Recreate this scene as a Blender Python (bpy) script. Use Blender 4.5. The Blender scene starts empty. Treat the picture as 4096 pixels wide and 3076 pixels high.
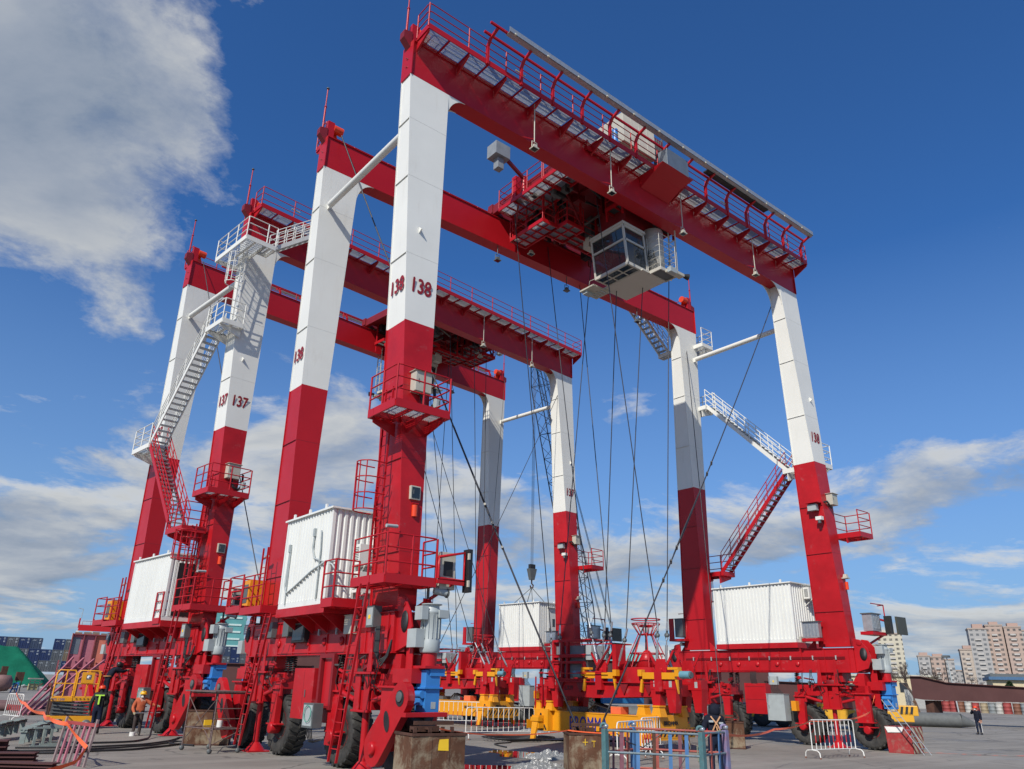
import bpy, bmesh, math, random
from mathutils import Vector, Matrix, Euler, noise
random.seed(7)
PI = math.pi
R = math.radians
sc = bpy.context.scene
COL = sc.collection

# ------------------------------------------------------------------ camera
TILT = 0.0085                      # the yard falls a little to the right of the cranes
TM = Matrix.Rotation(-TILT, 4, 'Y')
G0 = 2.3
def cam_setup():
    cx, cy, yaw, pitch, roll, f = -10.7573, -18.6253, -0.6817, 0.3759, 0.0192, 3004.584
    fw = Vector((math.cos(pitch)*math.sin(-yaw), math.cos(pitch)*math.cos(yaw), math.sin(pitch)))
    r = Vector((math.cos(yaw), math.sin(yaw), 0)); u = r.cross(fw)
    c, s = math.cos(roll), math.sin(roll)
    r2 = c*r + s*u; u2 = -s*r + c*u
    m = Matrix((r2, u2, -fw)).transposed().to_4x4()
    m.translation = Vector((cx, cy, G0))
    cam = bpy.data.cameras.new('camera'); co = bpy.data.objects.new('camera', cam)
    COL.objects.link(co); co.matrix_world = TM @ m
    cam.sensor_width = 36.0; cam.lens = 36.0*f/4096.0
    cam.clip_start = 0.1; cam.clip_end = 6000
    sc.camera = co
cam_setup()

# ------------------------------------------------------------------ sun and sky
SUN_TRAVEL = Vector((1.68, 0.79, -1.62)).normalized()
to_sun = -SUN_TRAVEL
elev = math.asin(to_sun.z)
sun = bpy.data.lights.new('sun', 'SUN'); sun.energy = 5.0; sun.angle = R(0.55)
sun.color = (1.0, 0.945, 0.86)
so = bpy.data.objects.new('sun', sun); COL.objects.link(so)
so.rotation_euler = SUN_TRAVEL.to_track_quat('-Z', 'Y').to_euler()

sc.view_settings.view_transform = 'Standard'
sc.view_settings.look = 'None'
sc.view_settings.exposure = -0.10
sc.view_settings.gamma = 1.0
sc.view_settings.use_curve_mapping = False
sc.cycles.use_denoising = True
sc.cycles.max_bounces = 5
sc.cycles.diffuse_bounces = 3
sc.cycles.glossy_bounces = 3
sc.cycles.transmission_bounces = 4
sc.cycles.transparent_max_bounces = 8

class NT:
    """tiny helper to wire shader nodes"""
    def __init__(self, tree):
        self.t = tree; self.n = tree.nodes; self.l = tree.links
    def node(self, kind, **kw):
        nd = self.n.new(kind)
        for k, v in kw.items():
            if k.startswith('i_'):
                nd.inputs[int(k[2:]) if k[2:].isdigit() else k[2:]].default_value = v
            else: setattr(nd, k, v)
        return nd
    def link(self, a, b): self.l.new(a, b)
    def math(self, op, a, b=None, clamp=False):
        nd = self.n.new('ShaderNodeMath'); nd.operation = op; nd.use_clamp = clamp
        for i, v in enumerate((a, b)):
            if v is None: continue
            if isinstance(v, (int, float)): nd.inputs[i].default_value = v
            else: self.l.new(v, nd.inputs[i])
        return nd.outputs[0]
    def vmath(self, op, a, b=None):
        nd = self.n.new('ShaderNodeVectorMath'); nd.operation = op
        for i, v in enumerate((a, b)):
            if v is None: continue
            if isinstance(v, (tuple, list, Vector)): nd.inputs[i].default_value = v
            else: self.l.new(v, nd.inputs[i])
        return nd
    def noise(self, vec, scale, detail=4.0, rough=0.55, dist=0.0):
        nd = self.n.new('ShaderNodeTexNoise'); nd.inputs['Scale'].default_value = scale
        nd.inputs['Detail'].default_value = detail; nd.inputs['Roughness'].default_value = rough
        nd.inputs['Distortion'].default_value = dist
        if vec is not None: self.l.new(vec, nd.inputs['Vector'])
        return nd.outputs['Fac']
    def ramp(self, fac, stops, interp='LINEAR'):
        nd = self.n.new('ShaderNodeValToRGB'); cr = nd.color_ramp; cr.interpolation = interp
        while len(cr.elements) > 1: cr.elements.remove(cr.elements[-1])
        for i, (p, c) in enumerate(stops):
            e = cr.elements[0] if i == 0 else cr.elements.new(p)
            e.position = p
            e.color = (c, c, c, 1) if isinstance(c, (int, float)) else (*c, 1)
        self.l.new(fac, nd.inputs[0]); return nd.outputs[0]
    def mix(self, fac, a, b, mode='MIX'):
        nd = self.n.new('ShaderNodeMix'); nd.data_type = 'RGBA'; nd.blend_type = mode
        for i, v in ((0, fac), (6, a), (7, b)):
            if isinstance(v, (int, float)): nd.inputs[i].default_value = v if i == 0 else (v, v, v, 1)
            elif isinstance(v, (tuple, list)): nd.inputs[i].default_value = (*v, 1) if len(v) == 3 else v
            else: self.l.new(v, nd.inputs[i])
        return nd.outputs[2]

def world_setup():
    w = bpy.data.worlds.new('World'); sc.world = w; w.use_nodes = True
    T = NT(w.node_tree); T.n.clear()
    out = T.node('ShaderNodeOutputWorld'); bg = T.node('ShaderNodeBackground')
    sky = T.node('ShaderNodeTexSky'); sky.sky_type = 'NISHITA'; sky.sun_disc = False
    sky.sun_elevation = elev
    sky.sun_rotation = math.atan2(to_sun.x, to_sun.y)
    sky.air_density = 1.0; sky.dust_density = 0.4; sky.ozone_density = 2.6; sky.altitude = 0
    tc = T.node('ShaderNodeTexCoord'); d = tc.outputs['Generated']
    sep = T.node('ShaderNodeSeparateXYZ'); T.link(d, sep.inputs[0])
    z = sep.outputs[2]
    # flatten the direction on to a high layer so that low clouds look foreshortened
    zz = T.math('ADD', T.math('MAXIMUM', z, 0.0), 0.16)
    div = T.node('ShaderNodeCombineXYZ')
    T.link(T.math('DIVIDE', sep.outputs[0], zz), div.inputs[0])
    T.link(T.math('DIVIDE', sep.outputs[1], zz), div.inputs[1])
    T.link(T.math('MULTIPLY', z, 1.5), div.inputs[2])
    p = div.outputs[0]
    n1 = T.math('ADD', T.math('MULTIPLY', T.math('SUBTRACT', T.noise(p, 1.5, 11, 0.60, 0.35), .5), 1.35), .5)
    n1 = T.math('ADD', n1, T.math('MULTIPLY', T.math('SUBTRACT', T.noise(p, 8.0, 9, 0.70, 0.3), .5), .26))
    sh = T.vmath('ADD', p, (-0.16, -0.07, 0.13)).outputs[0]
    n2 = T.math('ADD', T.math('MULTIPLY', T.math('SUBTRACT', T.noise(sh, 1.5, 7, 0.55, 0.35), .5), 1.35), .5)
    # direction lobes where cloud gathers (+) or is absent (-)
    lobes = [((0.02, 0.79, 0.61), 0.24, 0.20), ((0.14, 0.78, 0.61), 0.11, 0.10), ((0.06, 0.87, 0.48), 0.13, 0.15),
             ((-0.10, 0.84, 0.52), 0.22, 0.18), ((0.15, 0.91, 0.384), 0.07, 0.20), ((0.10, 0.985, 0.125), 0.09, 0.22),
             ((0.34, 0.89, 0.30), 0.11, 0.13), ((0.42, 0.84, 0.33), 0.10, 0.12), ((0.69, 0.62, 0.36), 0.11, 0.13),
             ((0.83, 0.52, 0.22), 0.12, 0.16), ((0.89, 0.39, 0.25), 0.10, 0.17), ((0.93, 0.33, 0.15), 0.13, 0.17),
             ((0.75, 0.64, 0.15), 0.18, 0.14), ((0.53, 0.80, 0.25), 0.13, 0.14), ((0.20, 0.96, 0.20), 0.10, 0.14),
             ((0.96, 0.18, 0.20), 0.12, 0.13), ((0.62, 0.62, 0.62), 0.42, -0.26), ((0.85, 0.30, 0.48), 0.30, -0.22),
             ((0.30, 0.80, 0.46), 0.16, -0.10), ((0.28, 0.70, 0.66), 0.17, -0.22), ((0.36, 0.66, 0.66), 0.2, -0.2)]
    acc = None
    for v, rad, amp in lobes:
        dist = T.vmath('DISTANCE', d, Vector(v).normalized()).outputs['Value']
        mr = T.node('ShaderNodeMapRange'); mr.interpolation_type = 'SMOOTHSTEP'
        T.link(dist, mr.inputs[0]); mr.inputs[1].default_value = rad*1.25; mr.inputs[2].default_value = 0.0
        mr.inputs[3].default_value = 0.0; mr.inputs[4].default_value = amp
        acc = mr.outputs[0] if acc is None else T.math('ADD', acc, mr.outputs[0])
    low = T.ramp(z, [(0.0, 0.05), (0.07, 0.10), (0.20, 0.085), (0.30, 0.03), (0.37, 0.0)])
    bias = T.math('ADD', acc, low)
    cov = T.math('ADD', n1, bias)
    dens = T.ramp(cov, [(0.56, 0.0), (0.62, 0.32), (0.69, 0.80), (0.80, 1.0)])
    lit = T.math('SUBTRACT', n1, n2)
    shade = T.math('ADD', T.math('MULTIPLY', lit, 2.6), 0.62, True)
    thick = T.ramp(cov, [(0.60, 1.0), (0.80, 0.75), (1.0, 0.45)])
    bright = T.math('MULTIPLY', shade, thick)
    ccol = T.ramp(bright, [(0.0, (0.235, 0.30, 0.40)), (0.35, (0.37, 0.42, 0.50)), (0.7, (0.60, 0.62, 0.63)), (1.0, (0.80, 0.79, 0.75))])
    skyc = T.node('ShaderNodeVectorMath', operation='MULTIPLY'); T.link(sky.outputs[0], skyc.inputs[0])
    skyc.inputs[1].default_value = (0.42, 0.88, 1.42)
    sks = T.node('ShaderNodeVectorMath', operation='SCALE'); T.link(skyc.outputs[0], sks.inputs[0]); sks.inputs[3].default_value = SKY
    # thin haze near the skyline
    hz = T.ramp(z, [(0.0, 0.88), (0.10, 0.66), (0.25, 0.34), (0.50, 0.0)])
    c1 = T.mix(hz, sks.outputs[0], (0.30, 0.45, 0.66))
    c2 = T.mix(T.math('MULTIPLY', dens, 0.94), c1, ccol)
    T.link(c2, bg.inputs[0]); bg.inputs[1].default_value = 1.0
    T.link(bg.outputs[0], out.inputs[0])
SKY = 0.098
world_setup()

# ------------------------------------------------------------------ materials
MATS = {}
def mat(name, col, rough=0.5, metal=0.0, var=0.12, scale=3.0, col2=None, bump=0.0, bscale=40, dirt=0.0, dirtcol=(0.09, 0.07, 0.05), thr=(0.52, 0.68), spec=0.5, streak=False, alpha=1.0, emit=0):
    if name in MATS: return MATS[name]
    m = bpy.data.materials.new(name); m.use_nodes = True
    T = NT(m.node_tree); T.n.clear()
    out = T.node('ShaderNodeOutputMaterial'); b = T.node('ShaderNodeBsdfPrincipled')
    T.link(b.outputs[0], out.inputs[0])
    tc = T.node('ShaderNodeTexCoord'); o = tc.outputs['Object']
    n = T.noise(o, scale, 5, 0.6)
    c = T.mix(T.ramp(n, [(0.3, 0.0), (0.7, 1.0)]), tuple(x*(1-var) for x in col), tuple(min(1, x*(1+var)) for x in (col2 or col)))
    if dirt > 0:
        v = o
        if streak:
            mp = T.node('ShaderNodeMapping'); mp.inputs['Scale'].default_value = (3.0, 3.0, 0.35); T.link(o, mp.inputs[0]); v = mp.outputs[0]
        dn = T.noise(v, scale*1.7, 7, 0.68, 0.4)
        c = T.mix(T.math('MULTIPLY', T.ramp(dn, [(thr[0], 0.0), (thr[1], 1.0)]), dirt), c, dirtcol)
    T.link(c, b.inputs['Base Color'])
    b.inputs['Metallic'].default_value = metal
    b.inputs['Specular IOR Level'].default_value = spec
    rn = T.noise(o, scale*2.3, 3, 0.5)
    T.link(T.math('ADD', T.math('MULTIPLY', rn, 0.18), rough-0.09, True), b.inputs['Roughness'])
    if bump > 0:
        bp = T.node('ShaderNodeBump'); bp.inputs['Strength'].default_value = bump; bp.inputs['Distance'].default_value = 0.02
        T.link(T.noise(o, bscale, 4, 0.6), bp.inputs['Height']); T.link(bp.outputs[0], b.inputs['Normal'])
    if alpha < 1: b.inputs['Alpha'].default_value = alpha
    MATS[name] = m; return m

RED = mat('red_paint', (0.42, 0.009, 0.015), 0.36, var=0.05, scale=0.8, bump=0.10, bscale=1.3, spec=0.32)
REDW = mat('red_paint_worn', (0.42, 0.010, 0.015), 0.36, var=0.16, scale=1.1, dirt=0.45, dirtcol=(0.34, 0.11, 0.11), thr=(0.60, 0.69), bump=0.12, bscale=2.2, spec=0.32)
REDD = mat('red_paint_dark', (0.20, 0.008, 0.012), 0.5, var=0.12, scale=2)  # deeper tone of the red, for seams, ribs, cross beams and the trolley
WHT = mat('white_paint', (0.72, 0.715, 0.66), 0.42, var=0.04, scale=0.5, dirt=0.30, dirtcol=(0.50, 0.45, 0.36), thr=(0.56, 0.78), bump=0.05, bscale=1.5, spec=0.3, streak=True)
WHT2 = mat('white_sheet', (0.71, 0.715, 0.67), 0.42, var=0.03, scale=0.8, dirt=0.25, dirtcol=(0.50, 0.47, 0.40), spec=0.3, streak=True)
CREAM = mat('cream_box', (0.46, 0.44, 0.36), 0.45, var=0.07, scale=3, dirt=0.3, dirtcol=(0.25, 0.2, 0.13), thr=(0.58, 0.76))
GREYP = mat('grey_paint', (0.36, 0.395, 0.39), 0.45, var=0.08, scale=2.5, dirt=0.3, dirtcol=(0.16, 0.15, 0.13), thr=(0.55, 0.75))
DGREY = mat('dark_grey', (0.10, 0.11, 0.11), 0.45, var=0.1)
BLK = mat('black_rubber', (0.016, 0.016, 0.017), 0.55, var=0.2)
TYRE = mat('tyre_rubber', (0.030, 0.029, 0.026), 0.72, var=0.3, scale=4, dirt=0.45, dirtcol=(0.10, 0.09, 0.075), thr=(0.45, 0.75), bump=0.2)
STEEL = mat('steel_wire', (0.16, 0.155, 0.14), 0.42, metal=0.7, var=0.15)
ROPE = mat('rope_dark', (0.045, 0.045, 0.05), 0.5, metal=0.3, var=0.2)
GALV = mat('galvanised', (0.42, 0.44, 0.45), 0.42, metal=0.55, var=0.12, scale=6)
ALU = mat('aluminium', (0.55, 0.57, 0.57), 0.35, metal=0.8, var=0.08)
ORG = mat('orange_yellow', (0.72, 0.27, 0.012), 0.42, var=0.07)
YEL = mat('spreader_yellow', (0.72, 0.30, 0.010), 0.36, var=0.05, scale=1.2, dirt=0.25, dirtcol=(0.45, 0.22, 0.03), thr=(0.6, 0.75), bump=0.06, bscale=3)
BLU = mat('gear_blue', (0.035, 0.20, 0.52), 0.42, var=0.08)
MOTB = mat('motor_teal', (0.12, 0.28, 0.34), 0.45, var=0.08)
GLS = mat('dark_glass', (0.012, 0.016, 0.02), 0.08, var=0.1, spec=0.8)
ORR = mat('signal_orange_red', (0.72, 0.06, 0.015), 0.35, var=0.05)
RUST = mat('rusty_steel', (0.115, 0.055, 0.032), 0.85, var=0.45, scale=1.1, dirt=0.85, dirtcol=(0.27, 0.22, 0.15), thr=(0.46, 0.60), bump=0.3, bscale=22, streak=False, spec=0.2)
RUSTD = mat('rusty_steel_dark', (0.085, 0.042, 0.030), 0.85, var=0.3, scale=3, dirt=0.4, dirtcol=(0.03, 0.02, 0.018), bump=0.4, bscale=18, spec=0.2)
PRIM = mat('brown_primer', (0.085, 0.038, 0.036), 0.75, var=0.12, scale=0.5, dirt=0.2, dirtcol=(0.12, 0.06, 0.05), spec=0.2)
PINK = mat('faded_red', (0.42, 0.15, 0.19), 0.8, var=0.1, dirt=0.3, dirtcol=(0.26, 0.09, 0.11), spec=0.2)
PINK2 = mat('faded_orange', (0.55, 0.17, 0.12), 0.8, var=0.1, spec=0.2)
YELS = mat('marker_yellow', (0.80, 0.50, 0.02), 0.6, var=0.06)
NAVY = mat('navy_cloth', (0.010, 0.012, 0.022), 0.85, var=0.3, scale=9, spec=0.2)
TAPE = mat('orange_tape', (0.85, 0.13, 0.035), 0.5, var=0.08)
REDT = mat('barrier_red', (0.55, 0.03, 0.03), 0.5, var=0.1)
BWHT = mat('barrier_white', (0.70, 0.69, 0.64), 0.5, var=0.08, scale=8, dirt=0.2, dirtcol=(0.4, 0.28, 0.2))

SPLIT = {'sheave_plate', 'buffer_spring', 'platform_bracket', 'gusset', 'lifting_lug', 'landing_bracket', 'end_plate', 'cab_hanger', 'latch_beam', 'lamp_panel', 'crawler_track', 'hose', 'rope_clamp', 'tread', 'hanger_frame', 'roof_house', 'camera_bracket', 'prop', 'safety_belt', 'bumper_bar', 'weld_seam', 'guard_rail', 'fitting', 'web_rib', 'cable_drop', 'bolt_row'}
# ------------------------------------------------------------------ mesh helpers
class MB:
    def __init__(s): s.v = []; s.f = []; s.m = []; s.s = []; s.mats = []
    def mi(s, m):
        if m not in s.mats: s.mats.append(m)
        return s.mats.index(m)
    def add(s, vs, fs, m, smooth=False):
        o = len(s.v); s.v += [tuple(v) for v in vs]; k = s.mi(m)
        for f in fs: s.f.append(tuple(o+i for i in f)); s.m.append(k); s.s.append(smooth)
        return s
    def box(s, x0, x1, y0, y1, z0, z1, m=None, M=None):
        m = m or RED
        vs = [(x, y, z) for z in (z0, z1) for y in (y0, y1) for x in (x0, x1)]
        if M is not None: vs = [M @ Vector(v) for v in vs]
        return s.add(vs, [(0, 2, 3, 1), (4, 5, 7, 6), (0, 1, 5, 4), (2, 6, 7, 3), (0, 4, 6, 2), (1, 3, 7, 5)], m)
    def hexa(s, b, t, m=None):       # bottom 4 ccw, top 4 ccw
        return s.add(list(b)+list(t), [(3, 2, 1, 0), (4, 5, 6, 7)]+[(i, (i+1) % 4, 4+(i+1) % 4, 4+i) for i in range(4)], m or RED)
    def beam(s, p, q, w=0.1, h=None, m=None, up=(0, 0, 1)):
        p = Vector(p); q = Vector(q); h = h or w; d = (q-p)
        if d.length < 1e-6: return s
        d.normalize(); u = Vector(up)
        if abs(d.dot(u)) > 0.98: u = Vector((0, 1, 0))
        a = d.cross(u).normalized(); b = a.cross(d).normalized()
        c = [a*w/2*i + b*h/2*j for i, j in ((-1, -1), (1, -1), (1, 1), (-1, 1))]
        return s.hexa([p+k for k in c], [q+k for k in c], m)
    def tube(s, p, q, r=0.025, m=None, n=7, r2=None, cap=True):
        p = Vector(p); q = Vector(q); d = q-p
        if d.length < 1e-6: return s
        r2 = r if r2 is None else r2
        d.normalize(); u = Vector((0, 0, 1)) if abs(d.z) < 0.95 else Vector((1, 0, 0))
        a = d.cross(u).normalized(); b = a.cross(d)
        vs = []
        for c, rr in ((p, r), (q, r2)):
            for i in range(n):
                t = 2*PI*i/n; vs.append(c + a*math.cos(t)*rr + b*math.sin(t)*rr)
        s.add(vs, [(i, (i+1) % n, n+(i+1) % n, n+i) for i in range(n)], m or RED, n > 5)
        if cap:
            s.add(vs[:n], [tuple(range(n-1, -1, -1))], m or RED); s.add(vs[n:], [tuple(range(n))], m or RED)
        return s
    def path(s, pts, r=0.025, m=None, n=6, closed=False):
        pts = [Vector(p) for p in pts]; N = len(pts); vs = []
        ref = None
        for i, p in enumerate(pts):
            a = pts[(i-1) % N] if (closed or i > 0) else p
            b = pts[(i+1) % N] if (closed or i < N-1) else p
            d = (b-a).normalized()
            if ref is None:
                u = Vector((0, 0, 1)) if abs(d.z) < 0.9 else Vector((1, 0, 0)); ref = d.cross(u).normalized()
            ref = (ref - d*ref.dot(d))
            if ref.length < 1e-5: ref = d.orthogonal()
            ref.normalize(); e = d.cross(ref)
            for k in range(n):
                t = 2*PI*k/n; vs.append(p + ref*math.cos(t)*r + e*math.sin(t)*r)
        fs = []
        for i in range(N if closed else N-1):
            j = (i+1) % N
            for k in range(n): fs.append((i*n+k, i*n+(k+1) % n, j*n+(k+1) % n, j*n+k))
        return s.add(vs, fs, m or RED, True)
    def prism(s, poly, axis, a, b, m=None):
        """poly: 2d outline; axis 0/1/2 = extrusion axis, the other two in order"""
        def P(u, v, w):
            return (w, u, v) if axis == 0 else (u, w, v) if axis == 1 else (u, v, w)
        n = len(poly)
        vs = [P(u, v, a) for u, v in poly]+[P(u, v, b) for u, v in poly]
        return s.add(vs, [tuple(range(n-1, -1, -1)), tuple(range(n, 2*n))]+[(i, (i+1) % n, n+(i+1) % n, n+i) for i in range(n)], m or RED)
    def lathe(s, prof, c, axis=2, n=24, m=None, smooth=True):
        c = Vector(c); vs = []
        for r, h in prof:
            for i in range(n):
                t = 2*PI*i/n; a, b = r*math.cos(t), r*math.sin(t)
                vs.append(c + Vector((h, a, b) if axis == 0 else (a, h, b) if axis == 1 else (a, b, h)))
        fs = []
        for j in range(len(prof)-1):
            for i in range(n): fs.append((j*n+i, j*n+(i+1) % n, (j+1)*n+(i+1) % n, (j+1)*n+i))
        fs.append(tuple(range(n))); fs.append(tuple((len(prof)-1)*n+i for i in range(n)))
        return s.add(vs, fs, m or RED, smooth)
    def xf(s, M):
        s.v = [tuple(M @ Vector(v)) for v in s.v]; return s
    def build(s, name, parent=None, bevel=0.0, loc=None):
        if name in SPLIT and parent is not None: return s.build_split(name, parent, bevel)
        return s.build1(name, parent, bevel, loc)
    def build_split(s, name, parent, bevel):
        """one object per connected cluster of pieces"""
        n = len(s.v); par = list(range(n))
        def find(a):
            while par[a] != a: par[a] = par[par[a]]; a = par[a]
            return a
        for f in s.f:
            for i in f[1:]: par[find(i)] = find(f[0])
        comp = {}
        for f in range(len(s.f)): comp.setdefault(find(s.f[f][0]), []).append(f)
        boxes = []
        for k, fl in comp.items():
            vs = [s.v[i] for f in fl for i in s.f[f]]; boxes.append([[min(v[a] for v in vs)-.012 for a in range(3)], [max(v[a] for v in vs)+.012 for a in range(3)], fl])
        g = []
        for b in boxes:
            hit = [c for c in g if any(all(b[0][a] <= q[1][a] and q[0][a] <= b[1][a] for a in range(3)) for q in c)]
            new = [b]
            for c in hit: new += c; g.remove(c)
            g.append(new)
        o = None
        for c in g:
            m = MB(); m.mats = s.mats
            mp = {}
            for b in c:
                for f in b[2]:
                    q = []
                    for i in s.f[f]:
                        if i not in mp: mp[i] = len(m.v); m.v.append(s.v[i])
                        q.append(mp[i])
                    m.f.append(tuple(q)); m.m.append(s.m[f]); m.s.append(s.s[f])
            o = m.build1(name, parent, bevel)
        return o
    def build1(s, name, parent=None, bevel=0.0, loc=None):
        me = bpy.data.meshes.new(name); me.from_pydata(s.v, [], s.f)
        for m in s.mats: me.materials.append(m)
        me.polygons.foreach_set('material_index', s.m); me.polygons.foreach_set('use_smooth', s.s)
        bm = bmesh.new(); bm.from_mesh(me); bmesh.ops.recalc_face_normals(bm, faces=bm.faces); bm.to_mesh(me); bm.free()
        me.update(); o = bpy.data.objects.new(name, me); COL.objects.link(o)
        if parent: o.parent = parent
        if loc is not None: o.location = loc
        if bevel:
            b = o.modifiers.new('bevel', 'BEVEL'); b.width = bevel; b.segments = 2; b.limit_method = 'ANGLE'; b.angle_limit = R(50)
        return o
def tag(o, label, cat, group=None, kind=None):
    if label: o['label'] = label
    if cat: o['category'] = cat
    if group: o['group'] = group
    if kind: o['kind'] = kind
    return o
def empty(name, loc=(0, 0, 0), rz=0.0, label=None, cat=None, group=None, mtx=None):
    o = bpy.data.objects.new(name, None); COL.objects.link(o); o.empty_display_size = 0.3
    if mtx is not None: o.matrix_world = mtx
    else: o.location = loc; o.rotation_euler = (0, 0, rz)
    return tag(o, label, cat, group)
def kids(o): return [c for c in bpy.data.objects if c.parent == o]
def copy_tree(o, parent=None):
    c = o.copy(); COL.objects.link(c); c.parent = parent
    for ch in kids(o): copy_tree(ch, c)
    return c
def text_mb(txt, size, m, ext=0.004, bold=0.0, space=1.0):
    """lettering as MB lying in the xz plane, origin at its lower left, facing -y"""
    cu = bpy.data.curves.new('t', 'FONT'); cu.body = txt; cu.size = size; cu.extrude = ext; cu.space_character = space
    ob = bpy.data.objects.new('t', cu); COL.objects.link(ob)
    dg = bpy.context.evaluated_depsgraph_get(); dg.update(); me = bpy.data.meshes.new_from_object(ob.evaluated_get(dg))
    mb = MB()
    for k, (sx_, sz_) in enumerate(((0, 0), (bold, 0), (-bold, 0), (0, bold), (0, -bold)) if bold > 0 else ((0, 0),)):
        mb.add([(v.co.x+sx_, -v.co.z-.0006*k, v.co.y+sz_) for v in me.vertices], [tuple(p.vertices) for p in me.polygons], m)
    bpy.data.objects.remove(ob); bpy.data.curves.remove(cu); bpy.data.meshes.remove(me)
    return mb
FACE_X = Matrix.Rotation(-PI/2, 4, 'Z')     # turns a -y facing text to face -x
# ------------------------------------------------------------------ gantry cranes (local frame: x = span, y = travel, z up)
L, WT = 25.0, 8.598
ZS0, ZS1, ZRW, ZG0, ZG1 = 2.95, 4.07, 12.83, 22.93, 24.53
def sx(x, side): return L-x if side else x
def sy(y, row): return WT-y if row else y
def leg_rect(z):
    t = (z-ZRW)/(ZG0-ZRW)
    return -0.28*t, 1.03+0.33*t, 0.4848*t, 1.1278-0.005*t
def rail(mb, pts, h=1.1, m=RED, r=0.024, n_mid=2, post_every=1.5, pr=0.03, closed=False):
    """guard rail over a polyline of floor points"""
    P = [Vector(p) for p in pts]
    for k in range(n_mid+1):
        z = h*(k+1)/(n_mid+1)
        q = []
        for i, p in enumerate(P):
            if 0 < i < len(P)-1:
                a = (P[i-1]-p).normalized()*0.14; b = (P[i+1]-p).normalized()*0.14
                for t in (0, 0.3, 0.5, 0.7, 1): q.append(p+a*(1-t)*(1-t)+b*t*t+Vector((0, 0, z)))
            else: q.append(p+Vector((0, 0, z)))
        mb.path(q, r, m, 5)
    for i in range(len(P)-1):
        d = (P[i+1]-P[i]).length; n = max(1, int(round(d/post_every)))
        for j in range(n+1):
            if j == n and i < len(P)-2: continue
            t = j/n
            if i == 0 and j == 0: t = 0.02
            q = P[i].lerp(P[i+1], t); mb.tube(q, q+Vector((0, 0, h)), pr, m, 6)
    return mb
def grating(mb, x0, x1, y0, y1, z, m=GALV, step=0.05):
    """open bar grating: bearing bars along y with a few cross bars"""
    n = int((x1-x0)/step)
    for i in range(n+1):
        x = x0+(x1-x0)*i/n; mb.box(x-0.004, x+0.004, y0, y1, z-0.035, z, m)
    k = max(2, int((y1-y0)/0.2))
    for i in range(k+1):
        y = y0+(y1-y0)*i/k; mb.box(x0, x1, y-0.008, y+0.008, z-0.02, z-0.004, m)
def floodlight(parent, x, y, z, name='floodlight', m=None):
    b = MB(); m = m or CREAM
    b.hexa([(x-.1, y-.1, z), (x+.1, y-.1, z), (x+.1, y+.1, z), (x-.1, y+.1, z)], [(x-.07, y-.07, z+.16), (x+.07, y-.07, z+.16), (x+.07, y+.07, z+.16), (x-.07, y+.07, z+.16)], m)
    b.box(x-.15, x+.15, y-.13, y+.13, z-.05, z, m)
    o = b.build(name, parent); g = MB(); g.box(x-.12, x+.12, y-.10, y+.10, z-.056, z-.049, GLS); g.build('lens', o)
    return o
def ladder(mb, p, q, w=0.4, axis=(0, 1, 0), m=RED, r=0.028, step=0.3, rail_mb=None):
    p = Vector(p); q = Vector(q); a = Vector(axis)*w/2
    for s in (-1, 1): mb.beam(p+a*s, q+a*s, 0.06, 0.035, m)
    n = int((q-p).length/step)
    for i in range(1, n):
        c = p.lerp(q, i/n); mb.tube(c-a, c+a, 0.014, m, 5)
def cage(mb, c, z0, z1, out, side, r=0.36, m=RED, n=4):
    """safety hoops of a ladder; out = unit direction away from the wall"""
    o = Vector(out); s = Vector(side); c = Vector(c)
    for i in range(n):
        z = z0+(z1-z0)*i/(n-1); pts = []
        for k in range(9):
            t = -PI*0.5+PI*k/8; pts.append(c+Vector((0, 0, z))+o*(0.38+math.cos(t)*0.36)+s*math.sin(t)*r)
        mb.path([c+Vector((0, 0, z))-s*r]+pts+[c+Vector((0, 0, z))+s*r], 0.02, m, 5)
    for t in (-0.9, -0.3, 0.3, 0.9):
        d = o*(0.38+math.cos(t)*0.36)+s*math.sin(t)*r
        mb.tube(c+d+Vector((0, 0, z0)), c+d+Vector((0, 0, z1)), 0.018, m, 5)

def tyre_mb(x, y, z, r=0.90, w=0.60):
    b = MB()
    prof = [(r*0.50, -w*0.40), (r*0.62, -w*0.50), (r*0.82, -w*0.54), (r*0.925, -w*0.50), (r*0.945, -w*0.40), (r*0.945, w*0.40), (r*0.925, w*0.50), (r*0.82, w*0.54), (r*0.62, w*0.50), (r*0.50, w*0.40)]
    b.lathe(prof, (x, y, z), 0, 40, TYRE)
    n = 22
    for i in range(n):                                    # staggered chevron lugs
        for s in (-1, 1):
            t = 2*PI*(i+(0.5 if s > 0 else 0))/n; pts = []
            for rr in (r*0.92, r):
                for (h, dt) in ((0.015, 0.10), (0.30, 0.03), (0.525, -0.03), (0.525, 0.10), (0.30, 0.17), (0.015, 0.23)):
                    R2 = rr if h < 0.5 else rr*0.965
                    a = t+dt; pts.append((x+s*h*w, y+math.cos(a)*R2, z+math.sin(a)*R2))
            b.add(pts, [(0, 1, 2, 3, 4, 5), (6, 7, 8, 9, 10, 11)]+[(k, (k+1) % 6, 6+(k+1) % 6, 6+k) for k in range(6)], TYRE)
    return b
def wheel(parent, x, y, z, s):
    w = empty('wheel', (0, 0, 0)); w.parent = parent
    tyre_mb(x, y, z).build('tyre', w)
    b = MB(); b.lathe([(0.0, -.20), (.30, -.20), (.36, -.17), (.40, -.24), (.435, -.24), (.435, .24), (.40, .24), (.36, .17), (.30, .20), (0.0, .20)], (x, y, z), 0, 28, REDW)
    b.lathe([(.09, -.26), (.15, -.26), (.15, -.16), (.15, .16), (.15, .26), (.09, .26)], (x, y, z), 0, 16, REDD)
    b.build('rim', w)

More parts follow.
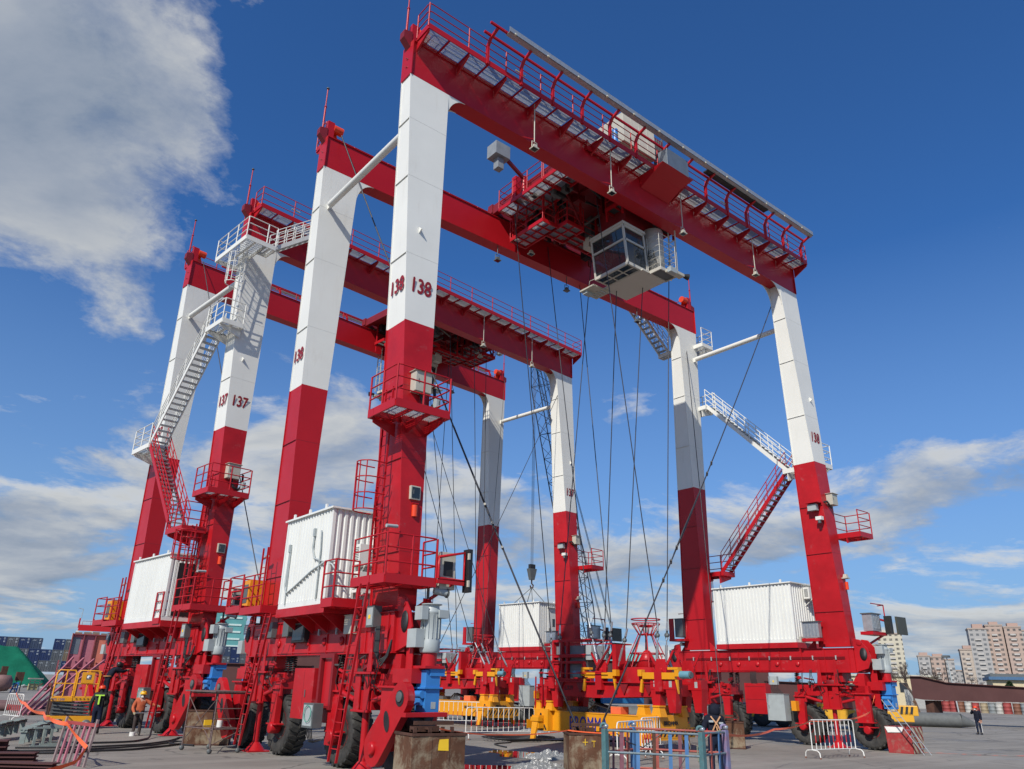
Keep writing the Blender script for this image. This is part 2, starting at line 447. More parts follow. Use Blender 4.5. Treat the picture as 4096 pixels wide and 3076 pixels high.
def ac_unit(parent, x0, x1, y, z0, z1):
    """outdoor air conditioner, fan facing -y"""
    b = MB(); b.box(x0, x1, y, y+.32, z0, z1, WHT2)
    cx = x0+(x1-x0)*0.62; cz = (z0+z1)/2; r = min((x1-x0)*0.35, (z1-z0)*0.42)
    b.lathe([(r, -.012), (r+.02, -.004), (r+.02, 0.002), (r, .002)], (cx, y-.003, cz), 1, 24, GREYP)
    b.lathe([(0.0, -.004), (r, -.004), (r, .001), (0.0, .001)], (cx, y-.004, cz), 1, 24, DGREY)
    for i in range(10):
        t = 2*PI*i/10; b.beam((cx+.05*math.cos(t), y-.016, cz+.05*math.sin(t)), (cx+r*math.cos(t+.35), y-.016, cz+r*math.sin(t+.35)), 0.012, 0.006, ALU)
    for rr in (.06, r*.45, r*.72, r*.95): b.path([(cx+rr*math.cos(2*PI*k/20), y-.018, cz+rr*math.sin(2*PI*k/20)) for k in range(20)], 0.005, ALU, 4, True)
    for k in range(9):
        z = z0+.1+(z1-z0-.2)*k/8; b.box(x0-.006, x0+.001, y+.06, y+.26, z-.012, z+.012, DGREY)
    for k in (0.2, 0.8):
        xx = x0+(x1-x0)*k; b.box(xx-.02, xx+.02, y-.03, y+.40, z0-.05, z0-.003, WHT); b.beam((xx, y, z0-.05), (xx, y+.38, z0-.33), .03, .03, WHT)
    return b.build('air_conditioner', parent, 0.006)

def house(root, x0, x1, y0, y1, z0, z1, side, ac=1, conduit=False, door=False, dark=False):
    """white corrugated electrical house standing on the sill"""
    b = MB(); d = 0.045
    def corr(u0, u1, put, per=0.19):
        n = int((u1-u0)/per); pts = []
        for i in range(n):
            a = u0+(u1-u0)*i/n; s = (u1-u0)/n
            pts += [(a, 0), (a+s*.40, 0), (a+s*.52, d), (a+s*.88, d)]
        pts.append((u1, 0)); vs = []; fs = []
        for i, (u, w) in enumerate(pts): vs += [put(u, w, z0+.16), put(u, w, z1-.05)]
        for i in range(len(pts)-1): fs.append((2*i, 2*i+2, 2*i+3, 2*i+1))
        b.add(vs, fs, WHT2)
    corr(y0, y1, lambda u, w, z: (x0+w, u, z)); corr(y0, y1, lambda u, w, z: (x1-w, u, z))
    corr(x0, x1, lambda u, w, z: (u, y0+w, z)); corr(x0, x1, lambda u, w, z: (u, y1-w, z))
    b.box(x0+.003, x1-.003, y0+.003, y1-.003, z0, z0+.165, WHT2)
    for X in (x0, x1-.09):
        for Y in (y0, y1-.09): b.box(X-.004, X+.094, Y-.004, Y+.094, z0+.16, z1-.05, WHT2)
    b.box(x0-.07, x1+.07, y0-.07, y1+.07, z1-.055, z1, WHT2)
    o = b.build('electrical_house', root, 0.0)
    l = MB()
    for k in range(3):
        Y = y0+.5+(y1-y0-1)*k/2
        for X in (x0-.03, x1-.02): l.box(X, X+.05, Y-.05, Y+.05, z1, z1+.14, WHT2)
    l.build('lifting_lug', o)
    wx = x0+.35
    if ac >= 2:
        ac_unit(o, wx+.45, wx+1.4, y0-.36, z0+1.15, z0+1.75); ac_unit(o, wx+.45, wx+1.4, y0-.36, z0+.35, z0+.95)
    elif ac == 1:
        ac_unit(o, x0+1.05, x0+1.9, y0-.36, z1-.75, z1-.2)
    if door:
        q = MB(); q.box(x1-1.15, x1-.3, y0-.02, y0+.01, z0+.25, z1-.35, WHT2)
        q.box(x1-1.25, x1-.2, y0-.15, y0, z1-.33, z1-.30, WHT2); q.box(x1-.75, x1-.5, y0-.028, y0-.018, z0+1.3, z0+1.8, GLS)
        q.box(x1-1.08, x1-1.04, y0-.06, y0-.02, z0+1.0, z0+1.2, DGREY); q.build('door', o)
    if dark:
        q = MB(); q.box(x0+.35, x0+1.3, y0-.012, y0-.004, z0+.2, z1-.4, BLK); q.box(x0+.30, x0+.35, y0-.03, y0, z0+.2, z1-.38, WHT2); q.box(x0+1.3, x0+1.35, y0-.03, y0, z0+.2, z1-.38, WHT2); q.build('doorway', o)
    if conduit:
        q = MB(); xx = x0-.03
        q.path([(xx, y0+.55, z0+.15), (xx, y0+.55, z0+1.6), (xx-.02, y0+.57, z0+2.15)], .022, GREYP, 6)
        q.path([(xx, y1-.55, z0+.10), (xx, y1-.55, z0+1.9)], .018, GREYP, 6)
        pts = [(xx, y1-.5, z0+1.75), (xx, y1-.42, z0+.7), (xx, y1-.6, z0+.45), (xx, y1-1.1, z0+.6), (xx, y0+1.0, z0+1.0), (xx, y0+.1, z0+1.2), (xx+.2, y0-.15, z0+1.2)]
        q.path(pts, .032, GREYP, 6); q.path([(xx, y0+1.05, z0+2.1), (xx, y0+1.1, z0+1.7), (xx, y0+.9, z0+1.35), (xx+.1, y0-.1, z0+1.1), (xx+.3, y0-.2, z0+.8)], .03, GREYP, 6)
        for (Y, Z) in ((y1-.5, 1.85), (y0+1.05, 2.15)):
            q.box(xx-.05, xx+.03, Y-.05, Y+.05, z0+Z-.12, z0+Z+.12, GREYP)
        q.build('conduit', o)
    return o

def platform(root, side, row, x0, x1, y0, y1, z, rails, m=RED, hole=None, name='platform', depth=.14):
    """x,y already in crane coordinates"""
    b = MB()
    for (a, c) in (((x0, y0), (x1, y0)), ((x1, y0), (x1, y1)), ((x1, y1), (x0, y1)), ((x0, y1), (x0, y0))):
        b.beam((*a, z-depth/2), (*c, z-depth/2), .05, depth+.10, m)
    n = max(1, int((x1-x0)/.9))
    for i in range(1, n+1):
        x = x0+(x1-x0)*i/(n+1); b.box(x-.03, x+.03, y0, y1, z-.17, z-.06, m)
    o = b.build(name, root)
    g = MB(); grating(g, x0+.03, x1-.03, y0+.03, y1-.03, z+.01, step=.06); g.build('grating', o)
    r = MB()
    for seg in rails: rail(r, [(x, y, z) for x, y in seg], m=m, post_every=1.0)
    r.build('railing', o)
    return o

def stair(root, p, q, w, side_dir, m, name='stair_flight'):
    """p low, q high (points on the centre line); treads, two stringers, two hand rails"""
    p = Vector(p); q = Vector(q); s = Vector(side_dir)*w/2; b = MB()
    for k in (-1, 1):
        b.beam(p+s*k, q+s*k, .05, .20, m)
    o = b.build(name, root); t = MB(); n = int((q.z-p.z)/.235)
    d = (q-p); hd = Vector((d.x, d.y, 0)).normalized()
    for i in range(n):
        c = p.lerp(q, (i+.5)/n); t.beam(c-s*.95-hd*.0, c+s*.95, .24, .035, GALV)
    t.build('tread', o)
    r = MB()
    for k in (-1, 1):
        for h in (.45, .75, 1.05): r.path([p+s*k+Vector((0, 0, h)), q+s*k+Vector((0, 0, h))], .022, m, 5)
        for i in range(8):
            c = p.lerp(q, i/7)+s*k; r.tube(c, c+Vector((0, 0, 1.05)), .025, m, 5)
    r.build('handrail', o)
    return o

SEAM = mat('seam_grey', (.56, .55, .50), .5)
NUMR = mat('number_red', (.26, .008, .014), .5)
def crane(mtx, num, label, opt):
    root = empty('gantry_crane', mtx=mtx, label=label, cat='gantry crane', group='red and white rubber tyred gantry cranes')
    gz = opt['gz']
    for side in (0, 1):
        def zz(z): return ZS0-(ZS0-z)*(ZS0-gz[side])/ZS0
        ox = -1 if side == 0 else 1
        # ---------------- legs
        for row in (0, 1):
            b = MB()
            for z0, z1, m in ((ZS1-.02, ZRW, REDW if (row == 0) else RED), (ZRW, ZG0, WHT)):
                def ring(z, e=0.0, yy=None):
                    a0, a1, c0, c1 = leg_rect(z); 
                    if yy is not None: c0, c1 = ((c0-.005, c0+.02) if yy == 0 else (c1-.02, c1+.005))
                    return [(sx(a, side), sy(c, row), z) for a, c in ((a0-e, c0), (a1+e, c0), (a1+e, c1), (a0-e, c1))]
                b.hexa(ring(z0), ring(z1), m)
                for yy in (0, 1): b.hexa(ring(z0, .035, yy), ring(z1, .035, yy), m)
            o = b.build('leg', root)
            # curved gussets under the girder
            h = MB(); xi = leg_rect(ZG0)[1]
            arc = [(xi+.80*(1-math.cos(t*PI/2/8)), ZG0-1.15+1.15*math.sin(t*PI/2/8)) for t in range(9)]
            poly = [(xi, ZG0-1.15)]+arc[1:]+[(xi, ZG0)]
            poly = [(sx(u, side), v) for u, v in poly]
            for (ya, yb) in ((.48, .505), (1.10, 1.125)): h.prism(poly, 1, sy(ya, row), sy(yb, row), WHT)
            h.build('gusset', o)
            # crane number
            for face in opt['nums'].get((side, row), ''):
                t = text_mb(num, .72, NUMR, .002, .020, 1.0)
                if face == 'y': M = Matrix.Translation((sx(0, side)+(.14 if not side else -.93), sy(-.066-.0 if row == 0 else 1.2, row)-.0, 13.95))
                else: M = Matrix.Translation((leg_rect(14.2)[0]-.042, sy(.16, row)+(0.87 if row == 0 else .07), 13.98)) @ FACE_X
                if face == 'y':
                    M = Matrix.Translation((sx(0, side)+(.08 if not side else -.98), leg_rect(13.92)[2]-.012, 13.92)) @ Matrix.Rotation(math.atan(.048), 4, 'X') @ Matrix.Diagonal((.76, 1, 1, 1))
                else:
                    M = M @ Matrix.Diagonal((.80, 1, 1, 1))
                t.xf(M).build('number', o)
            k = MB(); z = 16.2; a0, a1, c0, c1 = leg_rect(z)
            k.prism([(sy(c0, row), z), (sy(c0-.16 if 1 else 0, row), z+.1), (sy(c0, row), z+.25)], 0, sx(a0+.45, side)-.02, sx(a0+.45, side)+.02, WHT); k.build('lifting_eye', o)
        # ---------------- sill
        s = MB(); xa, xb = sx(0, side), sx(1.0, side); xa, xb = min(xa, xb), max(xa, xb)
        s.box(xa, xb, -.62, WT+.62, ZS0, ZS1-.13, REDW)
        s.box(xa-.04, xb+.04, -.66, WT+.66, ZS1-.13, ZS1-.09, REDW); s.box(xa-.04, xb+.04, -.66, WT+.66, ZS0-.03, ZS0, REDW)
        for row in (0, 1):
            for t in (-.45, 1.25): s.prism([(sy(t-.0, row), ZS1-.09), (sy(t+(.5 if t > 0 else -.0), row), ZS1-.09), (sy(t, row), ZS1+.35)], 0, xa+.2, xa+.23, REDW)
            # rounded end head with man hole
            yc = sy(-.62, row); dy = -1 if row == 0 else 1
            poly = [(yc, ZS0+.0), (yc+dy*.55, ZS0+.15), (yc+dy*.75, ZS0+.6), (yc+dy*.62, ZS0+1.0), (yc+dy*.3, ZS1+.25), (yc, ZS1+.3)]
            s.prism(poly, 0, xa+.08, xa+.14, REDW); s.prism(poly, 0, xb-.14, xb-.08, REDW)
            s.box(xa+.14, xb-.14, min(yc, yc+dy*.35), max(yc, yc+dy*.35), ZS0, ZS1-.2, REDD)
            s.lathe([(.0, 0), (.13, 0), (.13, .10), (.0, .10)], (xa+.05, yc+dy*.28, ZS1+.12), 0, 16, REDW)
        sill = s.build('sill_beam', root, .008)
        for row in (0, 1):
            q = MB(); yc = sy(-.62, row); dy = -1 if row == 0 else 1
            q.lathe([(.0, -.012), (.17, -.012), (.17, .0), (.0, .0)], (xa+.07, yc+dy*.42, ZS0+.75), 0, 20, BLK)
            q.v = [(v[0], v[1], ZS0+.75+(v[2]-ZS0-.75)*1.6) for v in q.v]; q.build('manhole', sill)
        # ribs, cable clips and pipe run on the sill web
        q = MB(); xw = xa if side == 0 else xa
        for zc in (3.52, 3.56, 3.60): q.tube((xw-.03, -.2, zc), (xw-.03, WT+.2, zc), .012, REDD, 5)
        for k in range(8): q.box(xw-.06, xw, .2+k*1.15, .25+k*1.15, 3.48, 3.66, GREYP)
        q.build('pipe_run', sill)
        # shelf brackets below the house
        hx0, hx1, hy0, hy1 = opt['house'][side]
        q = MB(); q.box(min(hx0, hx1)-.02, max(hx0, hx1)+.02, hy0-.05, hy1+.05, ZS1-.05, 4.27, REDW)
        if side == 0:
            for k in range(4):
                Y = hy0+.2+(hy1-hy0-.4)*k/3; q.prism([(0.0, ZS1-.06), (hx0+.05, ZS1-.06), (0.0, ZS1-.55)], 1, Y-.02, Y+.02, REDW)
        q.build('house_shelf', sill)
        house(root, hx0, hx1, hy0, hy1, 4.27, 7.1 if side else 7.08, side, **opt['houseopt'][side])
        # ---------------- bogies
        for row in (0, 1):
            yc = sy(.72, row)
            bg = empty('bogie', (0, 0, 0)); bg.parent = root
            q = MB()
            q.box(xa+.1, xb-.1, yc-.62, yc+.62, zz(2.55), ZS0-.03, REDW)                    # swivel table
            q.lathe([(.0, 0), (.52, 0), (.52, .22), (.0, .22)], ((xa+xb)/2, yc, zz(2.42)), 2, 28, REDD)
            q.box(xa+.12, xb-.12, yc-1.72, yc+1.72, zz(1.98), zz(2.42), REDW)                # balance beam
            q.box(xa+.02, xb-.02, yc-.45, yc+.45, zz(1.52), zz(2.0), REDW)
            for X in (xa+.0, xb-.04):
                for t in (-.42, .38): q.prism([(yc+t-.10, zz(2.46)), (yc+t+.16, zz(2.46)), (yc+t+.03, zz(3.45)), (yc+t-.02, zz(3.45))], 0, X-.10, X-.07, REDW)
                q.box(X-.12, X+.10, yc-.70, yc+.70, zz(2.40), zz(2.46), REDW)
                q.box(X-.05, X+.0, yc-.40, yc-.12, zz(1.50), zz(2.40), REDW); q.box(X-.05, X+.0, yc+.12, yc+.40, zz(1.50), zz(2.40), REDW)
                q.box(X-.10, X+.05, yc-.45, yc+.45, zz(1.46), zz(1.52), REDW)
            for k in (-1, 1): q.tube(((xa+.05), yc+k*.5, zz(1.75)), (xa+.05, yc+k*1.25, zz(1.92)), .07, REDW, 8)
            q.build('balance_beam', bg, .01)
            q = MB()                                                                          # jack stand between the wheels
            cx = (xa+xb)/2-.35
            zb = gz[side]
            q.tube((cx, yc, zb+.25), (cx, yc, zz(1.5)), .10, REDW, 12); q.tube((cx, yc, zb+.02), (cx, yc, zb+.28), .34, REDW, 12, .12)
            q.box(cx-.36, cx+.36, yc-.36, yc+.36, zb, zb+.04, REDW); q.build('jack_stand', bg)
            for wy in (-1.52, 1.55):
                Y = yc+wy*(1 if row == 0 else 1); hz = gz[side]+.88; cx = (xa+xb)/2
                wheel(root, cx, Y, hz, side)
                q = MB()
                for k in (-1, 1):                                                             # fork plates
                    X = cx+k*.44
                    q.box(X-.06 if k < 0 else X-.02, X+.02 if k < 0 else X+.06, Y-.30, Y+.30, zz(1.72), zz(1.98), REDW)
                    q.hexa([(X-.10, Y-.15, hz-.05), (X+.10, Y-.15, hz-.05), (X+.10, Y+.18, hz-.05), (X-.10, Y+.18, hz-.05)], [(X-.10, Y-.20, zz(1.80)), (X+.10, Y-.20, zz(1.80)), (X+.10, Y+.24, zz(1.80)), (X-.10, Y+.24, zz(1.80))], REDW)
                    q.box(X-.14, X+.14, Y-.40, Y+.36, hz-.0, hz+.045, REDW)
                    q.lathe([(.0, -.17), (.15, -.17), (.17, -.13), (.17, .13), (.15, .17), (.0, .17)], (X, Y, hz-.09), 0, 18, REDW)
                    q.box(X-.13, X+.13, Y-.27, Y+.31, zz(1.92), zz(1.97), REDW)
                q.box(cx-.5, cx+.5, Y-.28, Y+.28, zz(1.93), zz(2.12), REDW)
                q.build('fork', bg, .01)
        # springs between sill and bogies, cabinets in the middle
        q = MB()
        for Y in (2.45, 5.80, 6.15):
            pts = [(xa+.22+.10*math.cos(t*.9), Y+.10*math.sin(t*.9), zz(2.45)+.5*t/50*1.0) for t in range(51)]; q.path(pts, .022, BLK, 5)
            q.tube((xa+.22, Y, zz(2.35)), (xa+.22, Y, zz(2.95)), .035, REDD, 8)
        q.build('buffer_spring', sill)
        q = MB(); c = (xa-.22) if side == 0 else xa
        if side == 0:
            q.box(-.18, .35, 3.4, 4.75, 1.15, 2.55, REDW); q.box(-.185, -.175, 4.03, 4.05, 1.2, 2.5, REDD); q.box(-.21, -.18, 3.85, 3.88, 1.75, 1.95, DGREY)
            q.build('red_cabinet', root, .01)
            q = MB()
            for (Y0, Y1, Z0, Z1) in ((3.14, 3.26, 1.45, 2.95), (2.35, 2.47, 1.45, 2.95), (2.47, 3.14, 2.83, 2.95), (2.47, 3.14, 1.45, 1.55)): q.box(-.12, .02, Y0, Y1, Z0, Z1, REDD)
            q.box(-.02, .3, 2.5, 3.1, 1.1, 2.8, RED); q.box(-.05, .5, 2.3, 2.6, .55, 1.5, REDW); q.build('frame_post', root)
            q = MB(); q.box(-.55, -.25, 2.45, 3.10, .98, 1.62, DGREY); q.box(-.56, -.55, 2.50, 3.05, 1.03, 1.57, GREYP); g = q.build('control_box', root, .01)
            w_ = MB(); random.seed(3)
            w_.path([(-.6, 2.7+.22*math.cos(t*.7)+.02*math.sin(t), 1.35+.22*math.sin(t*.7)) for t in range(22)], .008, mat('green_wire', (.06, .28, .2), .5), 4)
            for k in range(4): w_.path([(-.5, 2.55+.1*k, 1.0), (-.5, 2.5+.1*k, .8), (-.4, 2.6+.08*k, .62), (-.2, 2.4, .7)], .016, BLK, 5)
            w_.build('wiring', g)
            if opt.get('screen'):
                q = MB(); q.box(-.20, -.02, 4.35, 5.25, 3.30, 3.86, BLK); q.box(-.215, -.20, 4.42, 5.18, 3.36, 3.80, GLS)
                q.box(-.23, -.0, 4.30, 5.30, 3.84, 3.87, DGREY); q.build('lamp_box', root, .01)
            q = MB(); q.box(-.25, .0, .05, .45, 3.58, 4.14, DGREY); q.box(-.26, -.25, .10, .40, 3.63, 4.09, GREYP); q.box(-.27, -.258, .2, .3, 3.8, 3.9, YELS); q.build('switch_box', root, .01)
            q = MB(); q.box(-.22, .0, 1.35, 1.75, 3.45, 3.95, CREAM); q.box(-.24, .02, 1.33, 1.77, 3.95, 3.97, CREAM); q.build('switch_box', root, .01)
            q = MB()
            for k in range(4): q.path([(-.2, -.1-.05*k, 3.6), (-.24, -.15-.06*k, 2.95-.05*k), (-.2, -.3-.05*k, 2.72-.04*k), (-.1, -.5-.03*k, 2.85), (-.02, -.6, 3.25)], .025, BLK, 6)
            q.build('hose', root)
            for Y in (5.6, 6.9):
                q = MB(); q.box(-.2, .0, Y, Y+.42, 3.5, 4.0, DGREY); q.build('switch_box', root, .01)
        else:
            q.box(xa-.05, xa+.4, 4.05, 5.25, zz(1.15), zz(2.45), REDW)
            for (z_) in (1.75, 2.3): q.box(xa-.06, xa-.045, 4.1, 5.2, zz(z_), zz(z_)+.02, REDD)
            q.build('red_cabinet', root, .01)
            q = MB(); q.box(xa-.35, xa+.12, 2.92, 3.86, zz(.92), zz(2.0), GREYP); q.box(xa-.37, xa+.14, 2.90, 3.88, zz(2.0), zz(2.02), GREYP); q.box(xa-.365, xa-.35, 3.74, 3.76, zz(1.4), zz(1.55), DGREY); q.build('control_cabinet', root, .012)
            q = MB(); q.box(xa-.12, xa+.05, 3.35, 3.8, zz(2.4), zz(2.75), GREYP); q.box(xa-.125, xa-.12, 3.5, 3.58, zz(2.5), zz(2.58), YELS); q.build('switch_box', root, .01)
            q = MB()
            for k in range(5): q.path([(xa-.06, 3.36+.09*k, zz(2.42)), (xa-.10, 3.34+.09*k, zz(2.25)), (xa-.06, 3.2+.11*k, zz(2.1)), (xa-.02, 3.1+.1*k, zz(2.0))], .018, BLK, 5)
            for k in range(6): q.path([(xa-.06, 4.5+.06*k, 2.95), (xa-.12, 4.5+.06*k, zz(2.65)), (xa-.04, 4.5+.06*k, zz(2.42))], .018, BLK, 5)
            for Y in (.2, 1.5, 7.2, 8.4):
                for k in range(3): q.path([(xa-.05, Y+.05*k, 3.05), (xa-.11, Y+.05*k, 2.8), (xa-.10, Y+.12*k-.1, 2.5), (xa+.0, Y+.2*k-.2, 2.25)], .014, BLK, 5)
            q.build('hose', root)
            q = MB(); q.box(xa-.30, xa-.05, 2.35, 2.6, zz(1.35), zz(1.75), ORG); q.build('orange_box', root)
        # ---------------- travel drives on the outer ends
        for row in (0, 1):
            d = empty('travel_drive', (0, 0, 0)); d.parent = root
            dy = -1 if row == 0 else 1; Y = sy(-1.55, row); X = (xa+xb)/2+.05 if side == 0 else xb-.15
            q = MB()
            q.lathe([(.0, 0), (.24, 0), (.26, .05), (.26, .28), (.245, .32), (.245, .95), (.26, .97), (.26, 1.02), (.20, 1.1), (.20, 1.16), (.27, 1.18), (.27, 1.20), (.0, 1.20)], (X, Y, 2.93), 2, 24, GREYP)
            for k in range(16):
                t = 2*PI*k/16; q.beam((X+.255*math.cos(t), Y+.255*math.sin(t), 3.27), (X+.255*math.cos(t), Y+.255*math.sin(t), 3.86), .012, .03, GREYP, up=(math.cos(t), math.sin(t), 0))
            q.box(X-.42, X-.22, Y-.2, Y+.14, 3.72, 4.06, GREYP); q.box(X-.50, X-.24, Y-.10, Y+.32, 3.05, 3.5, GREYP); q.box(X+.05, X+.35, Y-.3, Y-.05, 3.78, 3.98, GREYP)
            q.tube((X-.2, Y, 3.8), (X-.3, Y-.05, 3.2), .02, BLK, 5)
            q.build('motor', d, .012)
            q = MB(); q.tube((X, Y, 2.60), (X, Y, 2.94), .20, REDW, 16); q.box(X-.30, X+.30, Y-.30, Y+.30, 2.55, 2.62, REDW)
            q.box(X-.5, X+.25, min(Y, Y-dy*.9), max(Y, Y-dy*.9), 2.20, 2.55, REDW)
            for k in (-.35, .1): q.box(X+k, X+k+.04, min(Y-dy*.25, Y-dy*.55), max(Y-dy*.25, Y-dy*.55), 1.3, 3.5, REDW)
            q.build('motor_bracket', d, .008)
            q = MB(); q.box(X-.20, X+.22, Y-.22, Y+.22, zz(1.55), 2.52, BLU); q.box(X-.10, X+.34, Y-.25, Y+.2, 2.38, 2.62, BLU); q.box(X-.26, X+.28, Y-.27, Y+.27, zz(2.08), zz(2.12), BLU)
            q.tube((X+.1, Y, 2.62), (X+.1, Y, 2.76), .08, BLU, 10); q.box(X-.3, X-.19, Y-.14, Y+.14, zz(1.7), zz(2.0), BLU); q.tube((X-.26, Y-.2, zz(1.95)), (X-.26, Y+.2, zz(1.95)), .09, BLU, 12)
            q.box(X-.02, X+.12, Y-.226, Y-.22, zz(1.62), zz(1.78), GREYP); q.build('gearbox', d, .015)
            # chain case arm down to the wheel hub
            q = MB(); Yh = sy(-.72, row); hz = gz[side]+.74; Ya = Y+dy*.30; Za = zz(1.88); xo = -.42
            def arc2(cy, cz, r, a0, a1, n=10): return [(cy+r*math.cos(a0+(a1-a0)*i/n), cz+r*math.sin(a0+(a1-a0)*i/n)) for i in range(n+1)]
            th = math.atan2(Za-hz, Ya-Yh)
            poly = arc2(Ya, Za, .36, th-PI/2, th+PI/2)+arc2(Yh, hz-.03, .42, th+PI/2, th+3*PI/2)
            if side == 0:
                q.prism(poly, 0, xo-.0, xo+.20, REDW)
                inner = [(Yh+(u-Yh)*.62+(Ya-Yh)*.19, hz+(v-hz)*.55+(Za-hz)*.24) for u, v in poly]
                q.prism([(Ya+(u-Ya)*.62, Za+(v-Za)*.62) for u, v in arc2(Ya, Za-.02, .30, 0, 2*PI*.95, 14)], 0, xo-.014, xo-.002, BLK); mx_, mz_ = (Ya*.52+Yh*.48), (Za*.52+hz*.48); q.prism([(mx_+.13*math.cos(a)+.05*math.sin(a), mz_+.24*math.sin(a)) for a in [2*PI*k/14 for k in range(14)]], 0, xo-.014, xo-.002, BLK); q.lathe([(.0, -.09), (.13, -.09), (.16, -.05), (.16, .02), (.0, .02)], (xo-.0, Yh, hz-.04), 0, 18, REDW)  # black patches painted on for the dark inside the case's holes
                q.lathe([(.0, -.03), (.12, -.03), (.12, .02), (.0, .02)], (xo-.012, Ya, Za+.02), 0, 18, DGREY)
                q.build('chain_case', d, .01)
                q = MB(); q.box(xo-.05, xo+1.15, Ya-.10+dy*.28, Ya+.10+dy*.28, zz(1.46), zz(1.56), REDW); q.build('bumper_bar', d, .006)
        # frame round the driven wheels, small fittings, pipes and stains
        random.seed(31+side*7)
        for row in (0, 1):
            q = MB(); Y = sy(-.80, row)
            q.box(xa-.12, xa+.05, Y-.30, Y+.36, zz(1.02), zz(2.10), REDW); q.box(xb-.05, xb+.16, Y-.36, Y+.40, zz(1.02), zz(2.10), REDW)
            q.box(xa-.20, xa+.10, Y-.42, Y+.46, zz(2.08), zz(2.13), REDW); q.box(xa-.20, xa+.10, Y-.40, Y+.44, zz(1.0), zz(1.04), REDW)
            q.hexa([(xa+.12, Y-.05, zz(1.95)), (xb-.12, Y-.05, zz(1.95)), (xb-.12, Y+.9, zz(1.95)), (xa+.12, Y+.9, zz(1.95))] if row == 0 else [(xa+.12, Y-.9, zz(1.95)), (xb-.12, Y-.9, zz(1.95)), (xb-.12, Y+.05, zz(1.95)), (xa+.12, Y+.05, zz(1.95))], [(xa+.12, Y-.1, zz(2.9)), (xb-.12, Y-.1, zz(2.9)), (xb-.12, Y+.2, zz(2.9)), (xa+.12, Y+.2, zz(2.9))], REDW)
            q.build('drive_frame', root, .012)
            q = MB()
            for k in range(16):
                y = sy(random.uniform(-.4, 2.6), row); z = zz(random.uniform(1.9, 2.85)); w_, h_ = random.uniform(.05, .18), random.uniform(.04, .16)
                q.box(xa-.02, xa+.12, y-w_/2, y+w_/2, z-h_/2, z+h_/2, random.choice([REDW, REDW, REDD, REDD, DGREY]))
            for k in range(7):
                y = sy(random.uniform(-.3, 2.4), row); z = zz(random.uniform(2.0, 2.8))
                q.tube((xa-.06, y, z), (xa-.06, y+random.choice((-1, 1))*random.uniform(.2, .5), z+random.uniform(-.1, .1)), random.uniform(.02, .045), random.choice([REDW, REDD, STEEL]), 8)
            q.build('fitting', root)
            q = MB()
            for k in range(6):
                y = sy(random.uniform(-.5, 2.2), row); q.path([(xa-.04, y, zz(2.9)), (xa-.09, y+.05, zz(2.5)), (xa-.10, y+random.uniform(-.3, .3), zz(2.2)), (xa+.0, y+random.uniform(-.5, .5), zz(1.9))], .013, BLK, 5)
            q.build('cable_drop', root)
            q = MB()
            for y in (.35, 1.09):
                for t in range(6): q.tube((xa-.10, sy(y, row), zz(2.52+.06*t)), (xa-.07, sy(y, row), zz(2.52+.06*t)), .012, DGREY, 5)
            q.build('bolt_row', root)
        q = MB(); q.box(xa-.03, xa, 2.0, 6.6, ZS0+.04, ZS0+.09, REDW)
        for k in range(9): y = -.4+k*1.17; q.box(xa-.035, xa, y, y+.02, ZS0, ZS1-.13, REDW)
        for k in range(5): q.lathe([(0, -.05), (.10, -.05), (.12, 0), (0, 0)], (xa, 2.2+1.1*k, ZS0+.35), 0, 14, REDW)
        q.build('web_rib', sill)
        for row in (0, 1):
            q = MB()
            for z in (5.6, 8.3, 10.6, 15.3, 18.4, 20.9):
                a0, a1, c0, c1 = leg_rect(z); m = REDD if z < ZRW else SEAM
                q.box(min(sx(a0-.037, side), sx(a1+.037, side)), max(sx(a0-.037, side), sx(a1+.037, side)), min(sy(c0-.007, row), sy(c1+.007, row)), max(sy(c0-.007, row), sy(c1+.007, row)), z, z+.012, m)
            q.build('weld_seam', root)
        # tie tube between the legs
        q = MB(); x = sx(.12, side); q.tube((x, 1.35, 21.0), (x, WT-1.35, 21.0), .14, WHT, 16)
        for Y, k in ((1.12, 1), (WT-1.12, -1)): q.box(x-.03, x+.03, min(Y, Y+k*.55), max(Y, Y+k*.55), 20.86, 21.14, WHT)
        q.build('tie_tube', root)
    # ---------------- girders
    for row in (0, 1):
        b = MB(); y0, y1 = sy(.485, row), sy(1.12, row); y0, y1 = min(y0, y1), max(y0, y1)
        b.box(-.28, L+.28, y0+.02, y1-.02, ZG0+.02, ZG1-.02, RED)
        b.box(-.32, L+.32, y0-.03, y1+.03, ZG1-.02, ZG1+.01, RED); b.box(-.32, L+.32, y0-.01, y1+.01, ZG0, ZG0+.02, RED)
        for x in (-.32, L+.29): b.box(x, x+.03, y0-.05, y1+.05, ZG0+.005, ZG1-.022, RED)
        g = b.build('girder', root)
        r = MB(); yr = (y0+y1)/2; r.box(.2, L-.2, yr-.03, yr+.03, ZG1+.01, ZG1+.13, DGREY); r.build('trolley_rail', g)
        # end posts with winch sheave and thin mast
        for x in (-.28, L+.28):
            k = -1 if x < 1 else 1; q = MB()
            q.box(min(x, x-k*.32), max(x, x-k*.32), yr-.12, yr+.12, ZG1+.012, ZG1+1.0, RED); q.prism([(x, ZG1-.25), (x+k*.35, ZG1+.12), (x+k*.35, ZG1+.45), (x, ZG1+.55)], 1, yr-.15, yr+.15, REDD)
            q.tube((x-k*.75, yr-.0, ZG1+.75), (x-k*.32, yr, ZG1+.75), .20, ORR, 14); q.prism([(x-k*.3, ZG1+.02), (x-k*.75, ZG1+.02), (x-k*.45, ZG1+.95), (x-k*.3, ZG1+.95)], 1, yr+.14, yr+.17, ORR)
            q.build('end_post', g)
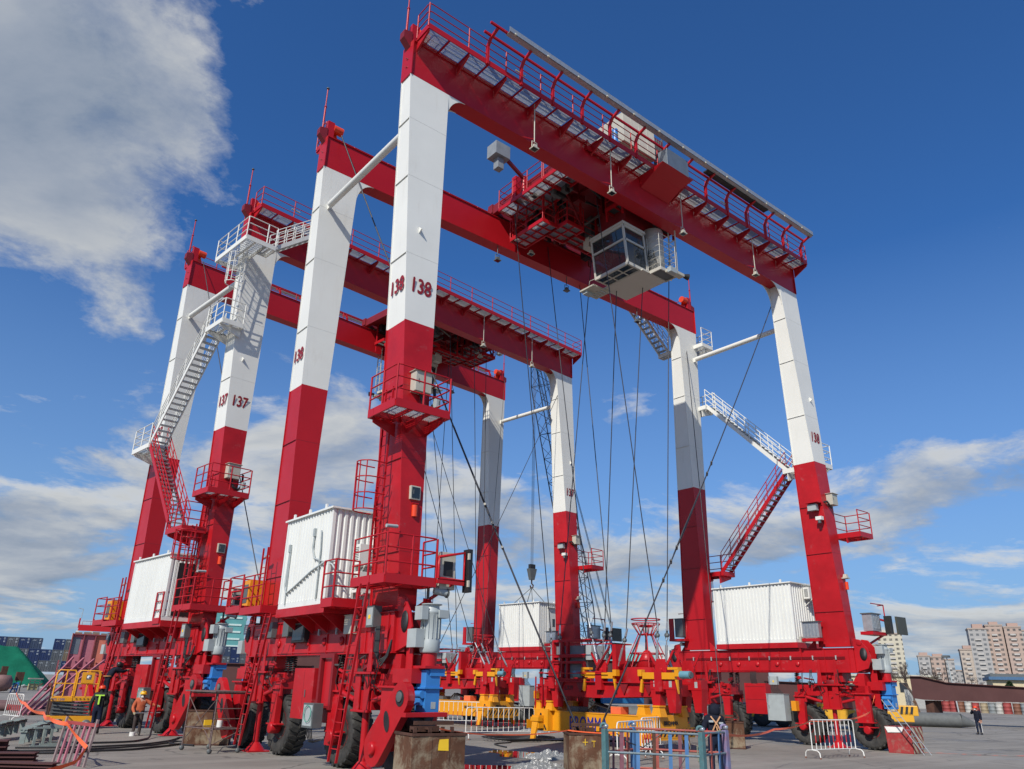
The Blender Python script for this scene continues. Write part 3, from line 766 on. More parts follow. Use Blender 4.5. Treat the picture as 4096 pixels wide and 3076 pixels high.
            if (x < 1) or row == 1:
                q = MB(); xm = x+k*.18; q.tube((xm, yr, ZG1+.2), (xm, yr, ZG1+1.7), .045, RED, 8); q.tube((xm, yr, ZG1+1.7), (xm, yr, ZG1+2.75), .028, RED, 8); q.lathe([(0, 0), (.07, 0), (.07, .05), (0, .05)], (xm, yr, ZG1+2.75), 2, 12, DGREY)
                q.lathe([(0, 0), (.06, 0), (.06, .05), (0, .05)], (xm, yr, ZG1+1.7), 2, 10, RED); q.build('mast', g)
            q = MB(); q.box(min(x, x+k*.03), max(x, x+k*.03), yr-.14, yr+.14, ZG0+.25, ZG0+1.15, RED); q.lathe([(0, 0), (.14, 0), (.14, .03), (0, .03)], (min(x, x+k*.03), yr, ZG0+.28), 0, 14, RED)
            for zc in (.45, .85): q.path([(x+k*.04, yr-.08, ZG0+zc), (x+k*.10, yr-.04, ZG0+zc+.02), (x+k*.04, yr+.0, ZG0+zc+.06), (x+k*.10, yr+.06, ZG0+zc+.1)], .014, REDD, 4)
            q.build('end_plate', g)
        # walkway on the outside
        dy = -1 if row == 0 else 1; ye = sy(.485, row); yo = ye+dy*.80; zw = 24.69; x0, x1 = -.18, L+.50
        w = MB(); w.box(x0, x1, min(yo, yo+dy*.03), max(yo, yo+dy*.03), zw-.13, zw+.12, RED); w.box(x0, x0+.05, min(ye, yo), max(ye, yo), zw-.13, zw+.12, RED); w.box(x1-.05, x1, min(ye, yo), max(ye, yo), zw-.13, zw+.12, RED)
        nb = 14; st = (x1-x0-.1)/nb
        for i in range(nb+1):
            x = x0+.05+st*i
            w.prism([(ye, zw-.10), (yo, zw-.10), (yo, zw-.20), (ye, zw-.62)], 0, x-.006, x+.006, RED); w.box(x-.035, x+.035, min(ye, yo), max(ye, yo), zw-.10, zw-.08, RED)
            w.beam((x, yo, zw-.20), (x, ye, zw-.62), .07, .012, RED)
            if i < nb: w.box(x+st/2-.03, x+st/2+.03, min(ye, yo), max(ye, yo), zw-.11, zw-.05, RED)
        w.box(x0, x1, ye+dy*.02-.02, ye+dy*.02+.02, zw-.13, zw-.03, RED)
        wo = w.build('walkway', root)
        gr = MB()
        for i in range(nb*2):
            xx = x0+.05+st/2*i+.03; grating(gr, xx+.01, xx+st/2-.07, min(ye+dy*.06, yo-dy*.01), max(ye+dy*.06, yo-dy*.01), zw, step=.035)
        gr.build('grating', wo)
        rr = MB(); rail(rr, [(x0, ye, zw), (x0, yo, zw), (x1, yo, zw), (x1, ye, zw)], post_every=st, m=RED, r=.022, h=1.12); rr.build('railing', wo)
        # hanging floodlights
        for x in opt['lamps'][row]:
            yl = (yo+ye)/2 if row == 0 else y0+.1; zt = zw-.15 if row == 0 else ZG0
            q = MB(); q.tube((x, yl, 22.62 if row == 0 else 22.45), (x, yl, zt), .025, CREAM if row == 0 else DGREY, 6); a = .13
            q.path([(x-a, yl, 22.30 if row == 0 else 22.1), (x-a, yl, 22.60 if row == 0 else 22.4), (x+a, yl, 22.60 if row == 0 else 22.4), (x+a, yl, 22.30 if row == 0 else 22.1)], .02, CREAM if row == 0 else DGREY, 5)
            if row == 0: q.tube((x-.35, ye, 22.95), (x, yl, 22.75), .018, RED, 5)
            lh = q.build('lamp_hanger', root); floodlight(root, x, yl, 22.30 if row == 0 else 22.1, m=CREAM if row == 0 else DGREY)
        if opt['cable_row'] == row:
            q = MB(); zt = 25.95
            xs = [2.55+i*1.72 for i in range(13)]+[L+.0]
            for x in xs:
                q.beam((x, yo, zw-.1), (x, yo, zt-.45), .10, .13, RED); q.beam((x, yo, zt-.47), (x, yo+dy*.18, zt-.17), .10, .12, RED); q.beam((x, yo+dy*.18, zt-.19), (x, yo+dy*.62, zt-.02), .10, .10, RED)
            for yy, zc in ((.22, zt-.08), (.62, zt+.06)): q.beam((2.2, yo+dy*yy, zc), (L+.2, yo+dy*yy, zc), .08, .09, RED)
            q.build('cable_gantry', wo)
            q = MB(); q.beam((3.0, yo+dy*.80, zt+.12), (L+.1, yo+dy*.80, zt+.12), .02, .26, GALV); q.beam((3.0, yo+dy*.68, zt+.0), (L+.1, yo+dy*.68, zt+.0), .26, .02, GALV)
            for i in range(13): xk = 3.3+i*1.72; q.box(xk-.04, xk+.04, yo+dy*.80-.05, yo+dy*.80+.05, zt-.02, zt+.06, CREAM)
            q.build('cable_trough', wo)
            q = MB(); q.beam((15.8, yo+dy*.45, zt-.02), (21.0, yo+dy*.45, zt-.02), .30, .07, BLK)
            q.path([(14.0, yo+dy*.72, zt+.14), (20.2, yo+dy*.72, zt+.16), (21.2, yo+dy*.70, zt+.20), (21.6, yo+dy*.66, zt+.10), (21.4, yo+dy*.6, zt-.0)], .09, BLK, 8)
            q.build('flat_cable', wo)
            q = MB(); q.box(12.6, 14.15, min(yo+dy*.1, yo+dy*.62), max(yo+dy*.1, yo+dy*.62), 24.58, 25.55, mat('panel_slate', (.16, .19, .22), .35, metal=.3)); q.build('cable_box', wo, .01)
            q = MB(); q.hexa([(12.3, ye, 23.95), (14.3, ye, 23.95), (14.3, yo, 24.35), (12.3, yo, 24.35)], [(12.2, ye, 24.52), (14.4, ye, 24.52), (14.4, yo+dy*.66, 24.56), (12.2, yo+dy*.66, 24.56)], RED); q.build('box_bracket', wo)
            for x in (4.0, 9.5, 17.6, 23.4):
                q = MB(); q.tube((x, yo-dy*.04, zw+.55), (x+.5, yo-dy*.04, zw+.55), .035, CREAM, 8); q.build('tube_lamp', wo)
        else:
            for x in ((1.5, 4.2) if row == 0 else ()):
                q = MB(); q.tube((x, yo-dy*.04, zw+.6), (x+.5, yo-dy*.04, zw+.6), .035, CREAM, 8); q.build('tube_lamp', wo)
    # ---------------- platforms, ladders and boxes on the legs
    A0 = leg_rect(11.5)
    def box_on(x0, x1, y0, y1, z0, z1, m, name, bev=.01, lid=True):
        q = MB(); q.box(x0, x1, y0, y1, z0, z1, m)
        if lid: q.box(x0-.05, x1+.05, y0-.06, y1+.03, z1, z1+.025, m)
        q.box(x0+.08, x0+.11, y0-.02, y0, (z0+z1)/2-.05, (z0+z1)/2+.08, DGREY)
        return q.build(name, root, bev)
    platform(root, 0, 0, -.80, 1.04, -1.18, .02, 9.62, [[(-.80, .35), (-.80, -1.18), (1.04, -1.18), (1.04, .2)]])
    platform(root, 0, 0, -.80, -.08, .03, .35, 9.62, [])
    q = MB(); q.prism([(0.1, 9.42), (-1.1, 9.42), (-1.1, 9.30), (0.1, 9.0)], 0, .2, .23); q.prism([(0.1, 9.42), (-1.1, 9.42), (-1.1, 9.30), (0.1, 9.0)], 0, .85, .88); q.prism([(.05, 9.42), (-.72, 9.42), (-.72, 9.30), (.05, 9.0)], 1, .2, .23); q.build('platform_bracket', root)
    box_on(.28, .85, -.42, -.10, 10.40, 11.05, CREAM, 'junction_box')
    q = MB(); q.path([(.6, -.2, 10.4), (.66, -.3, 10.05), (.9, -.32, 9.95), (1.10, -.25, 10.2), (1.1, -.2, 10.7)], .05, BLK, 7); q.build('hose_loop', root)
    box_on(1.0, 1.16, -.5, -.3, 10.0, 10.3, GREYP, 'camera', lid=False)
    # lower platform
    platform(root, 0, 0, -.72, .86, -1.20, -.46, 4.80, [[(-.72, .6), (-.72, -1.20), (.86, -1.20), (.86, -.5)]])
    platform(root, 0, 0, -.72, -.10, -.44, .6, 4.80, [])
    platform(root, 0, 0, -.95, -.05, 1.15, 1.85, 4.32, [[(-.95, 1.15), (-.95, 1.85)], [(-.2, 1.15), (-.95, 1.15)]])
    q = MB(); q.path([(.90, -1.25, 4.85), (1.75, -1.25, 4.85), (1.75, -1.25, 5.62), (.90, -1.25, 5.42), (.90, -1.25, 4.85)], .045, RED, 4); q.beam((1.5, -1.2, 4.8), (.7, -.4, 4.05), .08, .08, RED)
    q.box(.86, 1.75, -1.28, -1.2, 4.72, 4.82, RED); q.build('lamp_frame', root)
    q = MB(); q.box(1.05, 1.55, -1.12, -.9, 4.60, 5.60, CREAM); q.box(1.15, 1.45, -1.14, -1.12, 4.95, 5.35, BLK); q.box(1.80, 1.93, -1.4, -1.12, 4.55, 5.72, BLK); q.box(1.78, 1.84, -1.42, -1.35, 5.42, 5.60, CREAM); q.box(1.78, 1.84, -1.42, -1.35, 4.68, 4.86, CREAM); q.build('lamp_panel', root, .008)
    q = MB(); q.tube((.95, -1.0, 4.55), (1.3, -1.1, 4.5), .10, GREYP, 12); q.tube((1.3, -1.1, 4.5), (1.32, -1.1, 4.5), .13, DGREY, 12); q.tube((.9, -.8, 4.62), (.9, -.8, 4.2), .04, DGREY, 6); q.build('camera', root)
    q = MB(); ladder(q, (-.14, .55, 4.8), (-.10, .45, 10.6), .42, (0, 1, 0)); cage(q, (-.16, .5, 0), 6.75, 8.15, (-1, 0, 0), (0, 1, 0)); q.build('ladder', root)
    q = MB(); ladder(q, (-1.02, .15, gz[0]+.35), (-1.02, -.72, 4.6), .42, (0, 1, 0)); q.build('ladder', root)
    q = MB(); ladder(q, (-.92, 6.75, gz[0]+.3), (-.92, 5.55, 4.15), .42, (0, 1, 0)); q.build('ladder', root)
    box_on(.40, .74, -.36, -.14, 7.10, 7.50, CREAM, 'floodlight', lid=False)
    q = MB(); q.box(.44, .70, -.372, -.36, 7.14, 7.46, GLS); q.build('floodlight_glass', root)
    q = MB(); q.tube((.60, -.30, 6.62), (.60, -.30, 6.95), .09, ORR, 12); q.box(.50, .70, -.36, -.12, 6.98, 7.01, RED); q.build('siren', root)
    q = MB(); q.tube((.02, -.40, 6.25), (-.36, -.45, 6.22), .05, GREYP, 8); q.build('tube_lamp', root)
    # back left corner platform with the orange cabinet
    platform(root, 0, 1, -.75, .6, WT+.0, WT+1.35, 4.55, [[(-.75, WT+.0), (-.75, WT+1.35), (.6, WT+1.35)]])
    platform(root, 0, 1, -.75, -.08, WT-1.9, WT-.02, 4.45, [[(-.75, WT-1.9), (-.75, WT-.05)]])
    q = MB(); q.box(-.35, .45, WT+.45, WT+1.05, 4.6, 5.55, ORG); q.box(-.37, -.35, WT+.55, WT+.95, 4.75, 5.4, DGREY); q.build('orange_cabinet', root, .01)
    q = MB(); ladder(q, (-.3, WT-.5, 4.5), (-.3, WT-.5, 6.6), .42, (0, 1, 0)); q.build('ladder', root)
    q = MB(); q.tube((-.12, WT-.3, 6.35), (-.12, WT+.1, 6.3), .05, GREYP, 8); q.build('tube_lamp', root)
    # right front corner
    platform(root, 1, 0, 25.02, 26.25, -1.25, .0, 9.25+opt.get('cp', 0), [[(25.02, -1.25), (26.25, -1.25), (26.25, .0), (25.1, .0)]])
    q = MB(); q.prism([(25.0, 9.1+opt.get('cp', 0)), (26.1, 9.1+opt.get('cp', 0)), (25.0, 8.8+opt.get('cp', 0))], 1, -.6, -.55); q.build('platform_bracket', root)
    box_on(24.45, 24.95, -.42, -.10, 10.65, 11.2, CREAM, 'junction_box')
    q = MB(); q.box(23.72, 23.95, .1, .55, 10.35, 10.65, GREYP); q.box(23.6, 24.0, -.05, .6, 10.70, 10.74, RED); q.path([(23.95, .1, 10.7), (24.3, -.2, 10.8), (24.6, -.25, 10.5)], .05, BLK, 6); q.build('camera', root)
    q = MB(); q.box(23.72, 23.95, -.1, .2, 9.85, 10.02, WHT); q.tube((23.8, .05, 9.85), (23.8, .05, 9.7), .08, DGREY, 10); q.build('camera', root)
    q = MB(); q.box(25.1, 25.9, -1.15, -.7, 4.75, 5.5, GALV); q.box(25.05, 25.95, -1.2, -.65, 5.5, 5.55, DGREY)
    for k in range(5): q.box(25.17+.14*k, 25.24+.14*k, -1.165, -1.15, 4.85, 5.42, ALU)
    q.build('resistor_box', root, .006)
    q = MB(); q.box(24.95, 26.3, -1.2, -.6, 4.58, 4.72, RED); q.beam((26.6, -1.0, 4.7), (25.0, -.4, 3.9), .08, .08, RED); q.beam((26.1, -.9, 5.35), (26.9, -1.2, 5.2), .08, .08, RED); q.path([(25.0, -1.25, 5.95), (26.2, -1.25, 5.95), (26.35, -.9, 5.95)], .025, RED, 5); q.tube((26.2, -1.25, 4.7), (26.2, -1.25, 5.95), .03, RED, 6); q.build('lamp_frame', root)
    q = MB(); q.box(26.05, 26.25, -1.55, -1.25, 4.65, 5.45, BLK); q.box(26.6, 27.55, -1.6, -1.52, 4.65, 5.45, mat('panel_olive', (.06, .06, .045), .5)); q.build('lamp_panel', root, .006)
    q = MB(); q.box(23.7, 23.95, .75, 1.55, 4.45, 5.15, GALV)
    for k in range(4): q.box(23.69, 23.70, .85+.17*k, .93+.17*k, 4.52, 5.08, ALU)
    q.box(23.62, 24.0, .7, 1.6, 5.15, 5.18, DGREY); q.box(23.6, 24.0, .7, 1.6, 4.28, 4.42, RED); q.build('resistor_box', root)
    floodlight(root, 24.66, -.42, 7.15); q = MB(); q.tube((24.66, -.42, 6.6), (24.66, -.42, 6.95), .08, ORR, 10); q.build('siren', root)
    q = MB(); q.box(23.55, 23.95, 1.62, 1.72, 4.25, 4.5, CREAM); q.build('floodlight', root)
    # right back corner
    q = MB(); q.box(24.0, 24.8, WT+.30, WT+.85, 4.72, 5.65, DGREY); q.box(23.98, 24.82, WT+.28, WT+.87, 5.65, 5.70, DGREY); q.build('grey_cabinet', root, .01)
    q = MB(); q.box(23.9, 24.9, WT+.1, WT+1.2, 4.5, 4.62, RED); q.box(24.0, 24.06, WT+.95, WT+1.15, 4.62, 5.6, ORG); q.box(23.93, 24.0, WT+.9, WT+1.2, 4.62, 5.7, RED); q.path([(24.2, WT+.2, 4.62), (24.2, WT+.2, 5.95), (24.2, WT+.7, 5.95)], .025, RED, 5); q.tube((24.0, WT+.5, 4.35), (24.8, WT+.5, 4.35), .09, DGREY, 8); q.build('cabinet_shelf', root)
    # ---------------- stairs: low landing, middle landing, high landing
    s = opt['stairs']           # side
    X = -.62 if s == 0 else L+.62
    def yy(v): return v if s == 0 else WT-v
    def seg(a, b): return (min(a, b), max(a, b))
    X0, X1 = (X-.45, X+.45)
    xin = -.02 if s == 0 else L+.02
    for (ya, yb, z, m, r) in ((.2, 1.9, 8.1, RED, 0), (6.2, 8.4, 13.0, WHT, 1), (-.2, 1.6, 17.9, WHT, 2)):
        a, b = seg(yy(ya), yy(yb)); out = X0 if s == 0 else X1
        segs = [[(out, a), (out, b)]]
        if r == 1: segs = [[(xin, yy(yb)), (out, yy(yb)), (out, yy(ya)-0)]]
        else: segs = [[(xin, yy(ya)), (out, yy(ya)), (out, yy(yb))]]
        platform(root, s, 0, min(X0, xin), max(X1, xin), a, b, z, segs, m=m, name='stair_landing')
        q = MB()
        for t in (ya+.25, yb-.25): q.prism([(xin, z-.15), (out, z-.15), (out, z-.28), (xin, z-.6)], 1, yy(t)-.02, yy(t)+.02, m)
        q.build('landing_bracket', root)
    stair(root, (X, yy(1.7), 8.15), (X, yy(6.3), 13.0), .75, (1, 0, 0), RED)
    stair(root, (X, yy(6.3), 13.05), (X, yy(1.5), 18.0), .75, (1, 0, 0), WHT)
    q = MB(); xl = X+(.22 if s == 0 else -.22); ladder(q, (xl, yy(.1), 18.0), (xl, yy(.1), 22.0), .42, (0, 1, 0), WHT); cage(q, (xl, yy(.1), 0), 20.0, 21.6, (-1 if s == 0 else 1, 0, 0), (0, 1, 0), m=WHT); q.build('ladder', root)
    ya_, yb_ = (-1.3, 2.0) if s == 0 else (-.3, 1.75)
    a, b = seg(yy(ya_), yy(yb_)); out = X0 if s == 0 else X1
    platform(root, s, 0, min(X0, xin), max(X1, xin), a, b, 22.0, [[(xin, yy(yb_)), (out, yy(yb_)), (out, yy(ya_)), (xin, yy(ya_))]], m=WHT, name='top_landing')
    # flight along the front girder up to the walkway
    sgn = 1 if s == 0 else -1; yA = yy(-.85)
    platform(root, s, 0, min(xin, xin+sgn*.5), max(xin, xin+sgn*.5), min(yy(-1.3), yy(-.35)), max(yy(-1.3), yy(-.35)), 22.0, [[(xin, yy(-1.3)), (xin+sgn*.5, yy(-1.3))]], m=WHT, name='stair_landing')
    stair(root, (xin+sgn*.5, yA, 22.0), (xin+sgn*3.6, yA, 24.62), .7, (0, 1, 0), WHT)
    q = MB(); ladder(q, (X, yy(.0), 4.8), (X, yy(.0), 8.2), .42, (0, 1, 0)); cage(q, (X, yy(.0), 0), 6.7, 7.9, (-1 if s == 0 else 1, 0, 0), (0, 1, 0), n=3); q.build('ladder', root)
    return root

M138 = TM.copy()
M137 = TM @ Matrix.Translation((-.2088, 15.2259, .1458)) @ Matrix.Rotation(.1052, 4, 'Z')
C138 = crane(M138, '138', 'nearest red and white gantry crane numbered 138, tallest in the picture', dict(gz=(0, -.2), screen=True,
    nums={(0, 0): 'xy', (0, 1): 'x', (1, 0): 'y'}, house=[(-.78, 1.25, 2.0, 5.25), (23.85, 26.1, 2.05, 6.6)], houseopt=[dict(ac=2, conduit=True), dict(ac=1)],
    lamps=[(5.35, 9.85, 14.75, 20.7), (9.4, 14.2, 19.9)], cable_row=0, stairs=1))
C137 = crane(M137, '137', 'second gantry crane numbered 137, behind and left of the nearest one', dict(gz=(-.15, -.35), screen=True,
    nums={(0, 0): 'xy', (0, 1): 'x', (1, 0): 'y'}, house=[(-.9, 1.25, 1.1, 5.3), (23.95, 26.0, 2.4, 6.15)], houseopt=[dict(ac=1, dark=True), dict(ac=0, door=True)],
    lamps=[(4.0, 10.2, 16.0, 20.6), (9.4, 14.2, 19.9)], cable_row=1, stairs=0))
# ------------------------------------------------------------------ ground
def ground():
    m = bpy.data.materials.new('asphalt'); m.use_nodes = True; T = NT(m.node_tree); T.n.clear()
    out = T.node('ShaderNodeOutputMaterial'); b = T.node('ShaderNodeBsdfPrincipled'); T.link(b.outputs[0], out.inputs[0])
    o = T.node('ShaderNodeTexCoord').outputs['Object']
    n1 = T.noise(o, .12, 6, .6, .3); n2 = T.noise(o, 1.1, 8, .65); n3 = T.noise(o, 60, 3, .7)
    c = T.mix(T.ramp(n1, [(.35, 0), (.65, 1)]), (.150, .136, .115), (.245, .223, .190))
    c = T.mix(T.math('MULTIPLY', T.ramp(n2, [(.5, 0), (.75, 1)]), .5), c, (.105, .096, .085))
    c = T.mix(T.math('MULTIPLY', T.ramp(n3, [(.4, 0), (.7, 1)]), .35), c, (.34, .315, .27))
    mp = T.node('ShaderNodeMapping'); mp.inputs['Rotation'].default_value = (0, 0, .9); mp.inputs['Scale'].default_value = (.12, 1.3, 1); T.link(o, mp.inputs[0])
    n4 = T.noise(mp.outputs[0], .8, 5, .6); c = T.mix(T.math('MULTIPLY', T.ramp(n4, [(.48, 0), (.6, 1)]), .35), c, (.33, .305, .26))
    # cracks and patch joints
    vo = T.node('ShaderNodeTexVoronoi'); vo.feature = 'DISTANCE_TO_EDGE'; vo.inputs['Scale'].default_value = .16
    wv = T.vmath('ADD', o, None); nn = T.node('ShaderNodeTexNoise'); nn.inputs['Scale'].default_value = .7; T.link(o, nn.inputs['Vector'])
    T.link(T.vmath('SCALE', nn.outputs['Color']).outputs[0], wv.inputs[1]); T.link(wv.outputs[0], vo.inputs['Vector'])
    ck = T.ramp(vo.outputs['Distance'], [(0.0, 1), (.004, .8), (.008, 0)]); c = T.mix(T.math('MULTIPLY', ck, .55), c, (.035, .033, .030))
    # old oil and tyre stains
    n5 = T.noise(o, .5, 7, .7, .8); c = T.mix(T.math('MULTIPLY', T.ramp(n5, [(.60, 0), (.68, 1)]), .65), c, (.065, .060, .054))
    T.link(c, b.inputs['Base Color'])
    wet = T.ramp(T.noise(o, .22, 4, .55, .2), [(.60, 0.0), (.64, 1.0)])
    rg = T.math('SUBTRACT', T.math('ADD', T.math('MULTIPLY', n2, .25), .70), T.math('MULTIPLY', wet, .25)); T.link(rg, b.inputs['Roughness'])
    bp = T.node('ShaderNodeBump'); bp.inputs['Strength'].default_value = .35; bp.inputs['Distance'].default_value = .02; T.link(n3, bp.inputs['Height']); T.link(bp.outputs[0], b.inputs['Normal'])
    g = MB(); S = 2500; g.add([(-S, -S, 0), (S, -S, 0), (S, S, 0), (-S, S, 0)], [(0, 1, 2, 3)], m)
    tag(g.build('ground'), 'wide grey asphalt yard with cracks and dark stains under the cranes', 'yard', kind='structure')
ground()
# ------------------------------------------------------------------ trolleys, head blocks, spreaders
SG = mat('sensor_grey', (.24, .26, .27), .45)
def trolley(mtx, label, ropes, rope_m):
    """local: x along the span (0 = middle), y 0..WT between the girders, z of the crane"""
    t = empty('crane_trolley', mtx=mtx, label=label, cat='crane trolley', group='trolleys running on the gantry cranes')
    b = MB(); zd = 24.85
    for y in (.80, WT-.80): b.box(-3.6, 3.9, y-.18, y+.18, zd-.05, zd+.45, REDD)
    for x in (-3.4, -1.2, 1.2, 3.7): b.box(x-.14, x+.14, .5, WT-.5, zd-.12, zd+.38, REDD)
    b.box(-3.3, 3.6, 2.2, 6.4, zd+.38, zd+.44, REDD)
    for x in (-3.0, 3.3):
        for y in (.80, WT-.80): b.lathe([(0, -.1), (.3, -.1), (.33, -.06), (.33, .06), (.3, .1), (0, .1)], (x, y, 24.98), 1, 18, DGREY)
    for (y0_, y1_) in ((2.4, 6.2),): b.box(-1.0, 1.2, y0_, y1_, zd+.44, zd+1.0, REDD)
    b.build('frame', t)
    m = MB(); m.tube((-1.4, 3.2, zd+1.1), (-1.4, 5.6, zd+1.1), .5, REDD, 20); m.tube((.6, 2.6, zd+1.05), (.6, 6.0, zd+1.05), .42, DGREY, 20)
    m.build('hoist_drum', t)
    m = MB(); m.box(-1.75, .45, .10, 1.9, 25.70, 27.35, mat('hatch_cream', (.66, .60, .47), .5))
    for k in range(4): m.box(-1.76+.55*k, -1.74+.55*k, .09, 1.91, 25.7, 27.35, CREAM)
    m.build('machine_house', t, .01)
    m = MB(); m.tube((-2.2, .25, 25.35), (-2.2, .25, 26.1), .14, BLU, 12); m.tube((-2.2, .25, 25.2), (-2.2, .25, 25.4), .19, BLU, 12); m.build('motor', t)
    m = MB(); m.box(1.0, 1.7, .6, 1.3, 26.9, 27.7, REDD); m.box(1.7, 1.75, .6, 1.2, 26.4, 27.9, DGREY); m.beam((1.4, .9, 27.5), (2.3, .7, 27.2), .06, .06, REDD)
    for k in range(4): m.box(1.05+.15*k, 1.10+.15*k, .55, .60, 25.8, 27.6, DGREY)
    m.build('cable_chain', t)
    def plat(x0, x1, y0, y1, z, segs, deck=GALV, name='trolley_platform', rp=1.1):
        q = MB()
        for (a, c) in (((x0, y0), (x1, y0)), ((x1, y0), (x1, y1)), ((x1, y1), (x0, y1)), ((x0, y1), (x0, y0))): q.beam((*a, z-.07), (*c, z-.07), .05, .2, RED)
        n = max(1, int((y1-y0)/.6))
        for i in range(1, n+1): yy = y0+(y1-y0)*i/(n+1); q.box(x0, x1, yy-.025, yy+.025, z-.14, z-.05, RED)
        q.box((x0+x1)/2-.02, (x0+x1)/2+.02, y0, y1, z-.12, z-.05, RED)
        o = q.build(name, t); g = MB(); grating(g, x0+.03, x1-.03, y0+.03, y1-.03, z, deck, .045); g.build('grating', o)
        if segs:
            r = MB()
            for s in segs: rail(r, [(x, y, z) for x, y in s], post_every=rp, r=.022)
            r.build('railing', o)
    plat(-3.95, -2.35, 3.35, 6.6, 24.30, [[(-2.35, 6.6), (-3.95, 6.6), (-3.95, 3.35)]])
    plat(-3.95, -2.6, .35, 3.30, 24.34, [[(-3.95, 3.3), (-3.95, .35)]])
    plat(-3.1, -2.1, 4.25, 6.7, 22.95, [[(-2.1, 6.7), (-3.1, 6.7), (-3.1, 4.25), (-2.1, 4.25)]])
    plat(-2.1, -1.0, 3.6, 5.1, 22.95, [[(-2.1, 4.25), (-2.1, 3.6), (-1.0, 3.6), (-1.0, 4.2)]])
    plat(-1.0, .6, 4.2, 5.0, 22.95, [[(-1.0, 4.2), (.6, 4.2)]])
    plat(-.7, 3.2, 1.35, 2.4, 23.55, [[(-.7, 2.4), (-.7, 1.35), (1.2, 1.35)]], deck=DGREY)
    plat(.6, 3.2, 2.5, 5.2, 23.10, [], deck=DGREY)
    q = MB()
    for (x, y) in ((-3.0, 4.3), (-2.2, 4.3), (-3.0, 6.6), (-1.1, 3.7), (-1.1, 5.0), (.6, 4.3), (3.1, 1.4), (3.1, 5.1), (-.6, 1.4), (-.6, 2.4)): q.beam((x, y, 22.9), (x, y, 24.9), .08, .08, RED)
    for (a, c) in (((-3.6, 5.5, 24.2), (-2.9, 6.6, 23.0)), ((-2.2, 3.6, 24.6), (-1.1, 3.6, 23.0)), ((.6, 4.3, 23.1), (2.6, 2.4, 24.7)), ((-3.3, 2.6, 24.2), (-1.5, 2.6, 24.8)), ((3.1, 1.4, 23.3), (1.6, 1.4, 24.8))): q.beam(a, c, .09, .09, REDD)
    q.build('hanger_frame', t)
    random.seed(19); q = MB()  # dark boxes, pipes and a plate added to block light and darken the underside
    for k in range(46):
        x, y, z = random.uniform(-3.0, 3.4), random.uniform(1.4, 7.2), random.uniform(23.9, 24.8)
        w_, d_, h_ = random.uniform(.08, .7), random.uniform(.08, .5), random.uniform(.08, .5)
        q.box(x-w_/2, x+w_/2, y-d_/2, y+d_/2, z-h_/2, 24.9, random.choice([REDD, REDD, DGREY, BLK, REDD]))
    q.box(-3.2, 3.5, 1.1, 7.5, 24.9, 24.96, REDD)
    for k in range(14):
        x, y = random.uniform(-3.0, 3.0), random.uniform(1.6, 6.8); a = random.choice(((1, 0), (0, 1))); l_ = random.uniform(.6, 2.2)
        q.tube((x, y, random.uniform(23.6, 24.6)), (x+a[0]*l_, y+a[1]*l_, random.uniform(23.6, 24.6)), random.uniform(.03, .08), random.choice([REDD, BLK, STEEL]), 7)
    q.build('shade_machinery', t)
    q = MB()
    for k in range(9): x = random.uniform(-3.4, -.8); y = random.uniform(3.6, 6.4); q.path([(x, y, 24.2), (x+.1, y, 23.7), (x+.4, y+.2, 23.5), (x+.6, y+.1, 24.0)], .018, BLK, 5)
    q.build('hose', t)
    # slewing arm with the grey sensor box
    q = MB(); q.tube((-3.75, 4.9, 24.4), (-3.75, 4.9, 25.35), .15, RED, 14); q.beam((-3.75, 4.9, 25.25), (-5.3, 4.5, 25.5), .14, .16, REDD); q.box(-3.95, -3.5, 5.3, 5.6, 24.3, 25.6, RED); q.build('slewing_arm', t)
    q = MB(); q.box(-6.1, -5.25, 4.15, 4.85, 25.2, 25.9, SG); q.box(-5.85, -5.5, 4.3, 4.65, 24.6, 25.2, SG); q.build('sensor_box', t, .01)
    floodlight(t, -3.5, 4.4, 24.1); floodlight(t, -1.8, 6.6, 22.6)
    # operator cab
    cab = empty('operator_cab'); cab.parent = t
    CW = mat('cab_cream', (.50, .475, .41), .42, var=.03); CG = mat('cab_glass', (.02, .03, .035), .05, var=.05, spec=.9, alpha=.80)  # cream darkened so the colour carries the girder's shade on the cab
    x0, x1, y0, y1, z0, z1 = -.30, 1.05, 1.48, 3.52, 20.30, 22.35
    def P(x, y, z): return (x-(z-z0)*.12 if x < 0 else x-(z-z0)*.10, y, z)
    f = MB()
    cor = [(x0, y0), (x0, y1), (x1, y1), (x1, y0)]
    for i in range(4):
        a, c = cor[i], cor[(i+1) % 4]
        for z in (z0+.05, z0+1.28, z1-.05): f.beam(P(*a, z), P(*c, z), .09, .10 if z > z0+.1 and z < z1-.1 else .15, CW)
        f.beam(P(*a, z0), P(*a, z1), .09, .09, CW)
    f.box(x0-.32, x1-.1, y0-.08, y1+.08, z1, z1+.14, CW); f.box(x0+.05, x1, y0+.2, y1-.2, z1+.14, z1+.5, REDD)
    f.box(.55, 2.25, y0-.15, y1+.38, z0-.06, z0+.02, CW)           # floor plate behind the floor windows
    for yy in (y0, y0+.68, y0+1.36, y1-.02): f.box(x0, .6, yy-.02, yy+.03, z0-.04, z0+.02, CW)
    for xx in (x0, x0+.42, .52): f.box(xx-.02, xx+.03, y0, y1, z0-.04, z0+.02, CW)
    for k in range(9): f.tube((x0+.08*k, y0+.02, z0+.06), (x0+.08*k, y1-.02, z0+.06), .008, GREYP, 4)
    f.prism([(x1, z0), (2.25, z0), (2.25, z1+.3), (x1, z1+.3)], 1, y0+.45, y1+.35, CW)
    f.lathe([(0, z0+.02), (.52, z0+.02), (.52, z1+.5), (0, z1+.5)], (1.75, y0+.15, 0), 2, 20, CW)
    f.build('cab_shell', cab)
    g = MB()
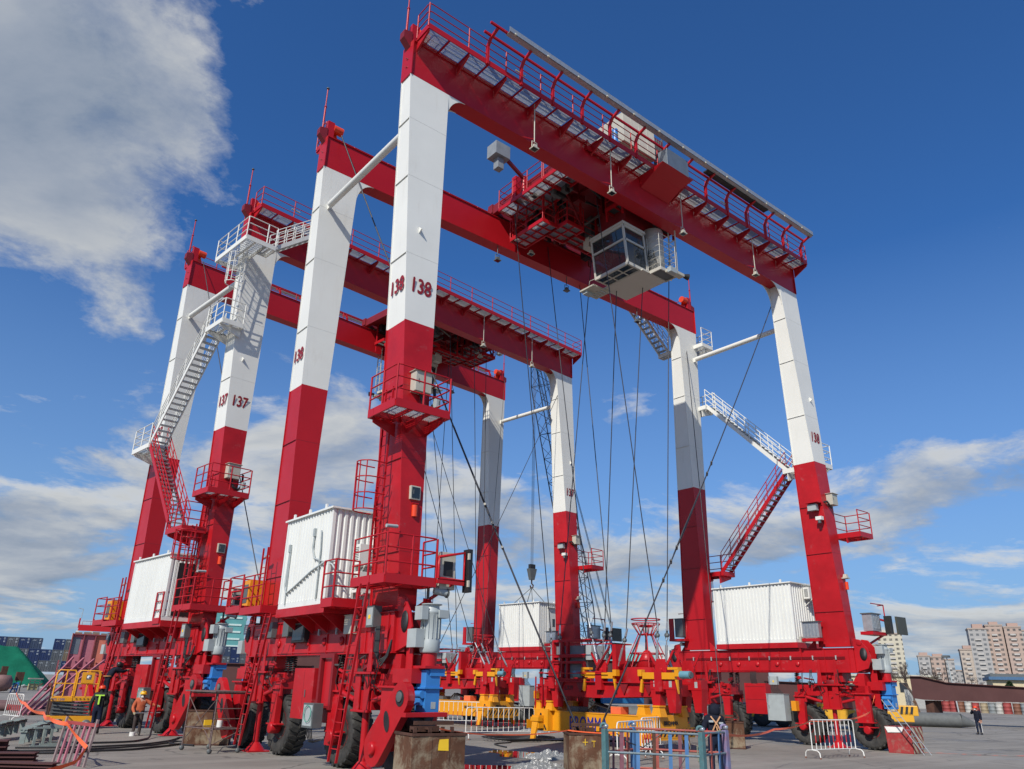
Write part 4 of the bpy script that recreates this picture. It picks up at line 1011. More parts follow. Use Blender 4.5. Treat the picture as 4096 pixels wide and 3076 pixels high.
    for i in (0, 1, 3):
        a, c = cor[i], cor[(i+1) % 4]
        for (za, zb) in ((z0+.13, z0+1.23), (z0+1.33, z1-.1)): g.add([P(*a, za), P(*c, za), P(*c, zb), P(*a, zb)], [(0, 1, 2, 3)], CG)
    g.box(x0+.02, .5, y0+.03, y1-.03, z0-.005, z0+.005, CG)
    g.build('cab_window', cab)
    s = MB(); s.box(.15, .7, 2.7, 3.25, z0+.15, z0+.65, mat('seat_brown', (.12, .045, .03), .7)); s.box(.55, .75, 2.7, 3.25, z0+.6, z0+1.3, mat('seat_brown', (.12, .045, .03), .7)); s.box(-.05, .3, 1.8, 2.3, z0+.05, z0+.75, DGREY); s.build('cab_seat', cab)
    r = MB(); rail(r, [(1.1, y0-.02, z0), (1.1, .72, z0), (2.25, .72, z0), (2.25, 1.4, z0)], m=CW, h=1.9, n_mid=5, post_every=1.2, r=.013, pr=.018)
    for (a, c) in (((1.1, y0), (1.1, .72)), ((1.1, .72), (2.25, .72)), ((2.25, .72), (2.25, 1.4))): r.beam((*a, z0), (*c, z0), .06, .16, CW)
    for (a, c) in (((1.1, .75), (2.2, .75)),): r.box(1.1, 2.25, .72, y0, z0-.02, z0+.0, DGREY)
    ladder(r, (2.45, 1.0, z0), (2.45, 1.0, 24.2), .4, (0, 1, 0), CW); r.build('balcony', cab)
    h = MB()
    for k in range(6): a = .18+.03*k; h.path([(1.02, 1.3+.0*k, 21.5)]+[(1.12, 1.25+a*math.cos(u*.55), 21.3-.13*k+a*math.sin(u*.55)) for u in range(12)], .014, BLK, 4)
    h.box(1.3, 2.3, .30, .62, z0-.22, z0-.08, CREAM); h.box(1.25, 1.7, .25, .45, z0-.3, z0-.05, GREYP); h.tube((2.3, .5, z0-.05), (2.65, .35, z0-.1), .06, BLK, 10, .16)
    h.box(-.25, .9, 3.75, 4.7, z0-.16, z0-.08, CREAM); h.box(-.15, .3, 4.3, 4.6, z0-.3, z0-.1, GREYP); h.path([(-.3, 3.6, z0+.1), (-.45, 3.8, z0), (-.3, 4.0, z0-.1)], .018, CW, 5)
    for k in range(4): h.box(.35, .8, 3.85+.2*k, 3.92+.2*k, z0-.2, z0-.1, GREYP)
    h.build('camera_bracket', cab)
    h = MB(); h.box(-.1, 1.9, y0+.2, y1-.2, z1+.5, 24.75, REDD); h.box(-.35, .2, 3.9, 4.3, z1+.0, z1+.55, CW); h.build('cab_hanger', cab)
    for (p, q) in ropes:
        r = MB(); r.tube(p, q, .022, rope_m, 6); r.build('hoist_rope', t)
    return t

def headblock(loc, rz, label):
    """local: x = 0 near face, +x away; y along; z up"""
    h = empty('head_block', loc, rz, label=label, cat='head block', group='head blocks hanging on the hoist ropes')
    b = MB()
    for X in (0.0, 1.55):
        b.prism([(-3.4, 2.40), (3.35, 2.40), (3.35, 2.05), (2.7, 1.86), (.4, 1.80), (-2.7, 1.92), (-3.4, 2.1)], 0, X-.10, X+.10, REDW)
        b.box(X-.22, X+.22, -3.45, 3.4, 2.40, 2.44, REDW)
        for y in (-2.6, -1.3, .1, 1.2, 2.5): b.prism([(y-.25, 2.4), (y+.25, 2.4), (y+.02, 2.0), (y-.02, 2.0)], 0, X-.17, X-.105, REDD)
    for y in (-3.2, -1.8, 0, 1.8, 3.1): b.box(0, 1.55, y-.14, y+.14, 1.95, 2.38, REDD)
    for y in (-3.35, 3.15):                                        # twin hangers down to the spreader
        for X in (0.0, 1.55):
            for k in (-.38, .38):
                b.hexa([(X-.16, y+k-.15, 1.38), (X+.16, y+k-.15, 1.38), (X+.16, y+k+.15, 1.38), (X-.16, y+k+.15, 1.38)], [(X-.2, y+k-.26, 2.25), (X+.2, y+k-.26, 2.25), (X+.2, y+k+.26, 2.25), (X-.2, y+k+.26, 2.25)], REDW)
            b.box(X-.21, X+.21, y-.62, y+.62, 2.2, 2.56, REDW)
            for k in (-.38, .38): b.box(X-.215, X-.205, y+k-.07, y+k+.07, 2.28, 2.5, GREYP)
    b.build('beam', h, .006)
    p = MB()
    for y in (-3.2, .0, 2.9):
        for X in (-.05, 1.6):
            p.prism([(y-.20, 2.45), (y+.20, 2.45), (y+.30, 3.0), (y+.2, 3.3), (y-.2, 3.3), (y-.30, 3.0)], 0, X-.05, X+.05, REDW)
            p.lathe([(0, -.08), (.08, -.08), (.08, .08), (0, .08)], (X, y, 2.9), 0, 12, REDW)
            for k in (-1, 1): p.beam((X, y+k*.3, 3.1), (X, y+k*.62, 3.6), .04, .09, REDW)
        p.box(-.30, .1, y-.18, y+.18, 2.12, 2.85, REDW)
    p.build('sheave_plate', h, .004)
    for y, fl in ((-3.2, -1), (.0, 1)):
        q = MB(); q.box(-.28, -.12, y-.80, y-.18, 2.56, 2.80, YEL); q.box(-.28, -.12, y+.18, y+.80, 2.56, 2.80, YEL)
        for k in (-1, 1): q.prism([(y+k*.85-.05, 2.55), (y+k*.85+.05, 2.55), (y+k*.95+.04, 2.1), (y+k*.9-.02, 2.05)], 0, -.26, -.16, YEL); q.box(-.30, -.08, y+k*.92-.1, y+k*.92+.1, 2.66, 2.9, YEL)
        q.box(-.31, -.08, y+fl*.75-.25, y+fl*.75+.25, 2.9, 2.99, YEL); q.build('latch_beam', h, .008)
        q = MB(); q.tube((-.2, y+fl*1.05, 2.72), (-.2, y+fl*1.5, 2.72), .14, MOTB, 14); q.tube((-.2, y+fl*1.5, 2.72), (-.2, y+fl*1.56, 2.72), .11, DGREY, 12); q.build('motor', h)
    # cable basket
    c = (.8, -1.75); k = MB()
    k.tube((*c, 2.44), (*c, 3.0), 1.0, REDW, 32); k.build('cable_tub', h)
    k = MB(); k.lathe([(.5, 0), (.16, .62), (.05, .70), (.0, .70)], (*c, 3.0), 2, 24, REDW); k.build('tub_cone', h)
    k = MB()
    for i in range(8):
        t = 2*PI*i/8; u = (math.cos(t), math.sin(t))
        k.tube((c[0]+u[0]*.95, c[1]+u[1]*.95, 3.0), (c[0]+u[0]*.30, c[1]+u[1]*.30, 4.35), .022, RED, 6)
    for i in range(14):
        t = 2*PI*i/14; u = (math.cos(t), math.sin(t)); k.tube((c[0]+u[0]*.27, c[1]+u[1]*.27, 4.25), (c[0]+u[0]*.58, c[1]+u[1]*.58, 4.72), .016, RED, 5)
    for rr, z in ((.28, 4.3), (.27, 4.62), (.58, 4.72), (.60, 4.9), (.68, 3.55)):
        k.path([(c[0]+rr*math.cos(2*PI*j/24), c[1]+rr*math.sin(2*PI*j/24), z) for j in range(24)], .024, RED, 5, True)
    k.build('cable_basket', h)
    k = MB(); k.path([(c[0]+.0, c[1], 3.7), (c[0]+.05, c[1]+.05, 4.5), (c[0], c[1], 4.95)], .035, BLK, 6); k.build('basket_cable', h)
    # electrical cubicle on the far end
    k = MB(); y0, y1 = 1.05, 2.95
    for y in (y0, y0+1.0, y1-.55, y1): k.box(-.15, .0, y-.05, y+.05, 2.44, 4.1 if y > y0+.9 else 3.2, RED)
    for z in (2.5, 3.2, 3.45, 4.1): k.box(-.16, .0, y0, y1, z-.05, z+.05, RED)
    k.box(.0, 1.3, y0-.3, y1+.1, 4.12, 4.16, RED)
    for (z) in (2.75, 3.5): k.tube((-.45, y0-.5, z), (-.45, y1+.6, z), .022, RED, 6)
    k.build('cubicle_frame', h)
    k = MB(); k.box(.02, .9, y0+.1, y1-.05, 2.6, 3.9, mat('hazy_panel', (.20, .20, .20), .5, spec=.4)); k.box(.02, .9, y0-.35, y0-.02, 3.3, 3.9, GREYP); k.build('cubicle', h, .008)
    # guard posts, far end ladder
    k = MB(); k.box(-.1, .5, -.85, -.65, 2.44, 3.95, REDW); k.box(-.1, .9, -.85, -.3, 3.9, 3.95, REDW)
    for z in (2.8, 3.9): k.tube((-.4, -.6, z), (-.4, 1.2, z), .02, RED, 6)
    k.beam((-.2, .2, 2.9), (-.2, -.6, 3.8), .05, .08, REDD); k.build('guard_frame', h)
    k = MB()
    ladder(k, (-.3, 3.7, 1.3), (-.3, 3.7, 2.6), .45, (0, 1, 0)); k.build('ladder', h)
    t = text_mb('CRPI', .26, mat('dark_letter', (.07, .008, .01), .6), .002, .004).xf(Matrix.Translation((-.108, 2.25, 2.08)) @ FACE_X); t.build('lettering', h)
    return h

def shackle_set(h, tops, y, X):
    pass

def spreader(loc, rz, label, big=True):
    s = empty('container_spreader', loc, rz, label=label, cat='container spreader', group='yellow container spreaders on the ground')
    b = MB(); b.box(0, 1.3, -2.7, 2.9, .42, 1.20, YEL); b.box(-.02, 1.32, -2.72, 2.92, 1.18, 1.22, YEL); b.build('main_beam', s, .012)
    for sg in (-1, 1):
        e = MB(); y = 3.05*sg
        e.box(-.62, 1.92, y-.22, y+.22, .50, 1.02, YEL); e.box(-.3, 1.6, y-.45, y+.45, .40, 1.28, YEL)
        for X in (.0, 1.3):
            for k in (-.38, .38):
                e.hexa([(X-.2, y+k-.24, 1.22), (X+.2, y+k-.24, 1.22), (X+.2, y+k+.24, 1.22), (X-.2, y+k+.24, 1.22)], [(X-.16, y+k-.15, 1.56), (X+.16, y+k-.15, 1.56), (X+.16, y+k+.15, 1.56), (X-.16, y+k+.15, 1.56)], YEL)
                e.box(X-.19, X+.19, y+k-.18, y+k+.18, 1.56, 1.62, YEL)
        e.lathe([(0, 0), (.07, 0), (.07, .012), (0, .012)], (-.312, y, 1.05), 0, 6, BLK)
        eo = e.build('end_frame', s, .012)
        # striped guard
        ys = y+sg*.462; HZ = mat('hazard_black', (.02, .02, .02), .6); st = MB()
        for X in range(11):
            x = -.6+X*.23; st.add([(x, ys, .52), (x+.11, ys, .52), (x+.31, ys, .80), (x+.20, ys, .80)], [(0, 1, 2, 3)], HZ)
        for X in range(3):
            yb = y-.4+X*.26; st.add([(-.315, yb, .45), (-.315, yb+.1, .45), (-.315, yb+.24, .66), (-.315, yb+.14, .66)], [(0, 1, 2, 3)], HZ)
        st.build('hazard_stripes', eo)
        pl = MB(); pl.box(-.72, 2.0, min(ys-.004*sg, ys-.03*sg), max(ys-.004*sg, ys-.03*sg), .48, .84, YEL); pl.build('end_plate', eo)
        for X in (-.55, 1.85):                                       # corner guide flippers
            f = MB(); k = -1 if X < 0 else 1
            f.hexa([(X-.05+k*.22, y-.12, .03), (X+.05+k*.22, y-.12, .03), (X+.05+k*.22, y+.12, .03), (X-.05+k*.22, y+.12, .03)], [(X-.06, y-.20, .92), (X+.06, y-.20, .92), (X+.06, y+.20, .92), (X-.06, y+.20, .92)], YEL)
            f.box(X-.13, X+.13, y-.26, y+.26, .78, .95, YEL); f.build('flipper', s, .006)
    f = MB(); f.box(.25, .75, -1.2, -.65, 1.225, 1.48, mat('toolbox_orange', (.75, .14, .05), .6)); f.box(.25, .75, -1.2, -.65, 1.48, 1.50, mat('toolbox_lid', (.7, .3, .15), .6)); f.build('valve_box', s, .01)
    f = MB()
    for k in range(9): f.path([(.3+.1*k, .8, 1.25), (.25+.11*k, .3+.08*k, 1.55+.03*(k % 3)), (.4+.07*k, -.35, 1.4), (.5+.05*k, -.6, 1.3)], .02, BLK, 5)
    f.box(.3, .9, 1.3, 2.0, 1.23, 1.42, DGREY); f.build('hose', s)
    if big:
        BL = mat('letter_blue', (.012, .02, .22), .45)
        text_mb('BROMMA', .74, BL, .003, .012, 1.06).xf(Matrix.Translation((-.006, 1.55, .54)) @ FACE_X @ Matrix.Diagonal((.70, 1, 1, 1))).build('lettering', s)
    else:
        text_mb('BROMMA', .20, mat('letter_black', (.02, .02, .02), .5), .003, .008).xf(Matrix.Translation((-.006, -1.0, .82)) @ FACE_X).build('lettering', s)
    text_mb('BROMMA', .20, mat('letter_black', (.02, .02, .02), .5), .003, .008).xf(Matrix.Translation((.15, -3.52, .93))).build('lettering', s)
    return s

def ropes_for(tops, bots): return list(zip(tops, bots))
XC = 12.6
T138 = [(9.2, 6.02, 24.0), (12.75, 7.5, 24.2), (15.54, 8.0, 24.0), (15.22, 6.64, 24.0), (11.33, 2.44, 24.0), (13.79, 3.26, 24.0), (14.67, 2.24, 24.0), (16.2, 2.0, 24.0)]
B138 = [(13.6, 8.2, 4.28), (13.6, 5.71, 4.64), (13.6, 4.42, 4.47), (13.6, 7.61, 4.46), (13.6, 1.91, 4.37), (13.6, 4.81, 4.48), (13.6, 3.6, 4.2), (13.6, 1.43, 4.36)]
def off(l, x): return [(a-x, b, c) for a, b, c in l]
trolley(M138 @ Matrix.Translation((XC, 0, 0)), 'red trolley with the cream operator cab and grey sensor box, on crane 138', ropes_for(off(T138, XC), off(B138, XC)), ROPE)
M137T = M137 @ Matrix.Translation((15.7, WT, 0)) @ Matrix.Rotation(PI, 4, 'Z')
I137 = (TM @ Matrix.Translation((15.7, 0, 0))).inverted()
T137 = [(-2.9, 6.0, 24), (-1.0, 6.8, 24), (1.0, 6.6, 24), (2.4, 5.6, 24), (-2.5, 2.5, 24), (-.6, 2.2, 24), (1.6, 2.6, 24), (3.0, 2.4, 24)]
BW137 = [(17.6, 18.6, 4.15), (17.6, 19.2, 4.2), (17.6, 21.2, 4.15), (17.6, 21.7, 4.2), (17.6, 24.2, 4.2), (17.6, 24.7, 4.2), (19.1, 19.0, 4.1), (19.1, 21.5, 4.1)]
B137 = [tuple(M137T.inverted() @ (TM @ Vector(p))) for p in BW137]
trolley(M137T, 'dark shaded trolley seen under the girders of crane 137, behind the numbered leg of 138', list(zip(T137, B137)), ROPE)
HB1 = headblock((13.6, 5.0, .02), 0, 'red head block with open cable basket, above the large lettered yellow spreader')
HB2 = headblock((17.6, 21.6, .12), .1052, 'red head block behind the blue gearbox, on the smaller looking spreader of crane 137')
def sockets(hb, bots, piv, zp=3.05, rz=0.0):
    """rope socket, shackle and turnbuckle from each rope end to its pivot plate"""
    inv = hb.matrix_basis.inverted()
    for i, (p, j) in enumerate(zip(bots, piv)):
        w = TM @ Vector(p)
        a = (Matrix.Translation(hb.location) @ Matrix.Rotation(rz, 4, 'Z')).inverted() @ w
        b_ = Vector((-.02 if a.x < .9 else 1.6, j, zp)); d = (b_-a)
        q = MB(); q.tube(a+d*-.16, a+d*.08, .035, ALU, 8, .05); q.lathe([(0, -.05), (.085, -.05), (.085, .05), (0, .05)], tuple(a+d*.20), 0, 14, DGREY)
        q.beam(a+d*.06, a+d*.24, .07, .05, DGREY); q.path([a+d*.22+Vector((0, .05, 0)), a+d*.3+Vector((0, .055, 0)), a+d*.36, a+d*.3-Vector((0, .055, 0)), a+d*.22-Vector((0, .05, 0))], .018, ALU, 5)
        q.tube(a+d*.36, a+d*.46, .025, ALU, 8); q.tube(a+d*.46, a+d*.84, .055, ALU, 10); q.tube(a+d*.84, b_, .028, ALU, 8)
        q.build('turnbuckle', hb)
sockets(HB1, B138, [2.9+.25, .25, -.2, 2.9-.25, -3.2+.25, .1, -.9, -3.2-.2])
sockets(HB2, BW137, [-3.2-.2, -3.2+.2, -.2, .2, 2.7, 3.1, -3.2, 0], rz=.1052)
spreader((13.5, 5.4, .02), 0, 'large yellow spreader with big blue letters, on the ground in the middle')
spreader((17.5, 21.2, .1), .1052, 'yellow spreader with small black lettered plates, farther left behind the white and red barriers', big=False)
# ------------------------------------------------------------------ people
SKIN = mat('skin', (.42, .22, .15), .55, var=.06)
def person(loc, rz, label, J, cols, h=1.75, extras=None):
    """J: joints in a local frame, x right, y forward, z up, for a 1.75 m figure"""
    s = h/1.75
    base = dict(pel=(0, 0, .95), sp=(0, .01, 1.15), ch=(0, .0, 1.36), nk=(0, .01, 1.50), hd=(0, .03, 1.60), ht=(0, .03, 1.70),
                ls=(-.19, 0, 1.42), rs=(.19, 0, 1.42), le=(-.25, .02, 1.14), re=(.25, .02, 1.14), lw=(-.26, .10, .90), rw=(.26, .10, .90),
                lh=(-.10, 0, .90), rh=(.10, 0, .90), lk=(-.11, .03, .50), rk=(.11, .03, .50), la=(-.12, -.01, .09), ra=(.12, -.01, .09), lt=(-.14, .17, .04), rt=(.14, .17, .04), lb=(-.12, -.06, .04), rb=(.12, -.06, .04))
    base.update(J)
    P = {k: Vector(v)*s for k, v in base.items()}
    rad = dict(pel=(.18, .135), sp=(.19, .145), ch=(.20, .145), nk=(.062, .062), hd=(.078, .095), ht=(.075, .085), ls=(.10, .10), rs=(.10, .10), le=(.078, .078), re=(.078, .078), lw=(.055, .052), rw=(.055, .052),
               lh=(.105, .11), rh=(.105, .11), lk=(.078, .08), rk=(.078, .08), la=(.062, .065), ra=(.062, .065), lt=(.045, .035), rt=(.045, .035), lb=(.045, .04), rb=(.045, .04))
    names = list(P); idx = {k: i for i, k in enumerate(names)}; verts = [P[k] for k in names]; R_ = [rad[k] for k in names]
    E_ = [('pel', 'sp'), ('sp', 'ch'), ('ch', 'nk'), ('nk', 'hd'), ('hd', 'ht'), ('ch', 'ls'), ('ch', 'rs'), ('ls', 'le'), ('rs', 're'), ('le', 'lw'), ('re', 'rw'), ('pel', 'lh'), ('pel', 'rh'), ('lh', 'lk'), ('rh', 'rk'), ('lk', 'la'), ('rk', 'ra'), ('la', 'lt'), ('ra', 'rt'), ('la', 'lb'), ('ra', 'rb')]
    ed = [(idx[a], idx[b]) for a, b in E_]; reg = {}
    REG = {'pel': 'l', 'sp': 't', 'ch': 't', 'nk': 's', 'hd': 's', 'ht': 's', 'ls': 't', 'rs': 't', 'le': 't', 're': 't', 'lw': 't', 'rw': 't', 'lh': 'l', 'rh': 'l', 'lk': 'l', 'rk': 'l', 'la': 'b', 'ra': 'b', 'lt': 'b', 'rt': 'b', 'lb': 'b', 'rb': 'b'}
    rg = [REG[k] for k in names]
    for w, e, sd in (('lw', 'le', -1), ('rw', 're', 1)):              # hands: palm, four fingers, thumb
        d = (P[w]-P[e]).normalized(); a = d.cross(Vector((0, 1, 0)))
        a = a.normalized() if a.length > .1 else Vector((1, 0, 0)); n = a.cross(d).normalized()
        palm = P[w]+d*.075*s; verts.append(palm); R_.append((.042, .02)); rg.append('h'); pi = len(verts)-1; ed.append((idx[w], pi))
        for k, ln in ((-1.5, .062), (-.5, .074), (.5, .070), (1.5, .054)):
            b0 = palm+d*.045*s+a*k*.019*s; b1 = b0+d*ln*.55*s+n*.012*s; b2 = b1+(d*.6+n*.8)*ln*.45*s
            for q, r in ((b0, .011), (b1, .010), (b2, .008)): verts.append(q); R_.append((r, r)); rg.append('h')
            m_ = len(verts); ed += [(pi, m_-3), (m_-3, m_-2), (m_-2, m_-1)]
        t0 = palm-a*sd*.04*s-d*.01*s+n*.015*s; t1 = t0-a*sd*.012*s+d*.035*s+n*.02*s
        for q in (t0, t1): verts.append(q); R_.append((.011, .011)); rg.append('h')
        m_ = len(verts); ed += [(pi, m_-2), (m_-2, m_-1)]
    me = bpy.data.meshes.new('body'); me.from_pydata(verts, ed, []); ob = bpy.data.objects.new('body_tmp', me); COL.objects.link(ob)
    md = ob.modifiers.new('s', 'SKIN')
    for i, v in enumerate(me.skin_vertices[0].data): v.radius = (R_[i][0]*s, R_[i][1]*s); v.use_root = (i == 0)
    sb = ob.modifiers.new('u', 'SUBSURF'); sb.levels = 1; sb.render_levels = 1
    dg = bpy.context.evaluated_depsgraph_get(); dg.update(); m2 = bpy.data.meshes.new_from_object(ob.evaluated_get(dg)); m2.name = 'person'
    bpy.data.objects.remove(ob); bpy.data.meshes.remove(me)
    order = ['t', 'l', 's', 'b', 'h']; m2.materials.clear()
    for k in order: m2.materials.append(cols[k])
    segs = [(verts[a], verts[b], rg[a], rg[b]) for a, b in ed]
    for f in m2.polygons:
        f.use_smooth = True; c = f.center; best = None
        for a, b, ra_, rb_ in segs:
            ab = b-a; t = max(0, min(1, (c-a).dot(ab)/max(ab.length_squared, 1e-9))); dd = (c-(a+ab*t)).length
            if best is None or dd < best[0]:
                r = ra_ if t < .5 else rb_
                if {ra_, rb_} == {'t', 'l'}: r = 't' if t > .22 else 'l'
                if {ra_, rb_} == {'l', 'b'}: r = 'b' if t > .8 else 'l'
                if {ra_, rb_} == {'t', 'h'}: r = 'h' if t > .25 else 't'
                best = (dd, r)
        f.material_index = order.index(best[1])
    # jacket folds
    tex = [v.co.copy() for v in m2.vertices]
    for v, c in zip(m2.vertices, tex):
        if c.z < 1.46*s and c.z > .12*s: v.co += Vector(noise.noise_vector(c*9))*.011
    o = bpy.data.objects.new('person', m2); COL.objects.link(o); o.location = loc; o.rotation_euler = (0, 0, rz)
    tag(o, label, 'person')
    H = P['hd']+Vector((0, 0, .03*s))
    def child(name, mb):
        c = mb.build(name, o); return c
    if extras: extras(child, H, P, s)
    return o
def helmet(child, H, m, face=True):
    b = MB(); b.lathe([(.128, .02), (.127, .05), (.115, .09), (.085, .125), (.04, .142), (0, .146)], H+Vector((0, -.005, 0)), 2, 20, m)
    b.lathe([(.122, .012), (.150, .014), (.150, .024), (.122, .03)], H+Vector((0, .012, 0)), 2, 20, m); b.box(-.012, .012, H.y-.11, H.y+.11, H.z+.12, H.z+.15, m); child('hard_hat', b)
    if face:
        f = MB()
        for k in (-1, 1): f.lathe([(0, -.006), (.012, -.006), (.012, .004), (0, .004)], (H.x+k*.032, H.y+.095, H.z-.005), 1, 10, BLK)
        f.hexa([(H.x-.014, H.y+.09, H.z-.045), (H.x+.014, H.y+.09, H.z-.045), (H.x+.012, H.y+.118, H.z-.045), (H.x-.012, H.y+.118, H.z-.045)], [(H.x-.008, H.y+.09, H.z+.0), (H.x+.008, H.y+.09, H.z+.0), (H.x+.006, H.y+.098, H.z+.0), (H.x-.006, H.y+.098, H.z+.0)], SKIN)
        for k in (-1, 1): f.lathe([(0, -.012), (.022, -.01), (.022, .01), (0, .012)], (H.x+k*.088, H.y, H.z-.02), 0, 10, SKIN)
        child('face', f)
OJ = mat('orange_work_jacket', (.42, .10, .045), .85, var=.2, scale=8, spec=.2); DJ = mat('dark_jacket', (.022, .026, .024), .8, var=.3, scale=9, spec=.25)
JEAN = mat('dark_trousers', (.012, .018, .038), .85, var=.25, scale=9, spec=.2); BOOT = mat('boot_leather', (.025, .02, .018), .6); GLV = mat('work_glove', (.30, .26, .16), .8)
LIME = mat('reflective_lime', (.42, .75, .06), .5); BTR = mat('brown_trousers', (.045, .032, .028), .85, var=.2)
def px_T(child, H, P, s):
    helmet(child, H, ORR, False)
    b = MB(); y = P['ch'].y-.172*s; z = P['ch'].z
    b.box(-.17, .17, y-.012, y+.02, z+.02, z+.065, LIME); b.box(-.03, .03, y-.014, y+.02, z-.30, z+.03, LIME); child('reflective_strips', b)
    b = MB(); b.tube(tuple(H+Vector((0, 0, -.15))), tuple(H+Vector((0, .0, -.05))), .095, DJ, 12, .085); child('collar', b)
person((-2.64, 17.59, 0), R(-22), 'person in dark jacket with lime T-shaped reflective stripes and orange hard hat, seen from behind', dict(lw=(-.30, .06, .86), le=(-.29, -.02, 1.12), rw=(.18, .26, 1.0), re=(.30, .03, 1.12), lk=(-.10, .08, .50), la=(-.12, -.12, .10), lt=(-.14, .05, .04), lb=(-.12, -.17, .05)), dict(t=DJ, l=JEAN, s=DJ, b=BOOT, h=GLV), 1.80, px_T)
def px_P(child, H, P, s):
    helmet(child, H, mat('hat_yellow', (.75, .42, .02), .4)); b = MB()
    b.hexa([(-.05, H.y+.06, H.z-.11), (.05, H.y+.06, H.z-.11), (.03, H.y+.125, H.z-.10), (-.03, H.y+.125, H.z-.10)], [(-.05, H.y+.06, H.z-.03), (.05, H.y+.06, H.z-.03), (.02, H.y+.12, H.z-.035), (-.02, H.y+.12, H.z-.035)], BWHT); child('face_mask', b)
    b = MB(); b.tube((-.75, .30, .86), (.15, .42, .84), .015, ALU, 7); child('roller_pole', b)
    b = MB(); b.tube((.12, .18, .0), (.12, .18, .14), .11, BWHT, 14); child('paint_pot', b)
person((-1.38, 16.28, 0), R(166), 'person in orange work jacket, yellow hard hat and white face mask, holding a long roller', dict(rw=(.22, .32, .92), re=(.30, .08, 1.08), lw=(-.62, .14, 1.20), le=(-.42, .05, 1.24), hd=(-.02, .05, 1.60)), dict(t=OJ, l=BTR, s=SKIN, b=BOOT, h=GLV), 1.62, px_P)
def px_L(child, H, P, s):
    b = MB(); b.lathe([(.10, -.10), (.128, -.02), (.13, .04), (.115, .09), (.07, .128), (0, .14)], H, 2, 20, mat('welding_hood', (.02, .02, .018), .35)); b.box(-.10, .10, H.y+.05, H.y+.13, H.z-.14, H.z+.06, mat('welding_hood', (.02, .02, .018), .35)); child('welding_mask', b)
    b = MB(); b.path([(-.18, .02, 1.0), (-.12, .15, 1.0), (.12, .15, 1.0), (.18, .02, 1.0), (.12, -.13, 1.0), (-.12, -.13, 1.0)], .03, mat('belt_tan', (.35, .17, .06), .7), 5, True)
    b.lathe([(.0, -.0), (.10, -.0), (.11, .03), (.0, .03)], (P['ch'].x, P['ch'].y, P['ch'].z+.11), 2, 12, mat('scarf_red', (.45, .03, .02), .8)); child('safety_belt', b)
person((-1.82, 20.7, 1.16), R(-78), 'person in black clothes and dark welding mask leaning out of the yellow lift basket', dict(sp=(0, .10, 1.14), ch=(0, .26, 1.30), nk=(0, .36, 1.40), hd=(0, .42, 1.49), ht=(0, .45, 1.58), ls=(-.17, .28, 1.34), rs=(.17, .28, 1.34), le=(-.24, .52, 1.22), re=(.24, .52, 1.22), lw=(-.12, .74, 1.28), rw=(.12, .74, 1.28)), dict(t=NAVY, l=NAVY, s=NAVY, b=BOOT, h=GLV), 1.72, px_L)
def px_H(child, H, P, s):
    b = MB(); b.lathe([(.09, -.16), (.135, -.10), (.150, .0), (.140, .07), (.10, .135), (.04, .16), (0, .163)], H+Vector((0, -.02, 0)), 2, 20, NAVY); b.hexa([(-.12, H.y-.02, H.z-.12), (.12, H.y-.02, H.z-.12), (.10, H.y+.15, H.z-.10), (-.10, H.y+.15, H.z-.10)], [(-.10, H.y-.02, H.z+.12), (.10, H.y-.02, H.z+.12), (.08, H.y+.15, H.z+.10), (-.08, H.y+.15, H.z+.10)], NAVY); child('hood', b)
    TAN = mat('harness_tan', (.50, .27, .13), .7); y = P['ch'].y-.172*s; z = P['ch'].z; b = MB()
    for k in (-1, 1): b.beam((k*.13, y+.03, z+.13), (-k*.03, y-.012, z-.08), .035, .012, TAN, up=(0, 1, 0)); b.beam((-k*.03, y-.012, z-.08), (-k*.12, y+.0, z-.26), .035, .012, TAN, up=(0, 1, 0))
    b.box(-.16, .16, y-.012, y+.02, z-.30, z-.25, TAN); b.tube((0, y-.02, z-.12), (.02, y-.04, z-.25), .02, TAN, 6); child('safety_harness', b)
    b = MB(); b.box(-.19, -.07, y-.010, y+.03, z-.02, z+.03, GREYP); b.box(.08, .19, y-.010, y+.03, z-.06, z-.01, GREYP); child('reflective_strips', b)
    b = MB(); b.tube((.19, .05, .0), (.20, .04, .25), .08, BWHT, 10, .06); child('knee_pad', b)
person((7.68, -4.88, 0), R(-38), 'person in navy hooded work suit with tan safety harness, behind the blue steel cage', dict(lw=(-.32, .14, .98), le=(-.30, -.02, 1.14), rw=(.24, .25, .98), re=(.28, -.0, 1.12), hd=(.04, .05, 1.60), ht=(.05, .06, 1.70)), dict(t=NAVY, l=JEAN, s=NAVY, b=BOOT, h=GLV), 1.86, px_H)
def px_R(child, H, P, s):
    helmet(child, H, ORR); b = MB(); b.box(-.05, .05, H.y+.07, H.y+.12, H.z-.10, H.z-.03, BWHT); b.build
    child('face_mask', b); b = MB()
    for k in (-1, 1): b.box(k*.185-.008, k*.185+.008, -.03, .03, .12, .88, BWHT)
    child('white_stripe', b)
person((46.87, 3.47, 0), R(85), 'person in navy clothes and orange hard hat on the open yard, hand at face', dict(rw=(.10, .28, 1.52), re=(.27, .18, 1.28), lw=(-.26, .05, .90)), dict(t=NAVY, l=JEAN, s=SKIN, b=BOOT, h=SKIN), 1.70, px_R)

